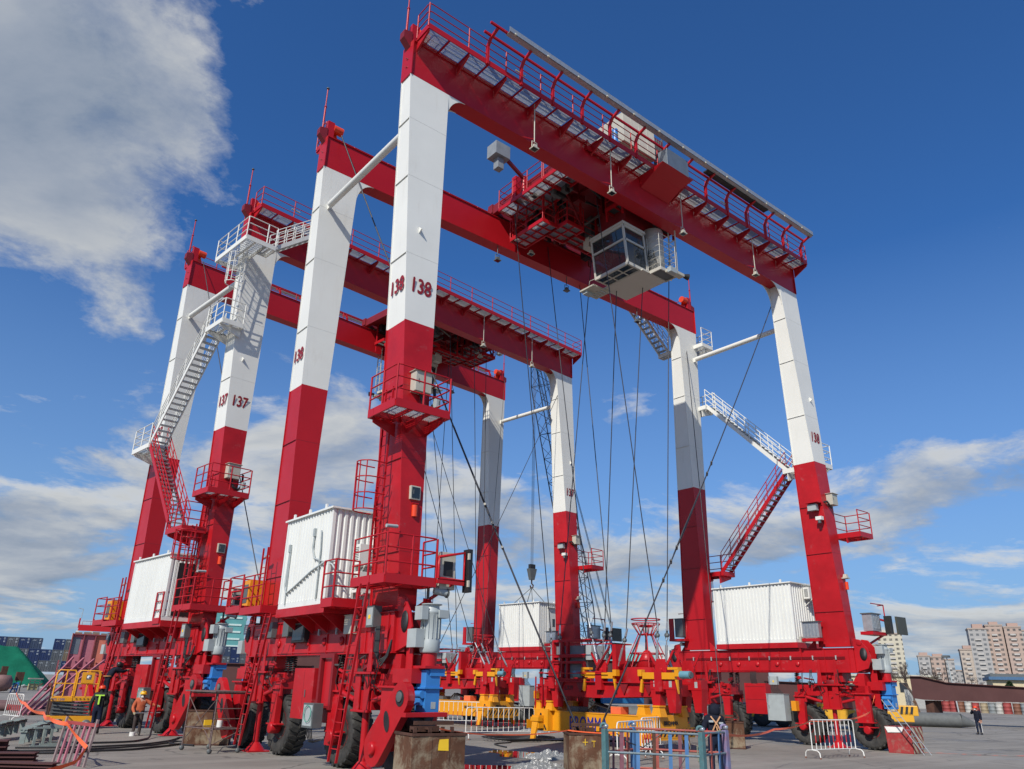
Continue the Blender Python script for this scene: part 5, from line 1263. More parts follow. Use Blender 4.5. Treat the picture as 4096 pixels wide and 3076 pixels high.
# ------------------------------------------------------------------ rusty blocks and near things
def rust_block(loc, rz, w, d, h, label, mark=None, yoke=True, group='rusty steel counterweight blocks'):
    t = empty('counterweight_block', loc, rz, label=label, cat='steel block', group=group)
    b = MB(); n = 14
    b.box(0, w, 0, d, 0, h, RUST)
    for k in range(1, 3): x = w*k/3; b.box(x-.05, x+.05, -.010, .0, .0, h-.06, RUST)
    b.box(-.02, w+.02, -.02, d+.02, h-.06, h, RUSTD); b.box(-.015, w+.015, -.015, d+.015, 0, .05, RUSTD)
    b.build('block', t, .012)
    if yoke:
        y = MB(); y.box(w*.1, w*.85, d*.25, d*.30, h+.16, h+.24, RUSTD)
        for x in (w*.1, w*.38, w*.62, w*.8): y.box(x, x+w*.06, d*.25, d*.3, h, h+.12, RUSTD)
        y.box(w*.15, w*.7, d*.6, d*.65, h+.0, h+.12, RUSTD)
        for x in (w*.15, w*.42): y.box(x, x+.06, d*.3, d*.6, h+.05, h+.10, RUSTD)
        y.build('lifting_yoke', t)
    if mark == 'patch':
        q = MB(); q.add([(w*.48, -.0105, h*.70), (w*.68, -.0105, h*.69), (w*.67, -.0105, h*.90), (w*.50, -.0105, h*.89), (w*.485, -.0105, h*.80)], [(0, 1, 2, 3, 4)], YELS); q.build('paint_mark', t)
    if mark == 'cross':
        q = MB(); q.box(w*.33, w*.46, -.0105, -.0095, h*.77, h*.785, YELS); q.box(w*.385, w*.40, -.0110, -.0100, h*.70, h*.86, YELS); q.box(w*.55, w*.65, -.0105, -.0095, h*.80, h*.815, YELS); q.box(w*.605, w*.615, -.011, -.010, h*.66, h*.80, YELS); q.build('paint_mark', t)
    if mark == 'cyl':
        q = MB(); q.tube((w*.5, d*.5, h), (w*.5, d*.5, h+.05), .3, RUSTD, 20); q.build('cover', t)
    return t
rust_block((-.78, -3.05, 0), R(-8), 1.34, .95, 1.17, 'brown rusty block with a square yellow paint patch, below the nearest crane leg', 'patch')
rust_block((5.05, -1.95, 0), R(-34), 1.13, 1.0, 1.04, 'rusty block with thin yellow paint crosses, left of the blue steel cage', 'cross')
rust_block((17.81, 2.84, 0), R(-56), 1.33, 1.0, 1.05, 'rusty block behind the hooded person, tied to the wire rope of the far leg', None)
rust_block((-1.2, 11.0, 0), R(-25), 1.5, 1.1, 1.15, 'rusty block with teal paint traces behind the scaffold tower', None, False)
tag(MB().box(-.9, -.55, 10.55, 10.62, .55, .85, YELS, Matrix.Translation((.02, -.5, 0))).build('marker_plate'), 'small yellow plate leaning on the rusty block behind the scaffold', 'plate')

def hazard_block():
    m = bpy.data.materials.new('striped_concrete'); m.use_nodes = True; T = NT(m.node_tree); T.n.clear()
    out = T.node('ShaderNodeOutputMaterial'); b = T.node('ShaderNodeBsdfPrincipled'); T.link(b.outputs[0], out.inputs[0]); b.inputs['Roughness'].default_value = .75
    o = T.node('ShaderNodeTexCoord').outputs['Object']; sp = T.node('ShaderNodeSeparateXYZ'); T.link(o, sp.inputs[0])
    fr = T.math('FRACT', T.math('MULTIPLY', T.math('ADD', sp.outputs[0], sp.outputs[2]), 3.0)); st = T.ramp(fr, [(.5, 0), (.52, 1)])
    c = T.mix(st, (.50, .44, .30), (.26, .025, .02)); n = T.noise(o, 3.5, 7, .7); c = T.mix(T.ramp(n, [(.5, 0), (.62, .8)]), c, (.22, .12, .08)); T.link(c, b.inputs['Base Color'])
    rd = mat('worn_red_concrete', (.30, .022, .022), .7, var=.15, scale=3, dirt=.75, dirtcol=(.26, .11, .085), thr=(.50, .62))
    t = empty('striped_block', (23.80, -2.70, 0), R(0), label='red concrete block with white and red diagonal stripes, beside the aluminium ladder', cat='concrete block')
    q = MB(); q.hexa([(-.27, .9, 0), (0, 0, 0), (1.05, .03, 0), (.85, 1.0, 0)], [(-.33, .92, 1.02), (-.04, -.03, 1.02), (1.09, 0, 1.02), (.9, 1.02, 1.02)], rd); q.build('block', t, .01)
    q = MB(); q.add([(0.0, -.012, .02), (1.05, .018, .02), (1.09, -.012, 1.0), (-.035, -.042, 1.0)], [(0, 1, 2, 3)], m); q.build('striped_face', t)
    q = MB(); q.add([(-.325, .80, .78), (-.15, .30, .80), (-.12, .22, 1.0), (-.345, .90, 1.0)], [(0, 1, 2, 3)], BWHT); q.build('white_patch', t)
    q = MB(); q.box(-.1, .1, .2, .3, 1.02, 1.1, RUSTD); q.box(.5, .9, .3, .4, 1.02, 1.12, RUSTD); q.build('lifting_lug', t)
hazard_block()
t = empty('ladder', (23.82, -3.25, 0), 0, label='aluminium ladder leaning over the striped concrete block', cat='ladder')
q = MB()
for k in (-1, 1): q.beam((k*.2, -.05*k, 0), (-.62+k*.19, 1.15-.04*k, 2.05), .06, .03, ALU)
q.build('stile', t); q = MB()
for i in range(1, 9): f = i/9; q.tube((-.2-.62*f, .05+1.15*f, 2.05*f), (.2-.62*f, -.05+1.15*f, 2.05*f), .015, ALU, 6)
q.build('rung', t)

# ------------------------------------------------------------------ crowd barriers
def barrier(p, q_, label, h=1.22, red='low'):
    p = Vector((*p, 0)); q_ = Vector((*q_, 0)); d = q_-p; w = d.length
    t = empty('crowd_barrier', p, math.atan2(d.y, d.x), label=label, cat='barrier', group='white crowd barriers with red bars')
    b = MB(); r = .022; b.path([(0, 0, .28), (0, 0, h-.12), (.04, 0, h-.03), (.14, 0, h), (w-.14, 0, h), (w-.04, 0, h-.03), (w, 0, h-.12), (w, 0, .28)], r, BWHT, 6); b.tube((0, 0, .30), (w, 0, .30), r*.8, BWHT, 6); b.build('frame', t)
    n = max(8, int(w/.25)); c = MB()
    for i in range(1, n):
        x = w*i/n
        for z0, z1, m in ((.30, .52, BWHT), (.52, .78, REDT if i % 1 == 0 else BWHT), (.78, h, BWHT)): c.tube((x, 0, z0), (x, 0, z1), .016, m, 5, cap=False)
    c.build('bars', t)
    for x in (0.0, w):
        f = MB(); f.path([(x, -.32, .04), (x, -.30, .20), (x, -.22, .27), (x, 0, .29), (x, .22, .27), (x, .30, .20), (x, .32, .04)], r, BWHT, 6)
        for y in (-.32, .32): f.tube((x, y, 0), (x, y, .06), .03, mat('rusty_cap', (.20, .09, .06), .8), 8)
        f.build('foot', t)
    return t
barrier((17.18, -2.08), (19.72, -2.40), 'white barrier standing alone in front of the right hand crane wheels, orange tape above it', 1.30)
barrier((10.5, 10.31), (13.94, 9.74), 'long white barrier with red bars between the two rusty blocks, nearer of the left pair', 1.28)
barrier((15.6, 20.3), (18.3, 18.2), 'white barrier farther back, behind the left pair and close to the wheels of crane 137', 1.28)
barrier((8.35, -.65), (11.35, .45), 'white barrier just behind the blue steel cage, nearer of the right pair', 1.22)
barrier((11.7, 1.3), (14.6, 2.3), 'white barrier at the end of the big yellow spreader, farther of the right pair', 1.24)
barrier((-4.5, 27.6), (-4.05, 26.2), 'short white and red barrier seen end on at the left, behind the grey brackets', 1.25)

# ------------------------------------------------------------------ steel cage of the foreground
def cage_pen():
    TEAL = mat('post_teal', (.07, .16, .17), .55, var=.2, scale=7, dirt=.45, dirtcol=(.12, .07, .05)); BL2 = mat('slat_blue', (.06, .16, .33), .55, var=.15, dirt=.2, dirtcol=(.02, .08, .25)); PUR = mat('slat_purple', (.17, .06, .08), .6, var=.2, scale=6); RR = mat('rail_red', (.32, .07, .05), .6, var=.2)
    RG = mat('rail_greyblue', (.13, .18, .20), .5, var=.3, scale=8, dirt=.4, dirtcol=(.2, .1, .07))
    t = empty('steel_cage', (3.61, -4.71, 0), 0, label='blue, teal and red steel stacking cage with hooked corner posts in the foreground', cat='steel cage')
    FL, FR, BL_, BR = Vector((0, 0, 0)), Vector((1.48, -1.71, 0)), Vector((1.55, .5, 0)), Vector((3.02, -1.26, 0))
    posts = [(FL, TEAL), (FR, TEAL), (BL_, BL2), (BR, mat('post_redblue', (.30, .10, .12), .6, col2=(.12, .22, .4), scale=1.5))]
    for p, m in posts:
        b = MB(); b.beam(p, p+Vector((0, 0, 1.30)), .13, .13, m, up=(1, 0, 0))
        b.path([p+Vector((.05*math.cos(k*.5)-.02, -.05*math.cos(k*.5)+.02, 1.35+.07*math.sin(k*.5))) for k in range(-1, 8)], .035, m, 6); b.lathe([(0, -.07), (.05, -.06), (.05, .06), (0, .07)], p+Vector((.02, 0, 1.36)), 1, 10, ALU); b.build('corner_post', t, .01)
    def side(a, b_, nm, sl, ra):
        r = MB()
        for z in (.36, .80, 1.27): r.tube(a+Vector((0, 0, z)), b_+Vector((0, 0, z-.02)), .028, ra, 7)
        r.build('rail', t); n = len(sl)
        for i, m in enumerate(sl):
            c = a.lerp(b_, (i+1)/(n+1)); s = MB(); s.beam(c+Vector((0, 0, .05)), c+Vector((.02, -.02, 1.26)), .02, .085, m, up=(b_-a)); s.build('slat', t)
    side(FL, FR, 'front', [PUR, BL2, RUSTD, BL2, BL2], RG); side(BL_, BR, 'back', [RR, PUR, BL2], RR); side(FL, BL_, 'side', [PUR, PUR, RR], RR); side(FR, BR, 'side', [RR, BL2], RG)
    w = MB()
    w.path([(1.9, -.9, 1.28), (1.95, -1.0, .9), (1.6, -.9, .45), (1.8, -1.1, .3)], .014, STEEL, 4); w.path([(.3, -.1, 1.2), (.6, -.2, 1.0), (.9, -.4, .9), (1.3, -.8, 1.3)], .014, STEEL, 4); w.path([(3.0, -1.2, 1.3), (2.6, -1.1, 1.2), (2.2, -1.0, .9), (2.1, -1.1, .6)], .02, mat('rope_grey', (.16, .18, .13), .8), 4); w.build('wire', t)
cage_pen()

# ------------------------------------------------------------------ scaffold tower
def scaffold():
    SC = mat('scaffold_rust', (.13, .085, .075), .7, var=.3, scale=9, dirt=.4, dirtcol=(.25, .25, .26))
    t = empty('scaffold_tower', (-1.50, 7.42, 0), R(10), label='small rusty scaffold tower on castors with a work plank, between the two cranes', cat='scaffold')
    c = [(0, 0), (.95, -.05), (.95, 1.75), (0, 1.75)]; b = MB(); H = 1.78
    for x, y in c: b.tube((x, y, .12), (x, y, H), .024, SC, 7)
    for i in range(4):
        a, d = c[i], c[(i+1) % 4]
        for z in (.7, H-.03): b.tube((*a, z), (*d, z), .020, SC, 6)
    b.tube((*c[0], .3), (*c[3], 1.6), .014, SC, 5); b.tube((*c[3], .3), (*c[0], 1.6), .014, SC, 5); b.tube((*c[1], .3), (*c[2], 1.6), .014, SC, 5); b.tube((*c[0], .25), (*c[1], .65), .014, SC, 5)
    for z in (1.0, 1.3): b.tube((*c[0], z), (*c[1], z), .016, SC, 5)
    b.build('frame', t); b = MB(); b.box(-.15, 1.2, -.1, 1.85, H, H+.04, SC); b.box(.0, .95, .2, .7, .70, .73, SC); b.build('plank', t)
    for x, y in c: b = MB(); b.lathe([(0, -.025), (.075, -.025), (.075, .025), (0, .025)], (x, y, .075), 1, 14, DGREY); b.build('castor', t)
    b = MB(); b.tube((-1.15, 7.85, .74), (-1.15, 7.85, .95), .09, BWHT, 14); b.tube((-1.15, 7.85, .95), (-1.15, 7.85, 1.0), .09, REDT, 14, .05); tag(b.build('paint_can'), 'red and white paint can on the middle shelf of the scaffold', 'paint can')
scaffold()

# ------------------------------------------------------------------ scissor lift
def scissor():
    t = empty('scissor_lift', (-2.9, 21.5, 0), R(-9), label='yellow scissor lift with low raised basket, at the far left crane wheels', cat='scissor lift')
    LY = mat('lift_yellow', (.68, .31, .012), .42, var=.06); b = MB()
    b.box(-.85, .95, -.4, .4, .22, .52, LY); b.hexa([(-.3, -.41, .10), (.55, -.41, .10), (.55, -.39, .10), (-.3, -.39, .10)], [(-.5, -.42, .25), (.75, -.42, .25), (.75, -.38, .25), (-.5, -.38, .25)], LY); b.box(-.87, -.6, -.42, .42, .14, .46, LY); b.build('chassis', t, .015)
    for x in (-.62, .72):
        for y in (-.42, .42): w = MB(); w.lathe([(0, -.06), (.17, -.06), (.19, -.04), (.19, .04), (.17, .06), (0, .06)], (x, y, .19), 1, 20, DGREY); w.lathe([(0, -.065), (.1, -.065), (.1, .065), (0, .065)], (x, y, .19), 1, 14, GREYP); w.build('wheel', t)
    s = MB()
    for k in range(4):
        z0 = .55+.135*k
        for y in (-.3, .3): s.beam((-.7, y, z0), (.8, y, z0+.12), .05, .07, DGREY, up=(0, 1, 0)); s.beam((.8, y-.06, z0), (-.7, y-.06, z0+.12), .05, .07, DGREY, up=(0, 1, 0))
    for k in range(5): s.tube((.3, -.35, .6+.11*k), (.3, .35, .6+.11*k), .03, BLK, 8)
    s.box(-.72, .0, -.28, .28, .55, 1.1, mat('scissor_grey', (.06, .065, .07), .5)); s.build('scissor_stack', t)
    d = MB(); d.box(-.78, .92, -.42, .42, 1.12, 1.30, LY); d.box(-.80, .0, -.44, .44, 1.10, 1.27, LY)
    for k in range(5): d.add([(.1+.15*k, -.4455, 1.19), (.17+.15*k, -.4455, 1.19), (.2+.15*k, -.4455, 1.23), (.13+.15*k, -.4455, 1.23)], [(0, 1, 2, 3)], BLK)
    do = d.build('deck', t, .01); text_mb('XG 1200', .13, mat('sticker_blue', (.06, .12, .35), .5), .002).xf(Matrix.Translation((-.78, -.4445, 1.14))).build('lettering', do)
    r = MB()
    for x0, x1 in ((-.78, -.02), (.04, .92)):
        for y in (-.42, .42): r.path([(x0, y, 1.3), (x0, y, 2.25), (x0+.08, y, 2.37), (x1-.08, y, 2.37), (x1, y, 2.25), (x1, y, 1.3)], .028, LY, 6); r.tube((x0, y, 1.82), (x1, y, 1.82), .022, LY, 6); r.tube(((x0+x1)/2, y, 1.3), ((x0+x1)/2, y, 2.37), .02, LY, 6)
    for x in (-.78, .92):
        for z in (1.82, 2.35): r.tube((x, -.42, z), (x, .42, z), .025, LY, 6)
    r.build('guard_rail', t); c = MB(); c.box(.18, .68, -.50, -.43, 1.85, 2.30, LY); co = c.build('control_panel', t, .01)
    l = MB(); l.box(.36, .56, -.504, -.501, 2.0, 2.2, DGREY); l.lathe([(0, -.002), (.08, -.002), (.08, .0), (0, .0)], (.46, -.506, 2.1), 1, 6, BWHT); l.add([(.42, -.510, 2.13), (.50, -.510, 2.13), (.46, -.510, 2.06)], [(0, 1, 2)], mat('sticker_blue', (.06, .12, .35), .5)); l.build('emblem', co)
scissor()

# ------------------------------------------------------------------ guy ropes
def guy(p, q, label, r=.022, clamps=True):
    t = empty('guy_rope', p, 0, label=label, cat='wire rope', group='slack wire ropes anchoring the cranes'); p = Vector(p); q = Vector(q)-p; b = MB(); N = 22
    pts = [q*(i/N)+Vector((0, 0, -.012*q.length*4*(i/N)*(1-i/N))) for i in range(N+1)]
    b.path(pts, r, ROPE, 5); b.build('rope', t)
    if clamps:
        c = MB(); n = q.normalized(); s = n.orthogonal().normalized()
        for i0 in (13,):
            a = pts[i0]; e = pts[i0+3]; c.path([a, a.lerp(e, .3)+s*.05, a.lerp(e, .65)+s*.09, e, a.lerp(e, .65)-s*.09, a.lerp(e, .3)-s*.05, a], r*1.1, ROPE, 5)
            for k in (-.5, -.3, .9, 1.1, 1.35): c.tube(a.lerp(e, k)-s*.09, a.lerp(e, k)+s*.09, .045, STEEL, 6)
        k = pts[-1]; c.path([pts[-3], pts[-2]+s*.06, k, pts[-2]-s*.06, pts[-3]], r, ROPE, 5); c.tube(pts[-3]-n*.05, pts[-3]+n*.05, .05, STEEL, 6)
        c.tube(k-s*.06, k+s*.06, .04, ALU, 7); c.build('rope_clamp', t)
W = lambda p: tuple(TM @ Vector(p))
guy(W((.29, 7.4, 24.8)), (5.55, -1.7, 1.22), 'thick wire rope from the back girder of 138 to the block with yellow crosses', .03)
guy(W((24.0, 1.25, 22.2)), (6.15, -2.1, 1.2), 'wire rope from the right front leg of 138 slanting down across the head block', .026)
guy(W((25.15, 8.2, 24.6)), (18.3, 2.6, 1.25), 'wire rope hanging close beside the right back leg of 138', .022, False)
guy(tuple(M137 @ Vector((.3, 7.5, 24.7))), (2.6, 10.6, .05), 'wire rope from the left end of crane 137 passing behind its numbered leg', .024, False)
guy(tuple(M137 @ Vector((24.6, .6, 22.6))), (9.6, 14.6, .05), 'wire rope slanting from the right front leg of 137 down behind the lamp frame', .02, False)
guy(tuple(M137 @ Vector((25.2, 7.4, 24.6))), (19.5, 21.5, .05), 'thin wire rope hanging before the right back leg of crane 137', .016, False)

# ------------------------------------------------------------------ cables, tape, puddles, sheets on the ground
def ground_path(pts, r, m, name, label, cat, group=None, wob=.05, z=None):
    P = [Vector((x, y, (z[i] if z else r+.004))) for i, (x, y) in enumerate(pts)]; out = []
    for i in range(len(P)-1):
        a = P[max(0, i-1)]; b = P[i]; c = P[i+1]; d = P[min(len(P)-1, i+2)]
        for k in range(8):
            t = k/8; q = .5*((2*b)+(-a+c)*t+(2*a-5*b+4*c-d)*t*t+(-a+3*b-3*c+d)*t**3)
            nz = noise.noise_vector(q*1.3)*wob; out.append(Vector((q.x+nz.x, q.y+nz.y, max(q.z, r+.003))))
    out.append(P[-1]); b = MB(); b.path(out, r, m, 6); return tag(b.build(name), label, cat, group)
gr_ = 'black cables lying on the yard'
ground_path([(-6.5, 9.3), (-5.4, 9.0), (-4.4, 9.3), (-3.2, 9.5), (-2.0, 10.4), (-.9, 11.4), (.5, 12.0)], .035, BLK, 'cable', 'thick black cable nearest the camera, running along the ground at the left', 'cable', gr_)
ground_path([(-6.6, 10.2), (-5.0, 9.9), (-3.6, 10.3), (-2.4, 10.9), (-1.2, 12.0)], .03, BLK, 'cable', 'black cable beside the nearest one, second of the three parallel runs', 'cable', gr_)
ground_path([(-6.2, 11.3), (-4.6, 10.9), (-3.2, 11.2), (-2.2, 11.6), (-1.1, 12.8), (-.3, 14.2)], .03, BLK, 'cable', 'black cable farthest of the three parallel runs at the left', 'cable', gr_)
ground_path([(-4.9, 12.9), (-3.7, 12.5), (-2.4, 12.8), (-1.5, 14.1), (-1.1, 15.2), (-1.0, 15.5)], .035, BLK, 'cable', 'black cable curving up towards the painter', 'cable', gr_, z=[.04, .04, .04, .04, .4, 1.5])
ground_path([(-.6, 12.2), (-1.0, 12.4)] + [(-1.4, 11.6), (-1.0, 10.4)], .03, BLK, 'cable', 'short looped cable by the rusty block behind the scaffold', 'cable', gr_)
b = MB()
for k in range(7):
    a = .55+.16*k; b.path([(12.3+a*1.15*math.cos(t*.42)+.08*math.sin(t*2+k), 8.9+a*.85*math.sin(t*.42)+.08*math.cos(t*1.7+k), .03+.02*k) for t in range(15)], .022, BLK, 5, True)
tag(b.build('cable_coil'), 'loose coil of black cable in front of the long white barrier', 'cable coil')
ground_path([(9.3, 6.0), (9.8, 7.4), (11.0, 7.9), (11.8, 8.4), (14.5, 8.1), (17.0, 7.0)], .025, BLK, 'cable', 'black cable leading from the coil towards the yellow spreader', 'cable', gr_)
def tape(pts, label, w=.05, flat=False, tw=.0):
    b = MB(); P = [Vector(p) for p in pts]; out = []
    for i in range(len(P)-1):
        for k in range(8):
            t = k/8; q = P[i].lerp(P[i+1], t); q.z -= (0 if flat else .06*4*t*(1-t)*(P[i+1]-P[i]).length/4); out.append(q)
    out.append(P[-1]); vs = []
    for i, p in enumerate(out):
        u = Vector((0, 0, 1)) if not flat else Vector((.5, .8, .0)).normalized(); a = math.sin(i*.6)*tw
        d = (out[min(i+1, len(out)-1)]-out[max(0, i-1)]).normalized(); u = (Matrix.Rotation(a, 4, d) @ u)
        vs += [p-u*w/2, p+u*w/2]
    if flat: vs = [Vector((v.x, v.y, .012+.03*abs(noise.noise(v*3)))) for v in vs]
    b.add(vs, [(2*i, 2*i+1, 2*i+3, 2*i+2) for i in range(len(out)-1)], TAPE); return tag(b.build('warning_tape'), label, 'warning tape', 'orange warning tapes')
tape([(-.1, -3.1, 1.26), (2.4, -2.3, 1.05), (5.0, -1.95, 1.10), (6.1, -2.7, 1.05)], 'thin orange tape between the two nearest rusty blocks', .03)
tape([(6.65, -5.95, 1.2), (12.5, -3.6, 1.12), (17.3, -2.1, 1.28), (19.7, -2.3, 1.32), (22.8, -1.6, 1.55), (23.6, -1.5, 2.2)], 'orange tape from the blue cage over the lone barrier to the right crane', .06, tw=.5)
tape([(24.9, -2.5, 0), (25.7, -3.3, 0), (26.3, -4.4, 0), (27.8, -5.4, 0), (30, -7.2, 0), (33, -9.0, 0)], 'orange tape lying on the ground right of the striped block', .10, flat=True)
tape([(-4.3, 27.0, 1.3), (-4.9, 20, 1.05), (-5.3, 13.2, .95), (-5.95, 8.5, 1.0), (-5.85, 6.4, .95), (-5.55, 4.95, .45), (-5.9, 4.2, .2), (-6.7, 3.6, .05)], 'broad orange tape sagging over the grey brackets and the red slatted rack', .10, tw=.35)
WATER = mat('puddle_water', (.02, .02, .02), .02, var=.05, spec=.9)
def puddle(pts, label, seed):
    random.seed(seed); n = len(pts); out = []
    for i in range(n):
        a = Vector((*pts[i], 0)); c = Vector((*pts[(i+1) % n], 0))
        for k in range(7): q = a.lerp(c, k/7); nz = noise.noise_vector(q*1.6+Vector((seed, 0, 0)))*.28; out.append((q.x+nz.x, q.y+nz.y, .004))
    b = MB(); b.add(out, [tuple(range(len(out)))], WATER); tag(b.build('puddle'), label, 'puddle', 'puddles on the asphalt', kind='structure')
puddle([(8.3, 5.6), (8.9, 3.9), (8.4, 2.9), (7.2, 2.2), (6.9, 3.2), (7.4, 4.6)], 'puddle reflecting red and white in front of the long barrier', 1)
puddle([(3.6, 1.9), (5.0, .6), (5.0, -.1), (4.4, -.4), (2.9, .6), (2.6, 1.2)], 'puddle nearest the camera between the two rusty blocks', 2)
puddle([(16.2, 8.5), (18.2, 7.0), (17.6, 6.0), (15.4, 7.3)], 'thin puddle beyond the spreader', 3)
SHEET = mat('plastic_sheet', (.20, .205, .20), .25, var=.35, scale=14, spec=.7, bump=.6, bscale=25)
def heap(c, rx, ry, h, label, seed, rz=0):
    n = 26; vs = []; fs = []; off = Vector((seed*3.1, 0, 0))
    for j in range(n+1):
        for i in range(n+1):
            u, v = i/n*2-1, j/n*2-1; d = math.sqrt(u*u+v*v); q = Vector((u*3.4, v*3.4, 0))+off
            z = h*max(0, 1-d)**.6*(.55+.9*abs(noise.noise(q*1.6)))+.07*abs(noise.noise(q*5))*(d < .95)
            x = u*rx*(1+.2*noise.noise(q)); y = v*ry*(1+.2*noise.noise(q+Vector((5, 5, 5)))); x, y = x*math.cos(rz)-y*math.sin(rz), x*math.sin(rz)+y*math.cos(rz)
            vs.append((c[0]+x, c[1]+y, z if d < .97 else -.02))
    for j in range(n):
        for i in range(n): a = j*(n+1)+i; fs.append((a, a+1, a+n+2, a+n+1))
    b = MB(); b.add(vs, fs, SHEET); tag(b.build('plastic_heap'), label, 'plastic sheet', 'heaps of crumpled plastic sheet')
heap((5.1, -.7), .85, .50, .30, 'crumpled clear plastic heap nearest the camera, at the foot of the block with yellow crosses', 1, R(-35))
heap((7.9, 2.0), .85, .45, .26, 'smaller crumpled plastic heap just behind the nearest one', 2, R(-35))
heap((17.8, 13.6), 1.2, .5, .22, 'white crumpled sheet on the ground left of the big spreader', 3, R(-40))

# ------------------------------------------------------------------ left foreground clutter
BRK = mat('bracket_greygreen', (.20, .24, .22), .55, var=.12, scale=4)
def bracket(loc, rz, s, label):
    t = MB(); M = Matrix.Translation(loc) @ Matrix.Rotation(rz, 4, 'Z') @ Matrix.Scale(s, 4)
    t.box(-.45, .45, -.03, .03, .0, .10, BRK, M); t.box(-.45, .45, -.14, .14, .10, .13, BRK, M); t.box(-.45, .45, -.14, .14, .0, .02, BRK, M)
    for k in range(5): x = -.4+.2*k; t.box(x-.015, x+.015, -.13, .13, .02, .10, BRK, M)
    for x in (-.36, .36): t.box(x-.03, x+.03, -.10, .10, -.42, .0, BRK, M); t.prism
    t.box(-.1, .1, -.2, .2, .13, .16, BRK, M)
    return tag(t.build('steel_bracket'), label, 'steel bracket', 'grey green steel brackets stacked at the left')
random.seed(11); k_ = 0
rows = [(-5.1, 14.6, 'right'), (-4.7, 15.8, 'back right'), (-5.5, 13.2, 'front right'), (-5.75, 16.2, 'middle'), (-6.4, 14.8, 'left')]
for (x, y, nm) in rows:
    for i in range(4):
        lab = 'grey green steel bracket, %s in the %s row of the stack' % (['lowest', 'second', 'third', 'topmost'][i], nm)
        bracket((x+.22*i-.3+random.uniform(-.05, .05), y+.35*i-.5, .40+.03*i), R(60+random.uniform(-6, 6)), .80, lab)
for i, (x, y) in enumerate([(-5.25, 11.6), (-4.85, 12.4), (-4.5, 13.2)]):
    q = MB(); q.box(x-.5, x+.5, y-.05, y+.05, 0, .06, BRK); q.box(x-.45, x-.38, y-.05, y+.05, .06, .55, BRK); q.box(x+.38, x+.45, y-.05, y+.05, .06, .55, BRK); q.box(x-.5, x+.5, y-.09, y+.09, .55, .60, BRK)
    tag(q.build('steel_trestle'), 'grey green trestle %s the bracket stack' % ['nearest the camera below', 'in the middle below', 'farthest back below'][i], 'trestle', 'grey green trestles')
def rack():
    t = empty('slatted_rack', (-5.93, 6.68, 0), math.atan2(-1.79, .38), label='faded red slatted steel rack wrapped with orange tape, bottom left', cat='steel rack')
    for i in range(7):
        q = MB(); x = 1.83*i/6; q.beam((x, 0, 0), (x+.0, .12, 1.0+(.12 if i in (0, 6) else 0)), .07, .05, PINK if i % 3 else mat('slat_greypink', (.28, .20, .19), .7, var=.2), up=(0, 1, 0)); q.build('slat', t)
    q = MB(); q.beam((-.05, .11, .98), (1.9, .11, .98), .05, .08, mat('rack_red', (.33, .05, .05), .6)); q.build('top_rail', t)
rack()
for i, (a, c, w, h, lab) in enumerate([((-7.9, 5.6), (-6.3, 4.3), .35, .18, 'flat brown steel beam lying at the bottom left corner'), ((-8.0, 7.8), (-6.3, 7.0), .4, .22, 'brown steel beam behind the red slatted rack'), ((-8.3, 10.4), (-6.6, 9.9), .6, .35, 'large brown steel box at the left edge below the grey brackets')]):
    q = MB(); q.beam((*a, h/2), (*c, h/2), w, .03, PRIM); q.beam((*a, h-.015), (*c, h-.015), w, .03, PRIM); q.beam((*a, h/2), (*c, h/2), .04, h-.06, PRIM); q.beam((*a, .015), (*c, .015), w, .03, PRIM); tag(q.build('steel_beam'), lab, 'steel beam', 'brown steel beams')
q = MB(); q.tube((-3.07, 25.4, 0), (-3.0, 25.2, .1), .18, DGREY, 10); q.tube((-3.07, 25.4, .05), (-4.2, 19.2, 1.85), .03, mat('prop_pole', (.08, .05, .06), .6), 7); tag(q.build('prop_pole'), 'dark leaning prop pole left of the yellow lift', 'pole')
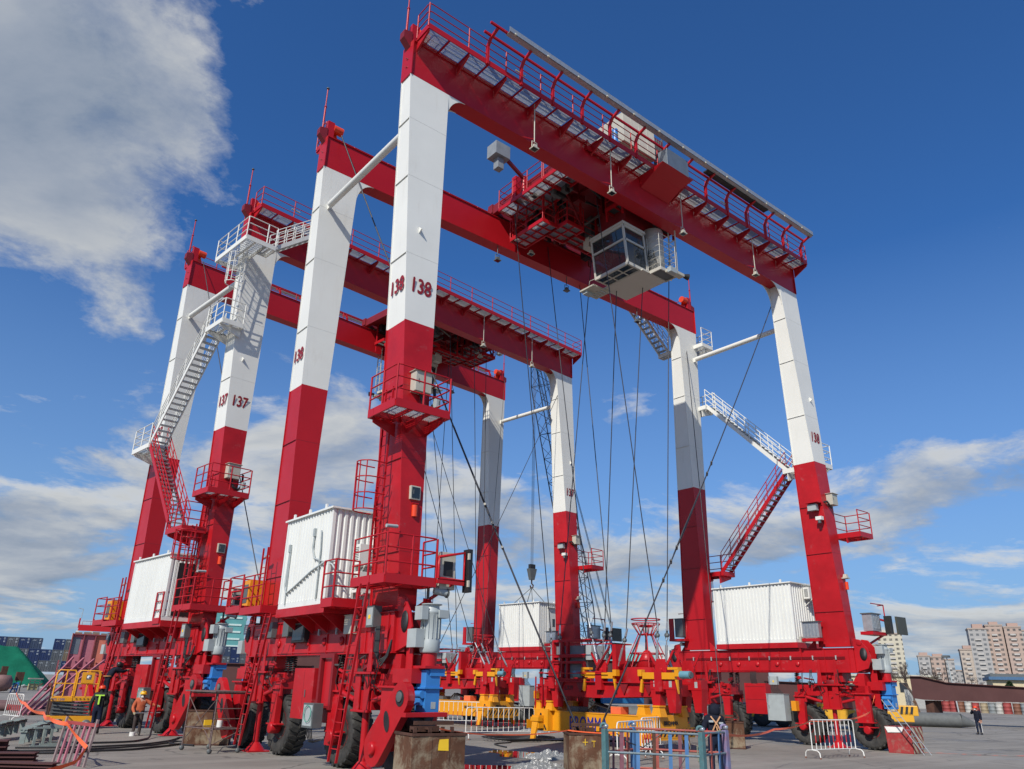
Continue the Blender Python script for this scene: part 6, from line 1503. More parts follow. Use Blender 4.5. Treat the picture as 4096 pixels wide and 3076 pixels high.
# ------------------------------------------------------------------ background: lattice crane, pile, containers, buildings
def lattice():
    t = empty('crawler_crane', (31.8, 23.6, 0), 0, label='dark lattice boom crawler crane with blue gantry behind the right legs of crane 137', cat='crawler crane')
    BO = mat('boom_navy', (.018, .028, .05), .5); CB = mat('crane_blue', (.03, .20, .42), .5)
    p = Vector((0, 0, 3.6)); q = Vector((-7.9, -2.0, 26.4)); d = (q-p).normalized(); a = d.cross(Vector((0, 0, 1))).normalized(); c = a.cross(d); b = MB(); n = 26; pr = None
    for i in range(n+1):
        f = i/n; w = .18+.42*min(1, f*6, (1-f)*7+.15); o = p.lerp(q, f); k = [o+a*w*s+c*w*u for s, u in ((-1, -1), (1, -1), (1, 1), (-1, 1))]
        if pr:
            for j in range(4):
                b.tube(pr[j], k[j], .045, BO, 5, cap=False); b.tube(pr[j], k[(j+1) % 4] if i % 2 else k[j-1], .022, BO, 4, cap=False)
            if i % 2: [b.tube(k[j], k[(j+1) % 4], .022, BO, 4, cap=False) for j in range(4)]
        pr = k
    b.build('boom', t); b = MB(); b.beam(q-d*1.6, q, .35, .35, CB); b.beam(q-d*.4, q+Vector((-.3, -.2, .3)), .5, .3, BO); b.build('boom_head', t)
    g = Vector((1.0, -.7, 6.0)); b = MB()
    for s in (-1, 1):
        b.tube(g+a*.3*s, q+a*.25*s, .025, BO, 4); b.tube(g+a*.38*s, q+a*.33*s, .025, BO, 4)
        b.beam((1.0+.3*s, -.7+.3*s, 6.0), (1.9+.4*s, -1.2+.4*s, 2.0), .12, .12, CB); b.beam((1.0+.3*s, -.7+.3*s, 6.0), (.0+.4*s, .1+.4*s, 2.0), .12, .12, CB)
    for k in range(6): b.tube((.85+.07*k, -.62-.05*k, 6.0), (1.2+.07*k, -.9-.05*k, 4.4), .012, GALV, 4)
    b.box(.6, 1.4, -1.0, -.4, 5.9, 6.15, BO); b.box(.9, 1.6, -1.2, -.7, 4.2, 4.6, BO); b.build('gantry', t)
    b = MB(); b.box(-1.5, 3.0, -2.2, 1.2, 1.2, 2.6, CB); b.box(-1.5, -.2, -2.3, -1.2, 1.2, 3.2, CB); b.build('upper_body', t, .05); b = MB(); b.box(-2.8, 3.2, -2.6, -1.8, 0, 1.0, DGREY); b.box(-2.8, 3.2, .8, 1.6, 0, 1.0, DGREY); b.build('crawler_track', t, .2)
    h = Vector((-7.95, -2.05, 9.0)); b = MB()
    for k in (-.14, -.05, .05, .14): b.tube(q+Vector((k, k*.3, 0)), h+Vector((k, k*.3, .9)), .013, BO, 4)
    b.build('hoist_rope', t); b = MB(); b.hexa([h+Vector((x*.16, y*.12, 0)) for x, y in ((-1, -1), (1, -1), (1, 1), (-1, 1))], [h+Vector((x*.32, y*.18, .75)) for x, y in ((-1, -1), (1, -1), (1, 1), (-1, 1))], DGREY); b.box(h.x-.22, h.x+.22, h.y-.12, h.y+.12, h.z+.75, h.z+1.05, BLK)
    b.path([h+Vector((0, 0, 0)), h+Vector((0, 0, -.25)), h+Vector((.14, 0, -.35)), h+Vector((.1, 0, -.52)), h+Vector((-.08, 0, -.52)), h+Vector((-.13, 0, -.38))], .05, RUSTD, 6)
    for (x, y) in ((-.75, -1.0), (.65, -1.0), (-.75, 1.4), (.65, 1.4)): b.tube(h+Vector((0, 0, -.5)), h+Vector((x, y, -1.78)), .025, DGREY, 5)
    b.build('hook_block', t, .0)
lattice()

def distant_rtg():
    t = empty('distant_gantry_crane', (53.5, 326, 0), R(-8), label='small distant white and red gantry crane above the pink steel panel', cat='gantry crane'); b = MB(); z1 = 21.0
    for x in (0, 4.8):
        b.beam((x, 0, 0), (x, 0, z1-3), .9, .9, WHT); b.beam((x, 26, 0), (x, 26, z1-3), .9, .9, WHT)
    for z in (6, 12, 16.5): b.beam((0, 0, z), (4.8, 0, z), .4, .4, WHT)
    b.beam((0, 0, 12), (4.8, 0, 6), .3, .3, WHT); b.build('leg', t); b = MB()
    for x in (0, 4.8): b.beam((x, -2, z1-2), (x+34, -9, z1-2), .9, 2.2, RED); b.beam((x, 0, z1-2), (x, 0, z1+1.6), .5, .5, RED)
    b.build('girder', t); r = MB()
    for k in range(12): r.tube((1+2.8*k, -2-.58*k, z1-.9), (1+2.8*k, -2-.58*k, z1+.5), .06, REDD, 4)
    r.tube((1, -2, z1+.5), (34, -9, z1+.5), .06, REDD, 4); r.tube((.2, 0, z1+1.5), (.4, 0, z1+5), .12, GREYP, 5); r.tube((.4, 0, z1+5), (-1.4, 0, z1+5.4), .12, GREYP, 5); r.build('railing', t)
distant_rtg()

def green_pile():
    m = mat('green_netting', (.010, .13, .075), .9, var=.25, scale=.35, dirt=.35, dirtcol=(.005, .075, .05), bump=.6, bscale=1.8, spec=.1)
    n = 60; vs = []; fs = []
    for j in range(n+1):
        for i in range(n+1):
            u = i/n*2-1; v = j/n*2-1; x = u*16; y = v*11
            e = max(0, 1-max(abs(u), abs(v))); z = min(7.0, e*14.5)+.35*noise.noise(Vector((x*.25, y*.25, 0)))*(e > 0)+.10*noise.noise(Vector((x*1.2, y*1.2, 3)))
            r = max(abs(u), abs(v)); sh = 1-.12*(abs(u)*abs(v)); vs.append((x*sh, y*sh, max(-.1, z) if r < .99 else -.2))
    for j in range(n):
        for i in range(n): a = j*(n+1)+i; fs.append((a, a+1, a+n+2, a+n+1))
    b = MB(); b.add(vs, fs, m, True); o = b.build('covered_pile'); o.location = (5.6, 168, 0); o.rotation_euler = (0, 0, R(-6))
    tag(o, 'big earth pile covered with green netting at the left', 'covered pile')
green_pile()

def containers():
    cols = [mat('container_navy', (.012, .028, .095), .55, var=.2, scale=.4, dirt=.35, dirtcol=(.04, .045, .06)), mat('container_grey', (.085, .095, .105), .6, var=.2, scale=.4, dirt=.3, dirtcol=(.12, .12, .13)), mat('container_slate', (.035, .055, .10), .6, var=.2, scale=.4), mat('container_tan', (.17, .13, .085), .6, var=.15, scale=.4)]
    W_ = mat('container_mark', (.42, .47, .50), .6); names = ['navy blue', 'grey', 'slate blue', 'tan']; protos = []
    for ci, m in enumerate(cols):
        b = MB(); w, d, h = 2.44, 6.06, 2.59
        b.box(0, w, .02, d, .0, h, m)
        for x in (0, w-.12): b.box(x, x+.12, -.02, .10, 0, h, m)
        b.box(0, w, -.02, .10, 0, .16, m); b.box(0, w, -.02, .10, h-.12, h, m)
        for k in range(20): y = .2+k*.28; b.box(-.03, .0, y, y+.14, .16, h-.1, m)
        o = b.build('container'); d_ = MB()
        for x in (.35, .85, 1.55, 2.05): d_.tube((x, -.02, .1), (x, -.02, h-.1), .03, m, 5)
        d_.box(w/2-.015, w/2+.015, -.0, .02, .1, h-.1, BLK); dd = d_.build('door_bars', o); mk = text_mb('CRC', .42, W_, .002, .0).xf(Matrix.Translation((.35, -.05, 1.85))); mk.build('lettering', o)
        mk = MB(); [mk.box(1.75, 2.15, -.055, -.05, z, z+.10, W_) for z in (2.2, 1.95, 1.5, 1.3)]; mk.build('marking', o); protos.append(o)
    random.seed(5); d = Vector((.985, -.17, 0)); base = Vector((17.0-2.5*1, 209.7+.43, 0)); used = set()
    def put(col_i, row, ci, tops):
        if ci not in used: used.add(ci); o = protos[ci]
        else: o = copy_tree(protos[ci])
        p = base+d*2.52*col_i; o.location = (p.x, p.y+(.0 if row < 3 else .25), 2.60*row); o.rotation_euler = (0, 0, math.atan2(d.y, d.x))
        side = 'left of the pink panel' if col_i < 12 else 'between the two cranes'
        rw = ['bottom', 'second', 'third', 'top'][row]
        ordn = col_i if col_i < 12 else col_i-21
        tag(o, '%s container in the %s tier, column %s %s' % (names[ci], rw, ['one', 'two', 'three', 'four', 'five', 'six', 'seven', 'eight', 'nine', 'ten', 'eleven', 'twelve'][ordn], side), 'container', 'stacked shipping containers')
    pat = {3: [0, 1, 0, 2, 2, 0, 1, 0, 2, 1, 0, 1], 2: [1, 2, 1, 0, 0, 1, 3, 2, 0, 1, 2, 0], 1: [0, 1, 0, 0, 1, 1, 0, 1, 2, 0, 1, 2], 0: [1, 0, 1, 2, 0, 1, 1, 0, 1, 2, 0, 1]}
    for i in range(12):
        for r in range(4):
            if r == 3 and i in (4,): continue
            if r == 0 and i < 8: continue
            put(i, r, pat[r][i], 4)
    for i in range(21, 29):
        for r in range(4): put(i, r, [1, 0, 2, 1, 0, 1, 2, 0][(i+r*3) % 8], 4)
    for ci in range(4):
        if ci not in used: bpy.data.objects.remove(protos[ci])
    for k in range(4):
        for r in range(4):
            o = copy_tree(protos[2 if (k+r) % 2 else 0]); o.location = (12.6-2.52*k, 238+.4*k, 2.60*r-.3*(r == 3)*0); o.rotation_euler = (0, 0, math.atan2(d.y, d.x))
            tag(o, 'container in the farther dark row at the left edge, column %s, %s tier' % (['one', 'two', 'three', 'four'][k], ['bottom', 'second', 'third', 'top'][r]), 'container', 'stacked shipping containers')
containers()

def pink_panel():
    t = empty('stiffened_panel', (-.35, 38.4, 0), R(-8), label='faded pink stiffened steel panel held upright by slanting props', cat='panel'); b = MB(); w = 3.3; H = 4.6
    b.box(0, w, .0, .03, .2, H, PINK)
    for k in range(6):
        x = w*k/5; b.box(x-.03, x+.03, -.16, .0, .2, H+.05, mat('panel_frame', (.25, .055, .065), .7))
    for z in (.2, 2.6, H): b.box(-.03, w+.03, -.18, .0, z-.03, z+.03, mat('panel_frame', (.25, .055, .065), .7))
    b.build('plate', t); q = MB(); q.box(w*.4+.03, w*.6-.03, -.012, -.002, .3, H-.05, PINK2); q.box(.06, .5, -.014, -.003, 3.4, 4.4, mat('panel_slate', (.16, .19, .22), .35)); q.build('orange_strip', t)
    r = MB(); r.box(-.5, -.44, -.6, .0, 1.0, 3.0, mat('panel_frame', (.25, .055, .065), .7)); r.build('side_plate', t)
    for k in range(4): r = MB(); r.beam((.3+.6*k, -.15, 3.2-.2*k*.2), (-2.0+.25*k, -5.4+.5*k, .05), .08, .12, PINK); r.build('prop', t)
    for k in range(6): q = MB(); q.box(.1+.5*k, .5+.5*k, -.15, .1, H+.03, H+.12+.03*(k % 3), mat('plank', (.22, .16, .11), .8)); q.build('plank', t)
pink_panel()
PP = mat('pipe_mauve', (.13, .075, .075), .8, var=.2, spec=.2)
for i, (p, q_, r, lab) in enumerate([((-4.5, 44.0), (2.5, 40.5), .28, 'mauve rusty pipe farthest back behind the pink props'), ((-4.2, 41.0), (2.2, 38.0), .25, 'mauve rusty pipe in the middle behind the pink props'), ((-2.9, 36.6), (.2, 33.4), .20, 'dark ended pipe lying nearest below the pink props'), ((-3.1, 35.6), (-.6, 32.8), .16, 'thin brown pipe beside the dark ended one')]):
    b = MB(); b.tube((*p, r), (*q_, r), r, PP, 14); tag(b.build('steel_pipe'), lab, 'pipe', 'rusty pipes on the ground at the left')
b = MB(); b.box(-1.6, -.4, 33.6, 34.4, 0, .85, RUSTD); tag(b.build('rusty_box', bevel=.03), 'dark rusty steel box under the pink props', 'steel box')
# junk along the foot of the pile
def junk(name, lab, fn):
    b = MB(); fn(b); tag(b.build(name, bevel=.0), lab, name.replace('_', ' '))
junk('storage_tank', 'round mauve and brown tank cut by the left edge', lambda b: b.lathe([(0, 0), (.8, .1), (1.15, .6), (1.15, 1.3), (.85, 1.8), (0, 1.85)], (3.3, 93.2, .1), 2, 28, mat('tank_mauve', (.20, .11, .10), .8, var=.3, scale=.9)))
junk('rusty_stand', 'rusty stacked steel above the tank at the left edge', lambda b: (b.box(2.9, 3.9, 95, 96, 1.9, 2.2, RUSTD), b.box(3.3, 3.9, 95, 96, 2.2, 2.9, RUSTD), b.box(5.1, 5.9, 96, 97, 1.3, 2.3, RUSTD), b.box(5.2, 5.3, 96, 96.1, 0, 1.3, RUSTD), b.box(5.7, 5.8, 96, 96.1, 0, 1.3, RUSTD)))
junk('blue_stand', 'small blue steel stand beside the tank', lambda b: [b.beam(a, c, .14, .14, BLU) for a, c in (((4.55, 94, 0), (4.8, 94, 1.0)), ((5.15, 94, 0), (5.2, 94, 1.05)), ((4.6, 94, .95), (5.25, 94, 1.1)), ((4.6, 94, .4), (5.15, 94, .4)))])
def _yc(b):
    b.box(8.2, 9.2, 106, 107, .1, .85, mat('crate_yellow', (.42, .36, .16), .7)); b.box(8.0, 9.7, 105.9, 107, 1.45, 1.6, mat('crate_top', (.28, .25, .22), .8))
    for x in (8.15, 8.7, 9.3): b.box(x, x+.08, 105.9, 105.98, 0, 1.45, DGREY)
    for z in (.1, .5, .85, 1.15): b.box(8.1, 9.4, 105.9, 105.98, z, z+.06, DGREY)
junk('cage_trolley', 'yellow crate trolley with flat roof at the foot of the green pile', _yc)
junk('rusty_hopper', 'rusty red hopper at the foot of the green pile', lambda b: (b.lathe([(0, 0), (.55, .05), (.4, .75), (.6, 1.0), (.5, 1.05), (0, .9)], (11.0, 107, 0), 2, 16, mat('hopper_rust', (.24, .07, .045), .8)), b.beam((10.9, 106.6, .8), (11.5, 106.8, 1.7), .07, .1, BRK), b.box(10.2, 11.9, 106.4, 106.9, 0, .12, mat('hopper_rust', (.24, .07, .045), .8))))
junk('bent_plates', 'brown bent plates standing right of the rusty hopper', lambda b: (b.prism([(12.2, 0), (13.0, .1), (12.8, 1.5), (12.6, 1.45)], 1, 108, 108.1, RUSTD), b.prism([(12.9, 0), (14.0, .1), (13.7, 1.4), (12.8, 1.5)], 1, 108.4, 108.5, PRIM), b.box(14.0, 15.5, 108, 109, 0, .8, RUSTD)))
for k in range(12):
    junk('scrap_piece', '%s scrap lying at the foot of the pile, %s from the left' % (['reddish', 'dark rusty', 'pale grey', 'brown'][k % 4], ['first', 'second', 'third', 'fourth', 'fifth', 'sixth', 'seventh', 'eighth', 'ninth', 'tenth', 'eleventh', 'twelfth'][k]), lambda b: b.beam((6+.7*k, 110+.4*(k % 3), .1+.1*(k % 4)), (6.8+.7*k, 109.5, .3+.2*((k*7) % 4)), .15, .14, [mat('hopper_rust', (.24, .07, .045), .8), RUSTD, GREYP, PRIM][k % 4]))

# brown box girders
def box_girder(pts, w, lab, bott=None):
    """pts: list of (x, y, z0, z1) stations"""
    t = MB(); P = pts; d = Vector((P[-1][0]-P[0][0], P[-1][1]-P[0][1], 0)).normalized(); nrm = Vector((-d.y, d.x, 0))*w
    for i in range(len(P)-1):
        a, b = P[i], P[i+1]; q = lambda s, z, k: Vector((s[0], s[1], z))+nrm*k
        t.hexa([q(a, a[2], 0), q(b, b[2], 0), q(b, b[2], 1), q(a, a[2], 1)], [q(a, a[3], 0), q(b, b[3], 0), q(b, b[3], 1), q(a, a[3], 1)], PRIM)
        for zz in (2, 3): t.hexa([q(a, a[zz]-.03, -.12), q(b, b[zz]-.03, -.12), q(b, b[zz]-.03, 1.12), q(a, a[zz]-.03, 1.12)], [q(a, a[zz]+.02, -.12), q(b, b[zz]+.02, -.12), q(b, b[zz]+.02, 1.12), q(a, a[zz]+.02, 1.12)], PRIM)
    o = t.build('box_girder'); tag(o, lab, 'box girder', 'brown primed box girders'); return o
box_girder([(62.16, 14.28, 2.08, 3.85), (62.5, 13.5, 1.98, 3.85), (63.3, 11.7, 1.95, 3.38), (66.0, 4.2, 2.0, 3.02), (70, -6, 2.0, 3.0)], 1.6, 'tapered brown box girder running out of the picture at the right')
box_girder([(43.5, 41.5, .9, 4.75), (57.5, 25.5, .9, 4.75)], 1.8, 'long brown box girder behind the head block, between the right legs')
box_girder([(22, 64, .8, 5.2), (36, 55, .8, 5.2)], 2.0, 'brown box girder seen through the wheels of crane 137')
box_girder([(9.0, 39.0, .3, 3.2), (15.0, 35.5, .3, 3.2)], 1.5, 'brown steel boxes behind the scaffold, between both cranes')
box_girder([(55.5, 24.5, .5, 3.2), (61.5, 17.2, .5, 3.0)], 1.8, 'shaded dark girder between the blue gearbox and the tapered girder')
for (x, y) in ((62.8, 13.2), (65.5, 5.6)):
    b = MB(); b.box(x, x+1.6, y-.3, y+.4, 0, 1.9, RUSTD); tag(b.build('steel_trestle'), 'dark trestle under the tapered girder, %s' % ('near its deep end' if y > 10 else 'towards the right edge'), 'trestle')
# pipes with pointed end
PG = mat('pipe_grey', (.12, .125, .12), .6, var=.15, spec=.3)
def big_pipe(a, b_, r, lab, tip=True):
    a = Vector((*a, r)); b_ = Vector((*b_, r)); q = MB(); q.tube(a, b_, r, PG, 28)
    if tip: q.tube(b_, b_+(b_-a).normalized()*r*2.0+Vector((0, 0, -.25)), r, PG, 28, r*.3)
    tag(q.build('steel_pipe'), lab, 'pipe', 'large grey steel pipes')
big_pipe((47.5, 21.5), (57.6, 8.9), .52, 'long grey pipe with a pointed end lying right of the far wheels')
big_pipe((22.0, 24.5), (30.5, 14.5), .6, 'large grey pipe behind the big yellow spreader', False)
big_pipe((27, 31.5), (31.5, 25.5), .5, 'grey pipe behind the wheels of crane 137', False)
# mobile crane
def mobile_crane():
    t = empty('mobile_crane', (38.7, 15.3, 0), math.atan2(-9.3, 5.3), label='low yellow mobile crane standing behind the right crane wheels', cat='mobile crane'); Y2 = mat('truck_yellow', (.66, .34, .02), .42, var=.06)
    b = MB(); b.box(0, 10.5, 0, 2.4, .62, 1.25, Y2); b.box(3.6, 6.6, -.02, 2.42, 1.2, 1.62, Y2); b.box(9.6, 10.8, 0, 2.4, 1.0, 1.62, Y2); b.box(-2.2, 0, .1, 2.3, .5, 1.5, DGREY); b.build('chassis', t, .04)
    for x in (.9, 2.3, 6.9, 8.3):
        for y in (.05, 2.1): w = MB(); w.lathe([(.2, -.15), (.5, -.17), (.55, -.1), (.55, .1), (.5, .17), (.2, .15)], (x, y+.1, .55), 1, 22, BLK); w.lathe([(0, -.12), (.25, -.12), (.25, .12), (0, .12)], (x, y+.1, .55), 1, 14, GREYP); w.build('wheel', t)
    text_mb('50t', .42, BLK, .003, .01).xf(Matrix.Translation((4.7, -.03, 1.12)) @ Matrix.Scale(1, 4)).build('lettering', t); text_mb('60', .40, BLK, .003, .01).xf(Matrix.Translation((.5, -.03, .78))).build('lettering', t)
    b = MB(); [b.add([(9.7+.3*k, -.012, 1.1), (9.85+.3*k, -.012, 1.1), (9.95+.3*k, -.012, 1.55), (9.8+.3*k, -.012, 1.55)], [(0, 1, 2, 3)], BLK) for k in range(3)]; b.build('hazard_stripes', t)
mobile_crane()
# drums
def drums():
    cs = [('white', (.42, .41, .37)), ('red', (.28, .045, .04)), ('rust', (.17, .07, .04)), ('grey', (.20, .22, .22)), ('dark red', (.16, .03, .03)), ('tan', (.30, .24, .15))]; protos = []
    for n_, c in cs:
        m = mat('drum_'+n_.replace(' ', '_'), c, .7, var=.25, scale=1.5, dirt=.45, dirtcol=(.14, .07, .045)); b = MB()
        b.lathe([(0, 0), (.55, 0), (.56, .03), (.54, .06), (.54, .5), (.565, .53), (.54, .56), (.54, 1.0), (.565, 1.03), (.54, 1.06), (.54, 1.5), (.56, 1.53), (.56, 1.56), (.5, 1.5), (0, 1.5)], (0, 0, 0), 2, 16, m); protos.append(b.build('drum'))
    random.seed(21); a = Vector((131.5, 41.5, 0)); e = Vector((128.5, 23.0, 0)); N = 16; used = set()
    for i in range(N):
        for r in range(2):
            ci = random.randrange(6); o = protos[ci] if ci not in used else protos[ci].copy()
            if ci in used: COL.objects.link(o)
            used.add(ci); p = a.lerp(e, i/(N-1)); s = random.uniform(1.0, 1.18)
            o.location = (p.x+(.5*r)+random.uniform(-.2, .2), p.y+random.uniform(-.12, .12), 1.66*r); o.scale = (s, s, s*.95)
            tag(o, '%s drum, %s row, %s from the left' % (cs[ci][0], 'lower' if r == 0 else 'upper', ['first', 'second', 'third', 'fourth', 'fifth', 'sixth', 'seventh', 'eighth', 'ninth', 'tenth', 'eleventh', 'twelfth', 'thirteenth', 'fourteenth', 'fifteenth', 'sixteenth'][i]), 'drum', 'row of old drums at the right')
    for k in range(len(protos)):
        if k not in used: bpy.data.objects.remove(protos[k])
drums()
for i, (x, y, c, lab) in enumerate([(58.5, 17.5, REDW, 'red box under the dark girder right of the gearbox'), (112, 40, mat('gate_board', (.45, .42, .30), .7), 'pale leaning boards left of the drum row'), (112.5, 36.5, RUST, 'rusty post left of the drum row')]):
    b = MB(); b.box(x, x+.4, y-1.2, y, .3, 1.6, c) if i == 0 else b.beam((x, y, 0), (x+.2, y+.5, 1.6), .3, .4, c); tag(b.build(['red_box', 'leaning_board', 'rusty_post'][i]), lab, ['box', 'board', 'post'][i])

# light pole
b = MB(); b.tube((128.4, 37.3, 0), (128.2, 37.6, 8.3), .12, GREYP, 8, .08); b.box(127.7, 128.7, 37.2, 38.2, 8.25, 8.6, DGREY); tag(b.build('lamp_post'), 'pale slanting light mast between the far apartment towers', 'lamp post')

# ------------------------------------------------------------------ buildings
def facade(name, wall, glass, sx_, sz_, mort=.5):
    if name in MATS: return MATS[name]
    m = bpy.data.materials.new(name); m.use_nodes = True; T = NT(m.node_tree); T.n.clear()
    out = T.node('ShaderNodeOutputMaterial'); b = T.node('ShaderNodeBsdfPrincipled'); T.link(b.outputs[0], out.inputs[0]); b.inputs['Roughness'].default_value = .7
    o = T.node('ShaderNodeTexCoord').outputs['Object']; sp = T.node('ShaderNodeSeparateXYZ'); T.link(o, sp.inputs[0])
    h = T.math('ADD', sp.outputs[0], T.math('MULTIPLY', sp.outputs[1], 1.0)); fx = T.math('FRACT', T.math('DIVIDE', h, sx_)); fz = T.math('FRACT', T.math('DIVIDE', sp.outputs[2], sz_))
    w1 = T.ramp(fx, [(.0, 0), (.22, 0), (.24, 1), (.72, 1), (.74, 0)], 'CONSTANT'); w2 = T.ramp(fz, [(0, 0), (.30, 1), (.78, 0)], 'CONSTANT')
    win = T.math('MULTIPLY', w1, w2); n = T.noise(o, .9, 2, .5); win = T.math('MULTIPLY', win, T.ramp(n, [(.3, .55), (.6, 1)]))
    slab = T.ramp(fz, [(0, 1), (.10, 0)], 'CONSTANT'); c = T.mix(T.math('MULTIPLY', slab, .35), wall, tuple(min(1, x*1.35) for x in wall)); c = T.mix(win, c, glass); T.link(c, b.inputs['Base Color'])
    MATS[name] = m; return m
def tower(loc, rz, parts, lab, roofs=()):
    t = empty('apartment_tower', loc, rz, label=lab, cat='apartment tower', group='far apartment towers')
    for (x0, x1, y0, y1, h, m) in parts:
        b = MB(); b.box(x0, x1, y0, y1, 0, h, m); b.box(x0-.3, x1+.3, y0-.3, y1+.3, h, h+.9, mat('parapet', (.34, .27, .22), .8)); b.build('wall', t)
        bal = MB(); w = x1-x0
        for k in range(int(h/3)-1):
            bal.box(x0+w*.30, x0+w*.62, y0-1.0, y0-.02, 1.2+3*k, 2.2+3*k, mat('balcony_pale', (.42, .40, .37), .8))
        bal.build('balconies', t)['kind'] = 'stuff'
    for (x0, x1, y0, y1, z0, z1, m) in roofs: b = MB(); b.box(x0, x1, y0, y1, z0, z1, m); b.build('roof_house', t)
GR = facade('facade_grey', (.31, .30, .285), (.09, .10, .11), 3.4, 3.0); PK = facade('facade_pink', (.36, .27, .22), (.06, .06, .06), 3.2, 3.0); CRM = facade('facade_cream', (.46, .42, .32), (.05, .05, .05), 3.6, 3.0); TAN_ = facade('facade_tan', (.38, .32, .26), (.10, .09, .09), 3.0, 3.0)
PKW = mat('pink_plain', (.38, .26, .21), .8); RZ = math.atan2(-.88, .42)
def at600(u): return (u[0], u[1], 0)
tower((527.6, 246.2, 0), RZ, [(0, 9, 0, 14, 34, CRM), (4, 19, -3, 12, 41, CRM)], 'cream apartment tower directly right of the right crane leg', [(7, 15, 0, 8, 41, 44, CREAM)])
tower((538.9, 222.0, 0), RZ, [(0, 7, 0, 12, 27, GR), (7.5, 15.5, 3, 14, 26.5, PK), (16, 21, 2, 12, 25, GR)], 'lower grey and pink apartment block in the middle of the right skyline', [(1, 6, 0, 6, 27.8, 29.6, PKW), (9, 15, 4, 9, 27, 29, PKW)])
tower((548.5, 198.6, 0), RZ, [(0, 8, 0, 12, 31, TAN_)], 'tan apartment tower just left of the tallest one', [(2, 7, 0, 6, 32, 34, PKW)])
tower((550.9, 192.3, 0), RZ, [(0, 10.5, 0, 14, 44, GR), (10.5, 20, 3, 16, 46.3, PK), (20.5, 30, 1, 14, 45, PK), (30, 44, 4, 16, 43, GR)], 'tallest grey and pink apartment tower at the right edge', [(3, 9, 2, 8, 45, 47.5, PKW), (13, 18, 4, 9, 47, 49, PKW), (23, 29, 3, 8, 46, 48, PKW)])
tower((600, 245, 0), RZ, [(0, 14, 0, 10, 21, PK), (14, 24, 2, 12, 20, GR)], 'small distant apartment block between the cream tower and the middle one')
tower((620, 225, 0), RZ, [(0, 9, 0, 10, 20, TAN_)], 'faint low apartment block left of the tan tower')
t = empty('glass_tower', (148.5, 455.3, 0), R(-20), label='teal glass office tower with pale horizontal bands, behind the crane drives', cat='office building')
TG = mat('teal_glass', (.10, .30, .29), .3, var=.15, scale=.1, spec=.8); PB = mat('pale_band', (.50, .62, .58), .6)
b = MB(); b.box(0, 18.5, 0, 16, 0, 38.5, TG); b.box(.5, 6, -3, 0, 0, 35, TG); b.build('glass_wall', t); b = MB()
for k in range(9): b.box(3.5, 16, -.4, 0, 3.5+4*k, 4.5+4*k, PB); b.box(18.5, 18.8, 1, 15, 3.5+4*k, 4.4+4*k, PB)
b.build('floor_bands', t); b = MB(); b.box(3, 15, 2, 12, 38.5, 42, TG)
for k in range(5): b.box(4+2.2*k, 5.4+2.2*k, -.3, .3, 38.7, 41.0, PKW)
b.build('roof_house', t)
def simple_bld(loc, rz, lab, parts, cat='building', nm='building'):
    t = empty(nm, loc, rz, label=lab, cat=cat)
    for (x0, x1, y0, y1, z0, z1, m, pn) in parts: b = MB(); b.box(x0, x1, y0, y1, z0, z1, m); b.build(pn, t)
CB_ = mat('cream_wall', (.52, .44, .28), .8); BR_ = mat('blue_roof', (.05, .12, .22), .6); WN = mat('window_dark', (.03, .035, .04), .2)
simple_bld((177.6, 49.2, 0), RZ, 'long cream building with blue roof edge at the right edge', [(0, 40, 0, 12, 0, 5.9, CB_, 'wall'), (-.6, 41, -.8, 13, 5.9, 6.5, BR_, 'roof'), (-.2, 30, -.2, 12, 6.5, 7.1, DGREY, 'roof')]+[(4+6*k, 7+6*k, -.1, .0, 2.2, 4.2, WN, 'window') for k in range(6)])
simple_bld((168, 80, 0), RZ, 'low cream building seen above the dark girder, behind the blue gearbox', [(0, 22, 0, 10, 0, 6.3, CB_, 'wall'), (-.5, 22.5, -.5, 10.5, 6.3, 6.7, CREAM, 'roof')]+[(2+4*k, 3.6+4*k, -.1, .0, 3.0, 5.0, WN, 'window') for k in range(5)])
simple_bld((150, 62, 0), RZ, 'long grey wall strip behind the bare trees', [(6, 60, 0, 2, 0, 3.4, mat('pale_roof', (.33, .33, .31), .8), 'wall')], 'wall', 'yard_wall')
simple_bld((370.2, 305.3, 0), R(-50), 'far white housing blocks above the brown girder, left of the right crane', [(0, 6, 0, 8, 0, 23.4, facade('facade_white', (.55, .54, .50), (.12, .12, .12), 2.6, 2.8), 'wall'), (6, 12, 0, 8, 0, 24.6, MATS['facade_white'], 'wall'), (12, 17, 1, 8, 0, 23.6, PK, 'wall'), (17, 24, 0, 8, 0, 23.0, MATS['facade_white'], 'wall')])
simple_bld((250.9, 347.5, 0), R(-36), 'far grey glazed towers between the lamp frame and the leg of 137', [(0, 4.6, 0, 6, 0, 21.7, facade('facade_slate', (.16, .19, .22), (.04, .06, .08), 1.8, 2.6), 'wall'), (4.8, 9.5, -1, 6, 0, 22.4, MATS['facade_slate'], 'wall')])
simple_bld((130.2, 123.3, 0), R(-48), 'pale teal hoarding behind the head block', [(0, 9.5, 0, 1, 0, 10.9, mat('teal_sheet', (.16, .42, .40), .7), 'panel'), (9.6, 16.5, 0, 1, 0, 10.3, mat('teal_sheet', (.16, .42, .40), .7), 'panel'), (2.2, 3.2, -.1, 0, 9.4, 10.3, BWHT, 'sign')], 'hoarding', 'hoarding')
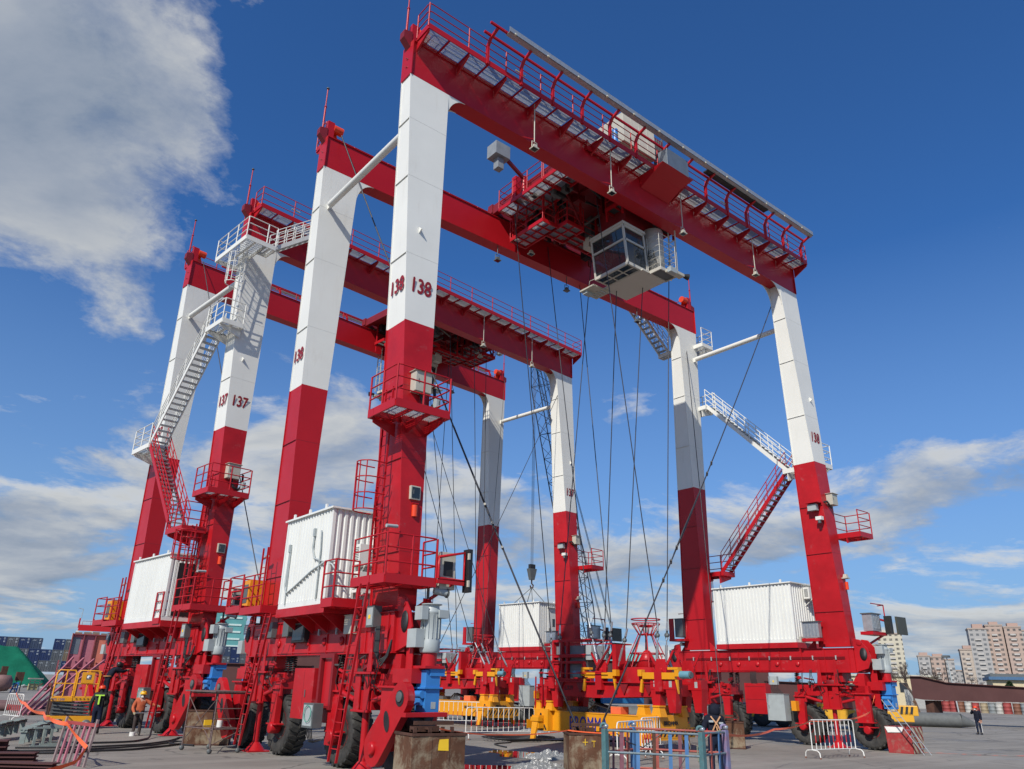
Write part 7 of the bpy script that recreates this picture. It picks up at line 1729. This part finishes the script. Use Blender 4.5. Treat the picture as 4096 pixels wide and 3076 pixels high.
# ------------------------------------------------------------------ bare trees and shrubs
def bare_tree(loc, h, seed, lab):
    rnd = random.Random(seed); BRN = mat('bark', (.085, .060, .048), .9, var=.2); t = empty('bare_tree', loc, 0, label=lab, cat='tree', group='bare winter trees at the far right'); tr = MB(); cr = MB()
    def grow(p, d, ln, r, lv, mb):
        q = p+d*ln; mb.tube(p, q, r, BRN, 5 if lv < 2 else 3, r*.68, cap=False)
        if lv >= 6: return
        for k in range(rnd.choice([2, 3, 3]) if lv < 5 else 3):
            nd = (d+Vector((rnd.uniform(-.75, .75), rnd.uniform(-.75, .75), rnd.uniform(-.15, .55)))).normalized(); grow(q if k else p.lerp(q, rnd.uniform(.7, 1)), nd, ln*rnd.uniform(.62, .82), r*.62, lv+1, cr)
    grow(Vector((0, 0, 0)), Vector((.05, 0, 1)), h*.27, h*.022, 0, tr); tr.build('trunk', t); cr.build('crown', t)
for i, (x, y, h) in enumerate([(146.5, 56.5, 8.6), (146.0, 52.0, 9.6), (146.5, 46.8, 9.2), (147, 43.0, 7.0), (148, 62, 6.5), (150, 78, 6.2), (151, 74.5, 6.0)]):
    bare_tree((x, y, 0), h, 40+i, 'bare tree above the tapered girder, %s' % ['third from the left of the near group', 'tallest with wide crown', 'dense one before the tallest tower', 'rightmost small one', 'second from the left of the near group', 'leftmost by the dark girder', 'small one right of the leftmost'][i])
def shrub(loc, h, seed, lab):
    rnd = random.Random(seed); G_ = mat('evergreen', (.018, .035, .015), .9, var=.4, scale=3, spec=.1); t = empty('evergreen_tree', loc, 0, label=lab, cat='tree', group='dark evergreens by the cream building'); b = MB(); b.tube((0, 0, 0), (0, 0, h*.5), .15, mat('bark', (.085, .06, .048)), 6); b.build('trunk', t); c = MB()
    for k in range(900):
        a = rnd.uniform(0, 2*PI); z = rnd.uniform(.12, 1); rr = (1-z)**.7*h*.42*rnd.uniform(.5, 1.1); p = Vector((math.cos(a)*rr, math.sin(a)*rr, z*h)); n = Vector((rnd.uniform(-1, 1), rnd.uniform(-1, 1), rnd.uniform(-.5, 1))).normalized(); u = n.orthogonal().normalized()*.28; w = n.cross(u)
        c.add([p-u-w, p+u-w*.3, p+u*.4+w, p-u*.6+w*.5], [(0, 1, 2, 3)], G_)
    c.build('crown', t)
shrub((166.5, 42.2, 0), 5.3, 1, 'dark evergreen before the cream building, left one'); shrub((167.5, 38.3, 0), 4.9, 2, 'dark evergreen before the cream building, right one')
